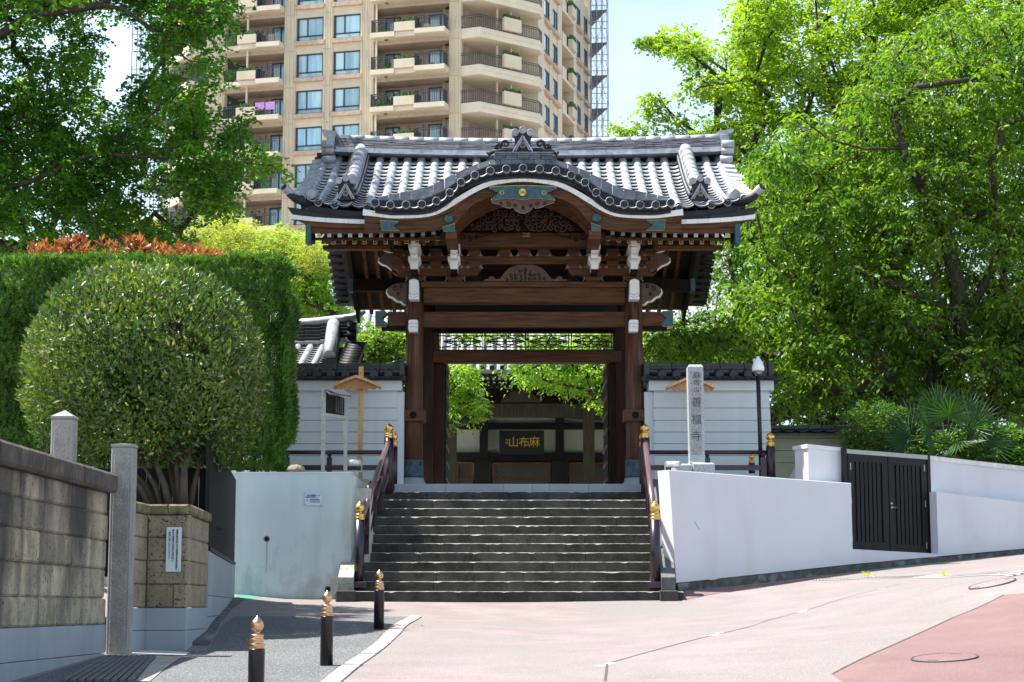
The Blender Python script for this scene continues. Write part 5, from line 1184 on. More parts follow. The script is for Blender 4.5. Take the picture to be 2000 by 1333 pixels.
# gable pendant with teal metal plate
YG = YK+.1
tealp = [(957,366),(975,364.5),(1000,363.5),(1021.5,363),(1043,363.5),(1068,364.5),(1086,366),(1085,370),(1076,374),(1067,377.5),(1076,383),(1083,388),(1083,391),(1060,388),(1040,387.5),(1021.5,390),(1003,387.5),(983,388),(960,391),(960,388),(967,383),(976,377.5),(967,374),(958,370)]
def grow(pts, k_):
    mx_ = sum(p[0] for p in pts)/len(pts); my_ = sum(p[1] for p in pts)/len(pts); return [(mx_+(x-mx_)*(1+k_/60),my_+(y-my_)*(1+k_/14)) for x,y in pts]
gp('plate_border', grow(tealp,.9), YG+.012, .03, GOLDP); gp('teal_plate', tealp, YG, .03, TEAL)
a = MB()
for px in (980.5,1062.5):
    c_ = [(px+ (3.6*math.cos(t)), 376.5+3.6*math.sin(t)) for t in np.linspace(0,6.28,12)]; a.tube([(X_(x,YG,8),YG-.004,Z_(y,YG)) for x,y in c_],.008,5,cap=False)
a.build('gold_loop', GOLDP, gate)
a = MB(); c = W(1020.5,376.5,YG-.0); a.lathe([(.088,0),(.088,.012),(.08,.02)],tuple(c),24,axis='Y'); a.build('crest_base', M('crest_dark',(.03,.05,.04),.5), gate)
for k_ in range(16):
    t = k_*math.pi/8; a = MB(); dx, dz = math.cos(t), math.sin(t); sx, sz = -dz, dx
    a.add([(c.x+dx*.012,c.y-.03,c.z+dz*.012),(c.x+dx*.068+sx*.011,c.y-.03,c.z+dz*.068+sz*.011),(c.x+dx*.078,c.y-.034,c.z+dz*.078),(c.x+dx*.068-sx*.011,c.y-.03,c.z+dz*.068-sz*.011),(c.x+dx*.05,c.y-.018,c.z+dz*.05)],[(0,1,2,3),(0,4,1),(1,4,2),(2,4,3),(3,4,0)]); a.build('crest_petal', GOLD, gate)
peg = [(960,391),(983,388),(1021.5,390),(1060,388),(1083,391),(1083,395),(1070,398),(1062,402),(1055,405),(1045,406),(1041,403),(1038,409),(1030,414),(1021.5,416.5),(1013,414),(1005,409),(1002,403),(998,406),(988,405),(981,402),(973,398),(960,395)]
gp('pendant_edge', [(x,y+.9) for x,y in peg], YG+.07, .04, M('edge_white',(.45,.42,.4),.7)); gp('carved_pendant', peg, YG+.04, .06, WOODL)
a = MB()
for sd in (-1,1):
    for dx, py, r in ((27,397.5,.045),(14,401,.04),(42,397,.035)): spiral(a,X_(CXP+sd*dx,YG,8),Z_(py,YG),YG+.035,r,-sd,1.3,.009,2.)
a.prism([(X_(x,YG,8),Z_(y,YG)) for x,y in ((1018,408),(1021.5,400),(1025,408))],YG+.03,YG+.05)
a.build('pendant_scroll', WOODD, gate)
# teal plates on the bargeboard ends, discs
YF = Y-.06
tl1 = [(742,431),(779,433),(776,437),(768,440.5),(773,446),(781,451),(746,451)]
gp('plate_border', grow(tl1,.8), YF+.008, .02, GOLDP); gp('teal_plate', tl1, YF, .02, TEAL)
tr1 = [(1300,430),(1263,431),(1268,435),(1276,440),(1270,444),(1262,450),(1297,450)]
gp('plate_border', grow(tr1,.8), YF+.008, .02, GOLDP); gp('teal_plate', tr1, YF, .02, TEAL)
for px, py in ((876,428.5),(1165,426.5)):
    a = MB(); c = W(px,py,Y-.01); a.lathe([(.085,-.02),(.085,.03),(.07,.035),(.065,.03)],tuple(c),24,axis='Y'); a.build('teal_boss', TEAL, gate)
for p_ in ([(864,444),(888,437),(888,452),(866,452)],[(1155,436),(1173,442),(1173,451),(1155,451)]):
    gp('plate_border', grow(p_,1.), YF-.1, .05, GOLDP); gp('teal_plate', p_, YF-.112, .05, TEAL)
for p0, p1, q0, q1 in ((870,892,880,894),(1151,1174,1150,1163)): gb('bracket_arm', p0, p1, 450, 467, YF-.05, 1.6, WOOD)
# -- side eaves: white boards, fascia, rafters
for sd in (-1,1):
    s_ = lambda p_: CXP+sd*(CXP-p_)
    pe = [(567,419),(600,423.5),(650,427),(700,429),(726,429.5)]
    for i in range(7):
        l, r = 567+159*i/7, 567+159*(i+1)/7; Y_ = YE+.02; fe = lambda p_: interp(pe,p_)
        T = [(X_(s_(p_),Y_,7),Z_(fe(p_),Y_)) for p_ in (l+.2,r-.2)]; B = [(x,z-.085) for x,z in T]
        if sd > 0: T = T[::-1]; B = B[::-1]
        a = MB(); a.strip(T,B,Y_,Y_+.08); a.build('white_edge_board', WHT2, gate)
    # dark tiles/batten between discs and boards
    Y_ = YE+.03; T = [(X_(s_(p_),Y_,7),Z_(interp(pe,p_)-14,Y_)) for p_ in (560,600,650,700,735)]; B = [(X_(s_(p_),Y_,7),Z_(interp(pe,p_)+1,Y_)) for p_ in (572,600,650,700,735)]
    a = MB(); a.strip(T,B,Y_,Y_+.3); a.build('eave_batten', TILED, gate)
    T = [(X_(s_(p_),YE+.1,7),Z_(interp(pe,p_)+9,YE+.1)) for p_ in (568,600,650,700,745)]; B = [(X_(s_(p_),YE+.1,7),Z_(q_,YE+.1)) for p_,q_ in ((590,433),(606,455),(650,456.5),(700,456),(745,455))]
    a = MB(); a.strip(T,B,YE+.1,YE+.2); a.build('fascia_board', WOOD, gate)
    T = [(x,z-.0) for x,z in T]; M2 = [(a_[0]*.5+b_[0]*.5,a_[1]*.5+b_[1]*.5) for a_,b_ in zip(T,B)]; a = MB(); a.strip(T,M2,YE+.05,YE+.1); a.build('fascia_moulding', WOOD, gate)
    gb('corner_cap', min(s_(596.5),s_(607)), max(s_(596.5),s_(607)), 437, 476, YE+.02, .25, TEAL, .01)
    gb('corner_beam', min(s_(600),s_(612)), max(s_(600),s_(612)), 452, 470, YE+.28, .4, WOODD)
    for k_ in range(12):
        px = s_(622.5+20.35*k_ if sd < 0 else 622.5+20.35*k_); py = 459.2-(0 if k_ < 8 else (k_-7)**1.6*.55); Y_ = YE+.12
        w2 = 3.7; z0, z1 = Z_(py+4.6,Y_), Z_(py-4.6,Y_); x0, x1 = X_(px-w2,Y_,7), X_(px+w2,Y_,7); a = MB()
        a.add([(x0,Y_,z0),(x1,Y_,z0),(x1,Y_+2.6,z0+.95),(x0,Y_+2.6,z0+.95),(x0,Y_,z1),(x1,Y_,z1),(x1,Y_+2.6,z1+.95),(x0,Y_+2.6,z1+.95)],[(0,3,2,1),(4,5,6,7),(0,1,5,4),(1,2,6,5),(2,3,7,6),(3,0,4,7)])
        o_ = a.build('rafter', WOODD, gate); a = MB(); a.box(x0,x1,Y_-.008,Y_-.001,z0,z1,0); a.box(x0+.012,x1-.012,Y_-.012,Y_-.008,z0+.012,z1-.012,1); a.lathe([(.016,0),(.01,.006)],((x0+x1)/2,Y_-.012,(z0+z1)/2),8,2,'Y')
        a.build('rafter_cap', [M('cap_silver',(.42,.42,.38),.4,metal=.4), M('cap_teal',(.2,.33,.34),.5), GOLDP], o_)
        px = s_(631+20.35*k_); py = 472.8-(0 if k_ < 8 else (k_-7)**1.6*.7); Y_ = YE+.5
        z0, z1 = Z_(py+4.6,Y_), Z_(py-4.6,Y_); x0, x1 = X_(px-w2,Y_,7), X_(px+w2,Y_,7); a = MB()
        a.add([(x0,Y_,z0),(x1,Y_,z0),(x1,Y_+2.6,z0+.95),(x0,Y_+2.6,z0+.95),(x0,Y_,z1),(x1,Y_,z1),(x1,Y_+2.6,z1+.95),(x0,Y_+2.6,z1+.95)],[(0,3,2,1),(4,5,6,7),(0,1,5,4),(1,2,6,5),(2,3,7,6),(3,0,4,7)])
        o_ = a.build('rafter', WOOD, gate); a = MB(); a.box(x0,x1,Y_-.008,Y_-.001,z0,z1,0); a.box(x0+.010,x1-.010,Y_-.012,Y_-.008,z0+.010,z1-.010,1); a.lathe([(.014,0),(.01,.006)],((x0+x1)/2,Y_-.012,(z0+z1)/2),8,2,'Y')
        a.build('rafter_cap', [GOLDP, WOODB, GOLDP], o_)
    l, r = sorted((s_(608),s_(880))); gb('eave_rail', l, r, 464.5, 468.5, YE+.46, .1, WOOD)
    l, r = sorted((s_(630),s_(762))); gb('eave_purlin', l, r, 479, 487, 37.95, .2, WOOD, .01)
    # soffit boards above rafters
    x0, x1 = sorted((X_(s_(600),37,7),X_(s_(880),37,7))); a = MB(); zq = Z_(455,YE+.2)
    a.add([(x0,YE+.2,zq),(x1,YE+.2,zq),(x1,YE+2.9,zq+1.0),(x0,YE+2.9,zq+1.0),(x0,YE+.2,zq+.03),(x1,YE+.2,zq+.03),(x1,YE+2.9,zq+1.03),(x0,YE+2.9,zq+1.03)],[(0,3,2,1),(4,5,6,7),(0,1,5,4),(1,2,6,5),(2,3,7,6),(3,0,4,7)]); a.build('soffit_board', WOODD, gate)
# -- pillars
YP_ = 38.95
for pc in (808.5,1239.5):
    zt_p = Z_(560,YP_); x = X_(pc,YP_,4); r = .181; zs = Z_(900,YP_); z2 = Z_(934,YP_)
    a = MB(); a.lathe([(r*1.03,z2-.02),(r*1.01,(z2+zt_p)/2-1),(r,zt_p)],(x,YP_,0),32); a.build('pillar', WOODV, gate)
    a = MB(); a.lathe([(r*1.12,z2),(r*1.14,z2+.06),(r*1.1,z2+.08),(r*1.1,zs-.04),(r*1.13,zs-.03),(r*1.13,zs),(r*1.04,zs+.01)],(x,YP_,0),32)
    for k_ in range(26):
        t = k_*2*math.pi/26; a.box(x+r*1.1*math.cos(t)-.008,x+r*1.1*math.cos(t)+.008,YP_+r*1.1*math.sin(t)-.012,YP_+r*1.1*math.sin(t)+.012,z2+.07,z2+.22)
    a.build('bronze_shoe', PATINA, gate)
    a = MB(); a.lathe([(.34,ZP-.02),(.34,ZP+.05),(.3,ZP+.07),(.27,ZP+.12),(.235,ZP+.17),(.21,z2)],(x,YP_,0),28); a.build('stone_base', GRANB, gate)
    # collar
    a = MB(); z0, z1 = Z_(823,YP_-.25), Z_(799,YP_-.25); a.bbox(x-.24,x+.24,YP_-.24,YP_+.24,z0,z1,.012); a.build('pillar_collar', WOOD, gate)
    a = MB()
    for k_ in range(8):
        t = k_*math.pi/4; a.lathe([(.026,0),(.024,.014),(0,.02)],(x+.05*math.cos(t),YP_-.24,(z0+z1)/2+.05*math.sin(t)),8,axis='Y')
    a.lathe([(.04,0),(.035,.02),(0,.03)],(x,YP_-.24,(z0+z1)/2),12,axis='Y'); a.build('iron_flower', BLKIRON, gate)
    a = MB(); a.box(x-.08,x+.08,YP_+.24,41.0,z0+.02,z1-.02); a.build('tie_beam', WOOD, gate)
    sgn = -1 if pc < 1000 else 1; a = MB(); a.lathe([(.03,-.02),(.035,.03),(.0,.04)],(x+sgn*.24,YP_-.1,(z0+z1)/2),8); a.build('iron_stud', BLKIRON, gate)
    # white clamp piece
    p_ = pc-1.5; gp('white_nosing', [(p_-8.5,625.5),(p_,624.5),(p_+8.5,625.5),(p_+9,632),(p_+8.5,633),(p_+9,640),(p_+8,648),(p_-8.5,648),(p_-10,640),(p_-8.5,633),(p_-9.5,632)], YP_-.42, .3, WHT)
    gp('nosing_groove', [(p_-9,632),(p_,631),(p_+9,632),(p_+9,633),(p_,632),(p_-9,633)], YP_-.425, .02, M('groove_grey',(.35,.36,.38),.7)); gp('nosing_groove', [(p_-9,639),(p_,638),(p_+9,639),(p_+9,640),(p_,639),(p_-9,640)], YP_-.425, .02, M('groove_grey',(.35,.36,.38),.7))
    # upper white nosing
    p_ = pc-.5; gp('white_nosing', [(p_-9,549),(p_-6,546.5),(p_,545),(p_+6,546.5),(p_+9.5,549),(p_+10,574),(p_+9,579),(p_+10,580),(p_+10,585),(p_-9,585),(p_-10,580),(p_-9,574)], YP_-.5, .42, WHT)
    for q_ in (572.5,578): gp('nosing_groove', [(p_-9,q_),(p_,q_+3.5),(p_+9,q_),(p_+9,q_+1),(p_,q_+4.5),(p_-9,q_+1)], YP_-.505, .02, M('groove_grey',(.35,.36,.38),.7))
gb('architrave', 822, 1226, 550, 560.5, YP_-.24, .5, WOOD, .012); gb('head_beam', 826, 1222, 560.5, 592, YP_-.14, .3, WOOD, .02)
gb('through_beam', 757, 1300, 609, 637, YP_+.02, .2, WOOD, .01)
for sd in (-1,1):
    s_ = lambda p_: CXP+2.5+sd*(CXP+2.5-p_)
    e = [(733,608),(753,608),(757,612),(749,619),(745.5,622),(749,625),(757,633),(753,638),(733,638)]
    e = [(s_(x),y) for x,y in e]; gp('plate_border', grow(e,.5), YP_+.0, .24, GOLDP); gp('teal_plate', e, YP_-.012, .262, TEAL)
    l, r = sorted((s_(745),s_(800))); gb('beam_bracket', l, r, 637, 645, YP_+.06, .2, WOODD)
    # carved nosings
    nz_ = [(797,553),(785,553),(775,554),(766,557),(758,563),(756,570),(760,577),(768,580),(776,587),(784,588),(790,594),(797,594)]
    gp('white_edge', [(s_(x-2.6),y+2.4) for x,y in nz_], YP_-.02, .16, WHT); gp('carved_nosing', [(s_(x),y) for x,y in nz_], YP_-.06, .2, WOODL)
    a = MB()
    for qx, qy, r in ((772,564,.06),(784,560,.045),(778,575,.04)): spiral(a,X_(s_(qx),YP_-.06,6),Z_(qy,YP_-.06),YP_-.065,r,-sd,1.4,.011,1.)
    a.build('nosing_scroll', WOODD, gate)
    nz2 = [(768,493),(757,494),(748,498),(741,503),(740,510),(746,515),(755,518),(762,523),(770,529),(778,534),(778,493)]
    gp('white_edge', [(s_(x-2.2),y+1.8) for x,y in nz2], YP_-.3, .14, WHT); gp('carved_nosing', [(s_(x),y) for x,y in nz2], YP_-.33, .18, WOODL)
    nz3 = [(768,493.5),(760,491),(751,488),(744,484),(741,481.5),(743,485),(750,490),(759,494)]; gp('white_edge', [(s_(x),y+.5) for x,y in nz3], YP_-.36, .06, WHT)
    # big blocks and boat arms
    for c_ in (811.5,889.5):
        gp('bearing_block', [(s_(x),y) for x,y in ((c_-19,528),(c_+19,528),(c_+19,537),(c_+13,549.5),(c_-13,549.5),(c_-19,537))], YP_-.22, .44, WOOD)
        for g_ in (-1,1): gp('white_curve', [(s_(x),y) for x,y in ((c_+g_*19.3,528),(c_+g_*19.3,538),(c_+g_*15,544),(c_+g_*19,549.5),(c_+g_*20.5,549.5),(c_+g_*17,544),(c_+g_*20.6,538),(c_+g_*20.6,528))], YP_-.2, .3, M('grey_white',(.17,.175,.17),.7))
    gp('bracket_arm', [(s_(x),y) for x,y in ((763,524),(766,532),(774,538),(930,538),(936,532),(940,524),(943,516),(760,516))], YP_-.3, .2, WOOD)
    for c_ in (776,813,851,889,927):
        for yt_, Yo in ((509.5,-.34),(486,-.34)):
            gp('small_block', [(s_(x),y) for x,y in ((c_-12,yt_),(c_+12,yt_),(c_+12,yt_+8),(c_+8,yt_+14.5),(c_-8,yt_+14.5),(c_-12,yt_+8))], YP_+Yo, .24, WOOD)
            for g_ in (-1,1): gp('white_curve', [(s_(x),y) for x,y in ((c_+g_*12.2,yt_+7),(c_+g_*14,yt_+12),(c_+g_*17,yt_+14.5),(c_+g_*8.3,yt_+14.5))], YP_+Yo+.03, .15, M('grey_white',(.17,.175,.17),.7))
    # white nosing stacks
    for c_ in (809,886.5):
        gp('bracket_nosing', [(s_(x),y) for x,y in ((c_-6.5,466),(c_+6.5,466),(c_+6.5,480),(c_-6.5,480))], 37.7, .9, WHT)
        gp('bracket_nosing', [(s_(x),y) for x,y in ((c_-11.5,477),(c_+11.5,477),(c_+11.5,485),(c_+6.5,491),(c_-6.5,491),(c_-11.5,485))], 37.9, .7, WHT)
        gp('bracket_nosing', [(s_(x),y) for x,y in ((c_-6.7,485),(c_-4,482.5),(c_+4,482.5),(c_+6.7,485),(c_+6.7,504.5),(c_-6.7,504.5))], 37.75, .9, WHT)
        for q_ in (496,498): gp('nosing_groove', [(s_(x),y) for x,y in ((c_-6.5,q_-3),(c_,q_),(c_+6.5,q_-3),(c_+6.5,q_-2),(c_,q_+1),(c_-6.5,q_-2))], 37.745, .02, M('groove_grey',(.35,.36,.38),.7))
        gp('bracket_nosing', [(s_(x),y) for x,y in ((c_-12,501),(c_+12,501),(c_+12,508),(c_+7.5,514),(c_+7,525.5),(c_-7,525.5),(c_-7.5,514),(c_-12,508))], 38.1, .6, WHT)
        gp('nosing_foot', [(s_(x),y) for x,y in ((c_-6.5,525.5),(c_+6.5,525.5),(c_+6,533),(c_-6,533))], 38.15, .5, WOODD)
for k_ in range(3):
    c_ = CXP+2.5+(k_-1)*38; gp('small_block', [(c_-12,486),(c_+12,486),(c_+12,494),(c_+8,500.5),(c_-8,500.5),(c_-12,494)], YP_-.34, .24, WOOD)
    for g_ in (-1,1): gp('white_curve', [(c_+g_*12.2,493),(c_+g_*14,498),(c_+g_*17,500.5),(c_+g_*8.3,500.5)], YP_-.31, .15, M('grey_white',(.17,.175,.17),.7))
gb('tie_beam', 782, 1266, 500.5, 510, YP_-.3, .2, WOOD, .008); gb('tie_beam', 880, 1168, 510, 516, YP_-.28, .16, WOOD); gb('tie_beam', 770, 1275, 480, 487, YP_-.3, .2, WOODD, .008)
# frog leg strut
fl = [(944,549.5),(947,546),(954,545),(956,541),(962,540),(966,543),(970,546),(975,545),(982,538),(987,531),(995,524),(1006,519),(1012,517.5),(1014,513),(1014,509),(1038,509),(1038,513),(1041,517.5),(1047,519),(1058,524),(1066,531),(1071,538),(1078,545),(1083,546),(1087,543),(1091,540),(1097,541),(1099,545),(1106,546),(1109,549.5)]
gp('frog_leg_strut', fl, YP_-.2, .12, WOODL)
a = MB(); rs = random.Random(9)
for qx in range(990,1064,9):
    for qy in (545,538,531,526):
        if qy < 524+abs(qx-1026)*.5: continue
        spiral(a,X_(qx,YP_-.2,5.5),Z_(qy,YP_-.2),YP_-.205,.038,rs.choice((1,-1)),1.3,.009,rs.uniform(0,6))
a.build('strut_carving', WOODD, gate)
# black board added behind brackets, standing in for the unlit roof interior
gb('bracket_shade_board', 826, 1222, 484, 550, YP_+.35, .05, WOODB)
for k_ in range(6): gb('vent_slat', 940, 1108, 528+3.6*k_, 529.4+3.6*k_, YP_+.25, .03, WOODD)
# -- main posts, lintels, doors
YM = 40.95
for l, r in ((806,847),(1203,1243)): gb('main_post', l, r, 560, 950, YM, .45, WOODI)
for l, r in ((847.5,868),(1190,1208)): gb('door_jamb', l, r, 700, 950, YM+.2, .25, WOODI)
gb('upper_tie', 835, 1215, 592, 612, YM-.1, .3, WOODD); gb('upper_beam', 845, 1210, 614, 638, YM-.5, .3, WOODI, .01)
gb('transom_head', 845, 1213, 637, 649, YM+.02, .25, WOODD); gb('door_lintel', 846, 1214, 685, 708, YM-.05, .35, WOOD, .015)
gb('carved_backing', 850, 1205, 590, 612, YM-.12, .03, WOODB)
for l, r in ((847,858),(1200,1213)): gb('transom_post', l, r, 648, 686, YM+.05, .2, WOOD)
# openwork transom
YTt = YM+.15; TW = M('transom_wood',(.06,.035,.025),.6)
for t, b in ((649,651.5),(655,656.5),(677.5,679),(683,685)): gb('transom_rail', 858, 1200, t, b, YTt, .05, TW)
for px in (860,865,941.5,947,1026,1031.5,1110.5,1116,1194,1199): gb('transom_mullion', px-1, px+1, 649, 685, YTt-.01, .06, TW)
for l, r in ((865,941.5),(947,1026),(1031.5,1110.5),(1116,1194)):
    a = MB(); m_ = (l+r)/2; T3 = lambda x,y: (X_(x,YTt,5),YTt+.02,Z_(y,YTt))
    for s1 in (-1,1):
        for s2 in (-1,1):
            a.bar(T3(m_+s1*2,667+s2*10.5),T3(m_+s1*36,667+s2*1),.02,.03,up=(0,1,0)); a.bar(T3(m_+s1*38,667+s2*11),T3(m_+s1*20,667+s2*8),.02,.025,up=(0,1,0))
            a.tube([T3(m_+s1*(8+9*math.cos(t)),667+s2*(3+3.*math.sin(t))) for t in np.linspace(0,6.28,11)],.012,5,cap=False)
            a.tube([T3(m_+s1*(25+7*math.cos(t)),667+s2*(1+2.6*math.sin(t))) for t in np.linspace(0,6.28,9)],.01,5,cap=False)
        a.bar(T3(m_+s1*3,656),T3(m_+s1*3,679),.014,.02,up=(0,1,0))
    a.bar(T3(l,667),T3(r,667),.016,.02,up=(0,1,0)); a.build('transom_carving', TW, gate)
# open door leaves (edge on)
for sd, pxf, pxb in ((-1,868,875.5),(1,1190,1187)):
    x0, x1 = X_(pxf,YM+.3,4), X_(pxb,YM+.3,4); yf, yb_ = YM+.35, YM+2.3; xd = X_(868,YM+.3,4) if sd < 0 else X_(1190,YM+.3,4); z0, z1 = ZP+.03, Z_(708,YM+.3)
    xin = xd+(.0 if sd < 0 else 0); dr = thing('dummy','','') if False else None
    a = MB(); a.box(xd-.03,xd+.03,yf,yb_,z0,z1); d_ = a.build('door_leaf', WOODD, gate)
    for j in range(9):
        z = z0+(z1-z0)*j/8; a = MB(); a.box(xd-.055,xd+.055,yf,yb_,z-.03,z+.03); a.build('door_batten', M('door_batten_wood',(.16,.11,.07),.6,var=.3), d_)
# rear pillars
for pc in (830,1218):
    a = MB(); x = X_(808.5 if pc < 1000 else 1239.5,YP_,4); a.lathe([(.18,ZP),(.18,6.6)],(x,44.0,0),20); a.build('rear_pillar', WOODV, gate)
# ================================================================ APARTMENT TOWER
def faceA(px, z, A, d):
    lo, hi = 0., 60.
    # distance along d from A where the picture column is px at height z
    f = lambda s: proj(A[0]+d[0]*s, A[1]+d[1]*s, z)[0]-px
    flo = f(lo)
    for _ in range(40):
        m = (lo+hi)/2
        if (f(m) > 0) == (flo > 0): lo = m
        else: hi = m
    return (lo+hi)/2
ZT = 44.0; FH = 3.24; YA0 = 155.
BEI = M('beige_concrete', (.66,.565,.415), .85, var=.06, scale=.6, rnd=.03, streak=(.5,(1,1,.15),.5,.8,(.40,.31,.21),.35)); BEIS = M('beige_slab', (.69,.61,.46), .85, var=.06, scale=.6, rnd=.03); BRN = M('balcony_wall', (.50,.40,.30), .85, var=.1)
CURT = M('window_pane', (.26,.50,.66), .08, var=.25, scale=.35, st=(3,3,.25), rnd=.25, spec=1.0, lo=.4, hi=.55, col2=(.42,.62,.66), coat=.6)
WFR = M('window_frame', (.05,.06,.08), .4, metal=.4); RAILM = M('railing_metal', (.06,.06,.075), .5, metal=.3); GRN = M('planter_green', (.05,.12,.02), .8, var=.5, scale=8)
tower = thing('apartment_tower', 'tall beige apartment tower with balconies and blue windows behind the gate', 'apartment building', (0,160,0))
A0 = (X_(900,YA0,45), YA0)
FACES = {}
yaw = math.radians(15); FACES['L'] = (A0, (-math.cos(yaw), math.sin(yaw)), (-math.sin(yaw), -math.cos(yaw)))
y2 = math.radians(38); FACES['C'] = (A0, (math.cos(y2), math.sin(y2)), (math.sin(y2), -math.cos(y2)))
sC = faceA(1050, 45, A0, FACES['C'][1]); B0 = (A0[0]+FACES['C'][1][0]*sC, A0[1]+FACES['C'][1][1]*sC)
y3 = math.radians(75); FACES['R'] = (B0, (math.cos(y3), math.sin(y3)), (math.sin(y3), -math.cos(y3)))
S = lambda f, px: faceA(px, 46, FACES[f][0], FACES[f][1])
def fq(a, f, s0, s1, o0, o1, z0, z1, m=0):
    A_, d, n = FACES[f]; P = [(A_[0]+d[0]*s+n[0]*o, A_[1]+d[1]*s+n[1]*o) for s, o in ((s0,o0),(s1,o0),(s1,o1),(s0,o1))]
    a.add([(*p,z0) for p in P]+[(*p,z1) for p in P], [(0,3,2,1),(4,5,6,7),(0,1,5,4),(1,2,6,5),(2,3,7,6),(3,0,4,7)], m)
def fb(nm, f, s0, s1, o0, o1, z0, z1, mat, par=None, kind=None):
    a = MB(); fq(a,f,s0,s1,o0,o1,z0,z1); return a.build(nm, mat, par or tower, kind)
K0, K1 = -6, 5; zlo, zhi = ZT+FH*K0-2.4, ZT+FH*K1+1
sEnd = S('L',402)
# core
for f, e in (('L',sEnd),('C',sC),('R',S('R',1155))):
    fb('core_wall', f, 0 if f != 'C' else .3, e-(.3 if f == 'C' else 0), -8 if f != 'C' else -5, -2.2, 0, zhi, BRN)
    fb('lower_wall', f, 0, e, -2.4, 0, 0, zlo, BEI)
def window(f, s0, s1, z0, z1, split=.38, low=.42, sill=True, o=-.25):
    a = MB(); t = .1
    for (x0,x1,y0,y1) in ((s0,s0+t,z0,z1),(s1-t,s1,z0,z1),(s0,s1,z0,z0+t),(s0,s1,z1-t,z1),(s0,s1,z0+low,z0+low+t),(s0+(s1-s0)*split-t/2,s0+(s1-s0)*split+t/2,z0+low,z1)): fq(a,f,x0,x1,o,o+.12,y0,y1)
    w_ = a.build('window', WFR, tower)
    for x0,x1,y0,y1 in ((s0+t,s0+(s1-s0)*split,z0+low+t,z1-t),(s0+(s1-s0)*split,s1-t,z0+low+t,z1-t),(s0+t,s1-t,z0+t,z0+low)):
        b = MB(); fq(b,f,x0,x1,o-.02,o+.03,y0,y1); b.build('pane', CURT, w_)
    if sill: fb('window_sill', f, s0-.2, s1+.2, 0, .3, z0-.42, z0-.05, M('sill_concrete',(.52,.38,.27),.85))
def ribs(f, s0, s1, z0, z1, n=4):
    a = MB(); fq(a,f,s0,s1,-.5,.1,z0,z1); st_ = (s1-s0)/n
    for k in range(n):
        for q in (.25,.6): fq(a,f,s0+st_*(k+q-.08),s0+st_*(k+q+.08),.1,.17,z0,z1)
    a.build('fluted_pier', BEI, tower)
def railing(f, s0, s1, o, z0, h=1.1, ends=0):
    a = MB(); n = int(abs(s1-s0)/.19)
    for k in range(n+1): s_ = s0+(s1-s0)*k/n; fq(a,f,s_-.015,s_+.015,o-.02,o+.02,z0,z0+h)
    for z in (z0+.05, z0+h-.18, z0+h): fq(a,f,s0,s1,o-.03,o+.03,z-.03,z+.03)
    if ends:
        for s_ in ends:
            for k in range(10): fq(a,f,s_-.02,s_+.02,o-1.2*k/10-.02,o-1.2*k/10+.02,z0,z0+h)
            fq(a,f,s_-.03,s_+.03,o-1.2,o,z0+h-.03,z0+h+.03)
    return a.build('balcony_railing', RAILM, tower)
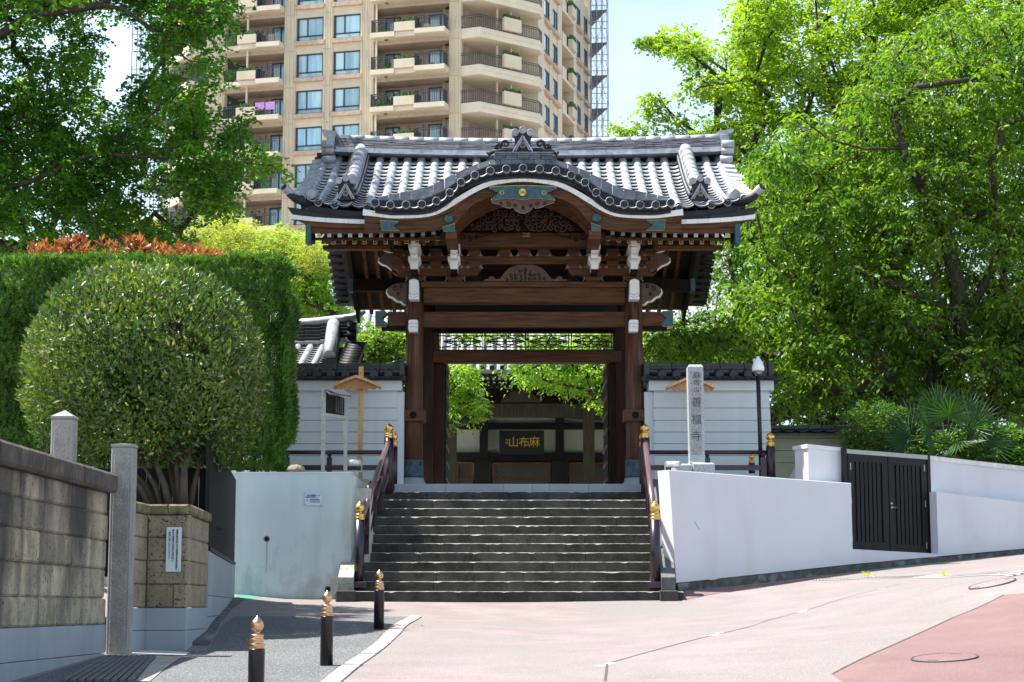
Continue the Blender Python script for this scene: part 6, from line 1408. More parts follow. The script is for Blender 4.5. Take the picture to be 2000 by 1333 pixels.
# piers
for l, r in ((900,878),(730.5,704),(650,631.5),(578,555.5),(440,425)): ribs('L', S('L',l), S('L',r), zlo, zhi, 3 if abs(l-r) > 19 else 2)
fb('side_wall', 'L', S('L',425), sEnd, -2, 0, zlo, zhi, BEI)
fb('corner_pier', 'R', 0, S('R',1062.5), -2, .05, zlo, zhi, BEI)
for l, r in ((1073,1079),(1089,1097),(1120,1126),(1134,1140),(1148,1155)): fb('pier', 'R', S('R',l), S('R',r), -2, .05, zlo, zhi, BEI)
for k in range(K0, K1):
    zt = ZT+FH*k; fl = zt-2.24; zn = zt+1.0
    for l, r, sp_ in ((703,652,.62),(630,579.5,.62)):
        s0, s1 = S('L',l), S('L',r); window('L', s0, s1, zt-2.1, zt, sp_)
        fb('spandrel', 'L', s0-.25, s1+.25, -.6, .0, zt, zt+FH-2.1, BEI)
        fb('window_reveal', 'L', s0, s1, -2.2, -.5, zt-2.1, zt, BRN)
    # joints
    for l, r in ((877,704.5),(649,632),(577,556)): fb('panel_joint', 'L', S('L',l) if l != 877 else S('L',899), S('L',r) if l != 877 else S('L',878.5), .1, .175, zn-.75, zn-.71, BRN)
    # balcony bays
    for bi, (l, r) in enumerate(((878,731),(555,441))):
        s0, s1 = S('L',l), S('L',r); Wd = s1-s0; b0, b1, b2, b3 = s0, s0+Wd*.40, s0+Wd*.68, s1
        if bi == 1: b1, b2 = s0+Wd*.40, s0+Wd*.72
        zz_ = fl
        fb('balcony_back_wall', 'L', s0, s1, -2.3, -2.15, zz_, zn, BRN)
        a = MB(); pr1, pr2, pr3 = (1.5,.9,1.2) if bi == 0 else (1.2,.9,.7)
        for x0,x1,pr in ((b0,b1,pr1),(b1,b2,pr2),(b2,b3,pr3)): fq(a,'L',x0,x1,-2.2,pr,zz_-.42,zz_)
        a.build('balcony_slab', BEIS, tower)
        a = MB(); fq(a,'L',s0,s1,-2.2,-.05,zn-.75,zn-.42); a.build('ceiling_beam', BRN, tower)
        railing('L', b0+.1, b1-.05, pr1-.12, zz_, ends=(b0+.1,b1-.05) if bi == 0 else (b1-.05,)); railing('L', b2+.05, b3-.1, pr3-.12, zz_, ends=(b2+.05,b3-.1))
        fb('planter_box', 'L', b1-.0, b2+.0, .5, pr2+.3, zz_+.02, zz_+.78, BEI)
        a = MB(); rs = random.Random(k*7+bi)
        for q in range(40):
            s_ = b1+.1+(b2-b1-.2)*rs.random(); h_ = rs.uniform(.1,.4); o = pr2+rs.uniform(-.2,.25); fq(a,'L',s_-.06,s_+.06,o-.05,o+.05,zz_+.75,zz_+.78+h_)
        a.build('planter_greenery', GRN, tower)
        a = MB(); n = int((b2-b1)/.13)
        for q in range(n): s_ = b1+(b2-b1)*(q+.5)/n; fq(a,'L',s_-.015,s_+.015,.45,.5,zz_+.75,zz_+1.15)
        fq(a,'L',b1,b2,.44,.5,zz_+1.12,zz_+1.17); a.build('balcony_railing', RAILM, tower)
        window('L', s0+.35, b1-.2, zz_+.1, zz_+2.25, .5, 0, False, -2.12); window('L', b2+.5, s1-.35, zz_+.1, zz_+2.25, .45, 0, False, -2.12)
        fb('store_panel', 'L', b1+.25, b2-.15, -2.14, -1.95, zz_+.1, zz_+2.3, M('store_beige',(.42,.3,.22),.8))
        for q in (0,1):
            fb('louvre_door', 'L', b1+.45+q*(b2-b1-.4)*.48, b1+.45+q*(b2-b1-.4)*.48+(b2-b1)*.3, -1.96, -1.9, zz_+.15, zz_+1.6, WFR)
            a = MB(); A_,d,n_ = FACES['L']; s_ = b1+.5+q*(b2-b1-.4)*.48+(b2-b1)*.12; P = (A_[0]+d[0]*s_+n_[0]*-1.93,A_[1]+d[1]*s_+n_[1]*-1.93,zz_+1.95); a.lathe([(.09,0),(.09,.06)],P,10,axis='Y'); a.build('vent_cap', WFR, tower)
        fb('balcony_post', 'L', s1-.35 if bi == 0 else s1-2.2, s1-.2 if bi == 0 else s1-2.05, .2, .35, zz_, zn-.4, BEIS)
        rr_ = random.Random(k*31+bi*7)
        if rr_.random() < .7: q_ = rr_.uniform(b2+.4,b3-1.6); fb('outdoor_unit', 'L', q_, q_+.85, -1.2, -.85, zz_, zz_+.65, M('unit_white',(.6,.6,.56),.6))
        if rr_.random() < .55: q_ = rr_.uniform(b0+.3,b1-1.); fb('storage_box', 'L', q_, q_+rr_.uniform(.4,.8), .1, .5, zz_, zz_+rr_.uniform(.4,.9), M(rr_.choice(['box_green','box_blue','box_cream']),rr_.choice([(.12,.2,.15),(.12,.18,.3),(.5,.45,.35)]),.7))
        for q2 in range(rr_.randint(0,4)):
            q_ = rr_.uniform(b2+.3,b3-.5); a = MB(); fq(a,'L',q_,q_+.3,.5,.8,zz_,zz_+.3)
            for q3 in range(7): o3 = rr_.uniform(-.15,.35); fq(a,'L',q_+o3,q_+o3+.12,.5+rr_.uniform(0,.3),.6+rr_.uniform(0,.3),zz_+.3,zz_+.4+rr_.uniform(.1,.6))
            a.build('potted_plant', GRN, tower)
        a = MB(); s_ = b3-1.2; P = (A_[0]+d[0]*s_+n_[0]*.4,A_[1]+d[1]*s_+n_[1]*.4,zn-.45); a.lathe([(.14,-.09),(.16,0)],P,10); a.build('ceiling_light', M('downlight',(.25,.2,.14),.4,metal=.5), tower)
        if bi == 1 and k == 0:
            for q in (0,1):
                la = MB(); fq(la,'L',b0+.35+q*.95,b0+1.2+q*.95,pr1-.08,pr1-.05,zz_+.45,zz_+1.12); o_ = la.build('towel', M('lilac_towel',(.5,.25,.6),.9,var=.15,scale=4))
                tag(o_, ('lilac towel on the tower balcony railing, the %s of two' % ('right one','left one')[q]), 'towel', 'lilac towels drying on a balcony')
    # chamfer balconies
    s0, s1 = .0, sC; zz_ = fl
    A_, d, n = FACES['C']
    def cpt(s, o): return (A_[0]+d[0]*s+n[0]*o, A_[1]+d[1]*s+n[1]*o)
    def cprism(nm, pts, z0, z1, mat):
        a = MB(); N = len(pts); P = [cpt(*p) for p in pts]; a.add([(*p,z0) for p in P]+[(*p,z1) for p in P], [tuple(range(N-1,-1,-1)),tuple(range(N,2*N))]+[(i,(i+1)%N,N+(i+1)%N,N+i) for i in range(N)]); return a.build(nm, mat, tower)
    out = [(-.1,-.3),(.9,1.5),(sC-1.0,1.5),(sC+.1,.6),(sC,-2.4),(0,-2.4)]
    cprism('balcony_slab', out, zz_-.75, zz_+.12, BEIS)
    cprism('balcony_fascia', [(1.0,1.49),(1.2,1.6),(sC-1.1,1.6),(sC-1.0,1.49)], zz_-.35, zz_-.05, BEIS)
    fb('balcony_back_wall', 'C', 0, sC, -2.6, -2.4, zz_, zn, BRN)
    a = MB(); pts = [cpt(-.05,-.3),cpt(.95,1.4),cpt(sC-1.0,1.4),cpt(sC,.6)]
    for i in range(3):
        p, q = Vector(pts[i]), Vector(pts[i+1]); m_ = int((q-p).length/.19)
        for j in range(m_+1): c = p.lerp(q,j/m_); a.box(c.x-.018,c.x+.018,c.y-.018,c.y+.018,zz_+.12,zz_+1.22)
        for z in (zz_+.2,zz_+1.05,zz_+1.22): a.bar((*p,z),(*q,z),.05,.05)
    a.build('balcony_railing', RAILM, tower)
    ccx = sC*.5
    fb('planter_box', 'C', ccx-.85, ccx+1.0, 1.45, 1.75, zz_+.3, zz_+1.4, BEI); a = MB(); rs = random.Random(k+99)
    for q in range(34): s_ = ccx-.8+1.7*rs.random(); fq(a,'C',s_-.07,s_+.07,1.45,1.7,zz_+1.35,zz_+1.4+rs.uniform(.08,.35))
    a.build('planter_greenery', GRN, tower)
    window('C', .5, 2.3, zz_+.1, zz_+2.25, .5, 0, False, -2.35); window('C', sC-2.6, sC-.9, zz_+.1, zz_+2.25, .5, 0, False, -2.35)
    for q in (.42,.6): fb('balcony_post', 'C', sC*q, sC*q+.15, .3, .45, zz_, zn-.7, BEIS)
    # right face
    for l, r in ((1063,1073),(1079,1089),(1126,1134),(1140,1148)):
        s0, s1 = S('R',l), S('R',r); zw = zt-.2; window('R', s0, s1, zw-1.9, zw+.1, .62, .4, True, -.12); fb('spandrel', 'R', s0, s1, -.6, -.02, zw+.1, zw+FH-1.9, BEI)
    s0, s1 = S('R',1097), S('R',1120); fb('balcony_slab', 'R', s0, s1, -2.2, .15, zz_-.3, zz_+.0, BEIS); fb('balcony_front', 'R', s0, s0+(s1-s0)*.35, .0, .1, zz_, zz_+1.0, BEI)
    railing('R', s0, s1, .05, zz_); fb('planter_box', 'R', s0+(s1-s0)*.5, s0+(s1-s0)*.85, .05, .5, zz_, zz_+.9, BEI)
    a = MB()
    for q in range(20): s_ = s0+(s1-s0)*random.uniform(.5,.85); fq(a,'R',s_-.15,s_+.15,.1,.5,zz_+.9,zz_+.9+random.uniform(.1,.5))
    a.build('planter_greenery', GRN, tower)
# dark side wing and stair frames
DG = M('wing_grey',(.10,.105,.115),.7,var=.15,scale=.5,rnd=.1); LTM = M('lattice_metal',(.22,.24,.26),.5,metal=.4)
A_, d, n = FACES['L']; Lend = (A_[0]+d[0]*sEnd, A_[1]+d[1]*sEnd)
wy = math.radians(60); FACES['W'] = (Lend, (-math.cos(wy), math.sin(wy)), (-math.sin(wy), -math.cos(wy)))
sW = faceA(328, 42, Lend, FACES['W'][1])
fb('wing_wall', 'W', 0, sW, -4, 0, 0, zhi, DG)
for k in range(K0, K1+1):
    z = ZT+FH*k-2.24; fb('wing_balcony', 'W', .0, sW*.6, 0, 1.6, z-.5, z+.35, BEIS); fb('wing_slab', 'W', sW*.6, sW, 0, .6, z-.3, z, DG); railing('W', 0, sW*.6, 1.5, z+.35, .7)
    fb('wing_window', 'W', sW*.1, sW*.5, 0, .06, z+.4, z+2.2, WFR)
def lattice(nm, lb, px0, px1, Y, fin_dir, pz0, pz1, nv, lbg):
    x0, x1 = X_(px0,Y,45), X_(px1,Y,45); t = thing(nm, lb, 'steel frame', (x0,Y,0)); z0, z1 = Z_(pz1,Y), Z_(pz0,Y); a = MB()
    a2 = [x0+(x1-x0)*k/nv for k in range(nv+1)]
    for dep in (0, 2.2):
        for x in a2: a.box(x-.035,x+.035,Y+dep-.035,Y+dep+.035,0,z1)
        nz_ = int((z1-z0)/(FH/2))
        for j in range(nz_+1):
            z = z0+j*FH/2; a.box(x0,x1,Y+dep-.03,Y+dep+.03,z-.03,z+.03)
            for q in range(nv):
                s_ = (j+q)%2; p = (a2[q],Y+dep,z+(FH/2 if s_ else 0)); r = (a2[q+1],Y+dep,z+(0 if s_ else FH/2)); a.bar(p,r,.03,.03,up=(0,1,0))
    a.build('steel_lattice', LTM, t)
    for j in range(int((z1-z0)/FH)+1):
        z = ZT+FH*(j+int((z0-ZT)/FH)-1)-.3; b = MB(); xa, xb = (x0,x0+(x1-x0)*.92) if fin_dir > 0 else (x1,x0+(x1-x0)*.08)
        b.add([(xa,Y+.1,z),(xb,Y+.1,z+.1),(xa,Y+6,z),(xa,Y+.1,z+.12),(xb,Y+.1,z+.2),(xa,Y+6,z+.12)],[(0,1,2),(5,4,3),(0,3,4,1),(1,4,5,2),(2,5,3,0)]); b.build('landing', DG, t)
lattice('scaffold_tower', 'wire lattice stair frame with dark landings at the right edge of the tower', 1156, 1189, 176, 1, -60, 300, 3, 0)
lattice('scaffold_tower', 'wire lattice stair frame left of the tower seen through the ginkgo', 255, 322, 166, -1, 35, 480, 4, 0)
lattice('scaffold_tower', 'dark steel lattice in front of the grey side wing of the tower', 326, 382, 163, -1, -60, 480, 5, 0)

# ================================================================ LEFT SIDE BUILDING WITH TILED ROOF
sb = thing('side_hall', 'low temple building with pale grey tiled roof behind the left plaster wall', 'building', (X_(600,46,4),46,2))
def simple_roof(t, px0, px1, Yf, Yb, py_e, py_r, ridge=True, rowsp=.3, verge=True, mat=TILE, desc=None):
    x0, x1 = X_(px0,Yb,6), X_(px1,Yb,6); ze, zr2 = Z_(py_e,Yf), Z_(py_r,Yb); sl2 = math.atan2(zr2-ze,Yb-Yf); LL = math.hypot(zr2-ze,Yb-Yf)
    a = MB(); a.add([(x0,Yf,ze-.06),(x1,Yf,ze-.06),(x1,Yb,zr2-.06),(x0,Yb,zr2-.06),(x0,Yf,ze-.2),(x1,Yf,ze-.2),(x1,Yb+3,ze-.2),(x0,Yb+3,ze-.2)],[(0,1,2,3),(4,7,6,5),(0,4,5,1),(3,2,6,7),(0,3,7,4),(1,5,6,2)]); a.build('roof_bed', TILED, t)
    n = int((x1-x0)/rowsp); npn = int(LL/.24)
    ex = MB()
    for k in range(n+1):
        x = x1-.12-rowsp*k
        ex2 = MB(); ex2.tube([(x,Yf,ze+.0),(x,Yb-.1,zr2-.02)],.088,9); ex2.build('cover_tile', mat, t)
        if k < n:
            for j in range(npn):
                u = j/npn; loc = Vector((x-rowsp/2,Yf+(Yb-Yf)*u,ze+(zr2-ze)*u-.04)); put('pan_tile', PAN, t, Mx(loc,sl2-.04,t))
    if ridge:
        for k in range(6):
            m_ = int((x1-x0)/.4)+1
            for j in range(m_):
                l = x0+(x1-x0)*j/m_; r = x0+(x1-x0)*(j+1)/m_; up = .12*(max(0,(j+.5)/m_-.5)*2)**2; a = MB(); a.bbox(l+.003,r-.003,Yb-.25+.01*k,Yb+.25,zr2+.085*k+up,zr2+.085*k+.078+up,.006); a.build('ridge_tile', mat if k == 0 else TILED, t)
        a = MB(); a.tube([(x0,Yb,zr2+.53),(x0+(x1-x0)*.6,Yb,zr2+.56),(x1,Yb,zr2+.68),(x1+.28,Yb,zr2+.86)],[.12,.12,.12,.05],12); a.build('ridge_cap_tile', mat, t)
        for q in range(4): a = MB(); a.tube([(x1-.12,Yb-.34,zr2+.42-.2*q),(x1+.1,Yb-.34,zr2+.42-.2*q)],.11,12); a.build('stacked_roll', TILED, t)
    if verge:
        for j in range(int(LL/.3)): u = (j+.6)/int(LL/.3); a = MB(); a.tube([(x1-.1,Yf+(Yb-Yf)*u,ze+(zr2-ze)*u+.06),(x1+.3,Yf+(Yb-Yf)*u,ze+(zr2-ze)*u+.03)],.095,10); a.build('verge_tile', TILED, t)
    if desc:
        a = MB(); a.bar((X_(desc[0],Yf,4),Yf,ze+.12),(X_(desc[1],Yb-.3,6),Yb-.25,zr2+.3),.34,.26); a.build('descending_ridge', TILED, t); a = MB(); a.tube([(X_(desc[0],Yf,4),Yf,ze+.3),(X_(desc[1],Yb-.3,6),Yb-.25,zr2+.5)],.15,12); a.build('descending_cap_tile', mat, t)
simple_roof(sb, 470, 690, 43.2, 45.8, 722, 676, desc=(641,650))
a = MB(); a.box(X_(470,46,4),X_(690,46,4)-.3,44.3,49,1.5,Z_(722,43.2)-.1); a.build('wall', PLAS, sb)
dh = thing('far_roof', 'pale tiled roof glimpsed between the leaves left of the gate', 'building', (X_(600,60,6),60,2))
simple_roof(dh, 500, 700, 56, 63, 660, 545, ridge=True, verge=False, rowsp=.45)
a = MB(); a.box(X_(500,60,4),X_(700,60,4),58,66,1,Z_(660,56)-.2); a.build('wall', PLAS, dh)
hs = thing('white_house', 'pale house wall glimpsed behind the hedge at the left edge', 'house', (-15,48,0)); a = MB(); a.box(-19,-12.2,48,54,0,9); a.build('wall', M('house_white',(.6,.66,.68),.8), hs)
for zz1 in (3.2,6.2):
    for xx in (-17.5,-15.3,-13.6): a = MB(); a.box(xx,xx+1.1,47.95,48.02,zz1,zz1+1.2); o_ = a.build('window', WFR, hs); a = MB(); a.box(xx+.06,xx+1.04,47.93,47.95,zz1+.06,zz1+1.14); a.build('pane', CURT, o_)
# ================================================================ VEGETATION
def nrm_(v): return v/np.maximum(np.linalg.norm(v, axis=1, keepdims=True), 1e-9)
def leafmesh(name, P, D, N, L, Wd, mat, parent=None, wpos=.45, fold=.12, tint=None, kind='stuff'):
    n = len(P); D = nrm_(D); S_ = nrm_(np.cross(D, N)); U = np.cross(S_, D)
    L = (L*np.ones(n))[:,None]; Wd = (Wd*np.ones(n))[:,None]
    org = np.array(ORG.get(parent.name, (0,0,0))) if parent is not None else np.zeros(3)
    P = P-org; V = np.empty((n,4,3)); V[:,0] = P; V[:,1] = P+D*L*wpos+S_*Wd/2+U*fold*Wd; V[:,2] = P+D*L-U*fold*L*.3; V[:,3] = P+D*L*wpos-S_*Wd/2+U*fold*Wd
    me = bpy.data.meshes.new(name); me.vertices.add(n*4); me.vertices.foreach_set('co', V.astype(np.float32).ravel())
    idx = (np.arange(n)*4)[:,None]+np.array([0,1,2,0,2,3]); me.loops.add(n*6); me.loops.foreach_set('vertex_index', idx.ravel().astype(np.int32))
    me.polygons.add(n*2); me.polygons.foreach_set('loop_start', (np.arange(n*2)*3).astype(np.int32)); me.polygons.foreach_set('loop_total', np.full(n*2,3,np.int32))
    if tint is None: tint = RNG.random(n)
    at = me.attributes.new('tint','FLOAT','POINT'); at.data.foreach_set('value', np.repeat(np.clip(tint,0,1),4).astype(np.float32))
    me.materials.append(mat); me.update(); me.validate()
    return put(name, me, parent, kind=kind)
def inpoly(px, py, poly):
    x = np.asarray(px); y = np.asarray(py); r = np.zeros(x.shape, bool); n = len(poly)
    for i in range(n):
        x0, y0 = poly[i]; x1, y1 = poly[(i+1)%n]
        c = ((y0 > y) != (y1 > y)) & (x < (x1-x0)*(y-y0)/(y1-y0+1e-12)+x0); r ^= c
    return r
def clumps(poly, n, y0, y1, holes=(), seed=1):
    R = np.random.default_rng(seed); xs = [p[0] for p in poly]; ys = [p[1] for p in poly]; out = []
    while len(out) < n:
        px = R.uniform(min(xs),max(xs)); py = R.uniform(min(ys),max(ys))
        if not inpoly(px,py,poly) or any(inpoly(px,py,h) for h in holes): continue
        out.append(tuple(W(px,py,R.uniform(y0,y1))))
    return np.array(out)
def sprays(C, r, ns, nl, slen, L, Wd, name, mat, parent, droop=.35, flat=.6, leafdroop=.5, spread=.9, seed=1, wpos=.45, fold=.12, upright=0., sizevar=.38, tb=None):
    R = np.random.default_rng(seed); m = len(C); r = np.asarray(r)*np.ones(m)
    c = np.repeat(np.arange(m), ns); k = len(c)
    d = nrm_(R.normal(size=(k,3))*np.array([1,1,flat])); rad = R.random(k)**.45
    base = C[c]+d*(rad*r[c])[:,None]*np.array([1,1,flat+.15])
    sd = nrm_(d*.8+R.normal(size=(k,3))*np.array([.7,.7,.35])+np.array([0,0,upright]))
    l_ = slen*R.uniform(.6,1.3,k); side = nrm_(np.cross(sd, np.array([0,0,1.])+R.normal(size=(k,3))*.25))
    st = R.random(k)*.5+.25+R.normal(size=m)[c]*.24
    Ps, Ds, Ns, Ts = [], [], [], []
    for i in range(nl):
        t = (i+.3+.5*R.random(k))/nl*l_; p = base+sd*t[:,None]; p[:,2] -= droop*t*t/np.maximum(l_,.01)
        s_ = (1 if i%2 else -1)
        dd = sd*.55+side*s_*spread+R.normal(size=(k,3))*.3; dd[:,2] -= leafdroop
        nn = np.array([0,0,1.])+R.normal(size=(k,3))*.55
        Ps.append(p); Ds.append(dd); Ns.append(nn); Ts.append(st+R.normal(size=k)*.15)
    P = np.concatenate(Ps); D = np.concatenate(Ds); N = np.concatenate(Ns); T = np.concatenate(Ts)
    sv = R.uniform(1-sizevar,1+sizevar,len(P))
    return leafmesh(name, P, D, N, L*sv, Wd*sv, mat, parent, wpos, fold, T)
def branches(name, root, C, r0, mat, parent, extra=(), rmin=.012, n=6, seed=2, trunk=None):
    # connect clump centres to a growing skeleton
    R = random.Random(seed); nodes = [Vector(p) for p in (trunk or [root])]; par = [-1]+list(range(len(nodes)-1))
    for e in extra:
        prev = min(range(len(nodes)), key=lambda i: (nodes[i]-Vector(e[0])).length)
        for q in e: nodes.append(Vector(q)); par.append(prev); prev = len(nodes)-1
    base = nodes[0]; order = sorted(range(len(C)), key=lambda i: (Vector(C[i])-base).length)
    arr = np.array([tuple(v) for v in nodes]); 
    for i in order:
        c = Vector(C[i]); dd = np.linalg.norm(arr-np.array(c), axis=1); rd = np.linalg.norm(arr-np.array(base), axis=1)
        j = int(np.argmin(dd+.25*np.maximum(0, rd-(c-base).length)+.0)); p = nodes[j]; L_ = (c-p).length
        if L_ > 1.2:
            mid = p.lerp(c,.5)+Vector((R.uniform(-.08,.08),R.uniform(-.08,.08),R.uniform(.0,.1)))*L_; nodes.append(mid); par.append(j); j = len(nodes)-1; arr = np.vstack([arr, tuple(mid)])
        nodes.append(c); par.append(j); arr = np.vstack([arr, tuple(c)])
    cnt = [1]*len(nodes)
    for i in range(len(nodes)-1,0,-1): cnt[par[i]] += cnt[i]
    tot = cnt[0]; rad = [max(rmin, r0*(c/tot)**.5) for c in cnt]; a = MB(); ch = {}
    for i in range(1,len(nodes)): ch.setdefault(par[i],[]).append(i)
    done = set()
    for i in range(len(nodes)):
        for c in ch.get(i,[]):
            if c in done: continue
            path = [i,c]; done.add(c)
            while True:
                k = [q for q in ch.get(path[-1],[]) if q not in done]
                if not k: break
                q = max(k, key=lambda z: cnt[z]); path.append(q); done.add(q)
            pts = [nodes[q] for q in path]; rr = [min(rad[path[0]],rad[path[1]]*1.15)]+[rad[q] for q in path[1:]]
            a.tube(pts, rr, n, cap=False)
    return a.build(name, mat, parent)
def mktree(lb, cat, kindname, base, polys, n, y0, y1, cr, ns, nl, slen, L, Wd, lm, bark, r0, seed, holes=(), extra=(), trunk=None, group=None, **kw):
    C = clumps(polys, n, y0, y1, holes, seed); t = thing(kindname, lb, cat, base, group)
    branches('trunk', base, C, r0, bark, t, extra, seed=seed, trunk=trunk)
    R = np.random.default_rng(seed); sprays(C, R.uniform(cr*.7,cr*1.25,len(C)), ns, nl, slen, L, Wd, 'crown', lm, t, seed=seed, **kw); return t
GL = leafmat('ginkgo_leaf_dark', (.022,.085,.012), (.13,.26,.03), .58, .5)
GR = leafmat('ginkgo_leaf_bright', (.11,.20,.015), (.25,.34,.035), .5, .5)
CH = leafmat('cherry_leaf', (.03,.09,.014), (.17,.27,.035), .48, .4, spec=.3)
CHD = leafmat('dark_leaf', (.03,.09,.015), (.10,.20,.028), .4, .4)
BAM = leafmat('bamboo_leaf', (.17,.21,.05), (.30,.32,.09), .5, .5)
CHL = leafmat('light_cherry_leaf', (.12,.24,.04), (.27,.40,.08), .5, .4)
# left ginkgo
Wt = lambda *p: tuple(W(*p))
tl_ = (-12.5, 38, 1.8)
mktree('huge dark green ginkgo filling the upper left of the picture', 'tree', 'ginkgo_tree', tl_,
  [(-250,-200),(500,-200),(480,20),(462,60),(440,130),(425,190),(455,215),(478,205),(470,250),(500,290),(548,300),(535,325),(470,330),(465,375),(440,395),(425,430),(395,410),(380,460),(300,470),(250,490),(-250,500)],
  620, 36.9, 40.5, .38, 34, 7, .25, .082, .08, GL, BARK, .24, 3,
  holes=[[(43,61),(137,61),(137,104),(43,104)],[(130,12),(252,8),(262,46),(150,42)],[(195,50),(305,42),(305,112),(262,165),(232,216),(190,200),(180,120)],[(326,60),(372,60),(368,170),(335,160)],[(318,225),(372,215),(372,260),(330,262)],[(320,350),(372,345),(372,450),(320,455)],[(395,130),(418,135),(415,190),(398,185)],[(385,245),(420,230),(415,290),(395,300)],[(20,330),(80,330),(80,352),(20,352)],[(445,60),(560,60),(560,190),(435,190)]],
  extra=[[Wt(-100,400,37.5),Wt(60,355,37.2),Wt(180,300,37),Wt(330,310,37),Wt(450,318,36.8)],[Wt(-80,120,37.5),Wt(60,30,37.3),Wt(200,10,37.2),Wt(240,18,37.1),Wt(300,60,37.1),Wt(370,120,37)]],
  trunk=[tl_,(-12.6,38,4),(-12.4,38,7),(-12.5,38,10)], wpos=.85, fold=.08, droop=.5, leafdroop=.35, flat=.7)
# unseen bough added to the ginkgo, set along the sun to shade the pavement
gk = bpy.data.objects['ginkgo_tree']; R = np.random.default_rng(55); tgt = []
shp = [G(*p) for p in [(440,1212),(560,1214),(640,1212),(700,1206),(730,1196),(732,1190),(640,1182),(560,1179),(480,1181)]]
xs_g = [p[0] for p in shp]; ys_g = [p[1] for p in shp]
while len(tgt) < 60:
    x, y = R.uniform(min(xs_g),max(xs_g)), R.uniform(min(ys_g),max(ys_g))
    if not inpoly(x,y,shp): continue
    z = Hf(x,y); h = R.uniform(10.4,11.8)-z; tgt.append((x+SUN_V.x/SUN_V.z*h, y+SUN_V.y/SUN_V.z*h, z+h))
tgt = np.array(tgt); sprays(tgt, .28, 34, 7, .22, .085, .08, 'added_shade_leaves', GL, gk, seed=56, wpos=.85)
branches('added_shade_bough', (-12.4,38,7), tgt, .16, BARK, gk, trunk=[(-12.4,38,7),(-11.8,34,9.5),(-10.5,30,10.8)], seed=57)
# right ginkgo (yellow green)
tr_ = (11.5, 52, 1.5)
mktree('bright yellow green ginkgo at the upper right', 'tree', 'ginkgo_tree', tr_,
  [(1290,60),(1345,50),(1340,75),(1400,95),(1425,90),(1440,0),(1480,-60),(2150,-150),(2150,260),(1800,330),(1700,400),(1600,440),(1460,480),(1420,330),(1370,260),(1400,230),(1345,180),(1370,150),(1400,140),(1330,110)],
  600, 49, 54, .5, 32, 7, .3, .09, .09, GR, BARK, .4, 5,
  holes=[[(1545,100),(1600,90),(1600,150),(1560,160)],[(1430,40),(1448,40),(1448,100),(1400,100)]],
  extra=[[tuple(W(1700,500,51)),tuple(W(1640,250,51)),tuple(W(1600,100,51)),tuple(W(1590,-40,51))],[tuple(W(1600,330,51)),tuple(W(1500,200,51)),tuple(W(1420,140,51)),tuple(W(1330,80,51)),tuple(W(1262,82,51))],[tuple(W(1480,330,50.5)),tuple(W(1380,290,50.5)),tuple(W(1320,240,50.5)),tuple(W(1285,185,50.5))]],
  trunk=[tr_,(11.0,52,5),(10.3,51.5,9)], wpos=.85, fold=.08, droop=.5, leafdroop=.4)
tb_ = mktree('thin ginkgo branch reaching left into the sky over the gate roof', 'tree', 'ginkgo_sapling', (7.2,50.5,1.5),
  [(1245,75),(1290,68),(1330,82),(1345,100),(1300,95),(1262,88)], 9, 50.2, 50.8, .16, 30, 6, .22, .08, .08, GR, BARK, .09, 6, wpos=.85, fold=.08, trunk=[(7.2,50.5,1.5),(6.4,50.5,6),tuple(W(1400,300,50.5)),tuple(W(1400,150,50.5)),tuple(W(1340,92,50.5))],
  extra=[[tuple(W(1395,280,50.5)),tuple(W(1330,240,50.5)),tuple(W(1280,190,50.5))]])
sprays(np.array([tuple(W(x,y,50.5)) for x,y in ((1262,192),(1275,190),(1290,205),(1300,225),(1275,222),(1318,235),(1330,248),(1258,215),(1290,245),(1310,262),(1345,262),(1225,255),(1240,245),(1208,250),(1215,262),(1268,262))]), .2, 22, 6, .22, .085, .08, 'crown', GR, tb_, seed=8, wpos=.85)
# cherry tree in front right
tc_ = (10.2, 44.5, 1.6)
CHP = [(1445,380),(1450,320),(1480,300),(1560,230),(1640,200),(1700,120),(1800,60),(1900,20),(2150,-20),(2150,870),(1900,790),(1780,800),(1660,760),(1560,800),(1525,780),(1520,720),(1440,700),(1300,720),(1260,700),(1262,630),(1330,640),(1440,600),(1460,480)]
mktree('large cherry tree with glossy drooping leaves right of the gate', 'tree', 'cherry_tree', tc_, CHP, 660, 42.5, 47, .5, 26, 6, .42, .15, .064, CH, BARK, .42, 12,
  extra=[[Wt(1880,700,44),Wt(1870,560,43.8),Wt(1840,430,43.5),Wt(1800,365,43.2),Wt(1765,300,43),Wt(1745,205,43),Wt(1790,170,43),Wt(1900,155,43)],[Wt(1755,290,43),Wt(1690,292,43),Wt(1618,272,43),Wt(1560,228,43)],[Wt(1745,205,43),Wt(1700,195,42.8),Wt(1600,210,42.8)],[Wt(1900,600,44),Wt(1960,480,44),Wt(2010,380,44)],[Wt(1880,640,44),Wt(1760,560,43.6),Wt(1680,530,43.4)]],
  trunk=[tc_,(10.0,44.4,4),(9.9,44.2,6.5)], leafdroop=.75, droop=.45)
mktree('dark slender tree standing directly right of the gate', 'tree', 'broadleaf_tree', (5.9,48,1.6), [(1400,425),(1440,380),(1520,330),(1650,300),(1660,760),(1540,800),(1530,730),(1260,725),(1262,640),(1385,610),(1395,520)], 250, 47, 52, .6, 22, 6, .4, .14, .065, CHD, BARK, .3, 13, leafdroop=.6, trunk=[(5.9,48,1.6),(5.8,48,4),(6.4,48,7)])
mktree('dark broadleaf tree behind the cherry, far right', 'tree', 'broadleaf_tree', (13.5,54,1.5), [(1640,250),(2160,200),(2160,900),(1640,870)], 260, 53, 59, .85, 20, 6, .5, .19, .09, CHD, BARK, .45, 14, leafdroop=.6, trunk=[(13.5,54,1.5),(13.3,54,5),(13,54,9)])
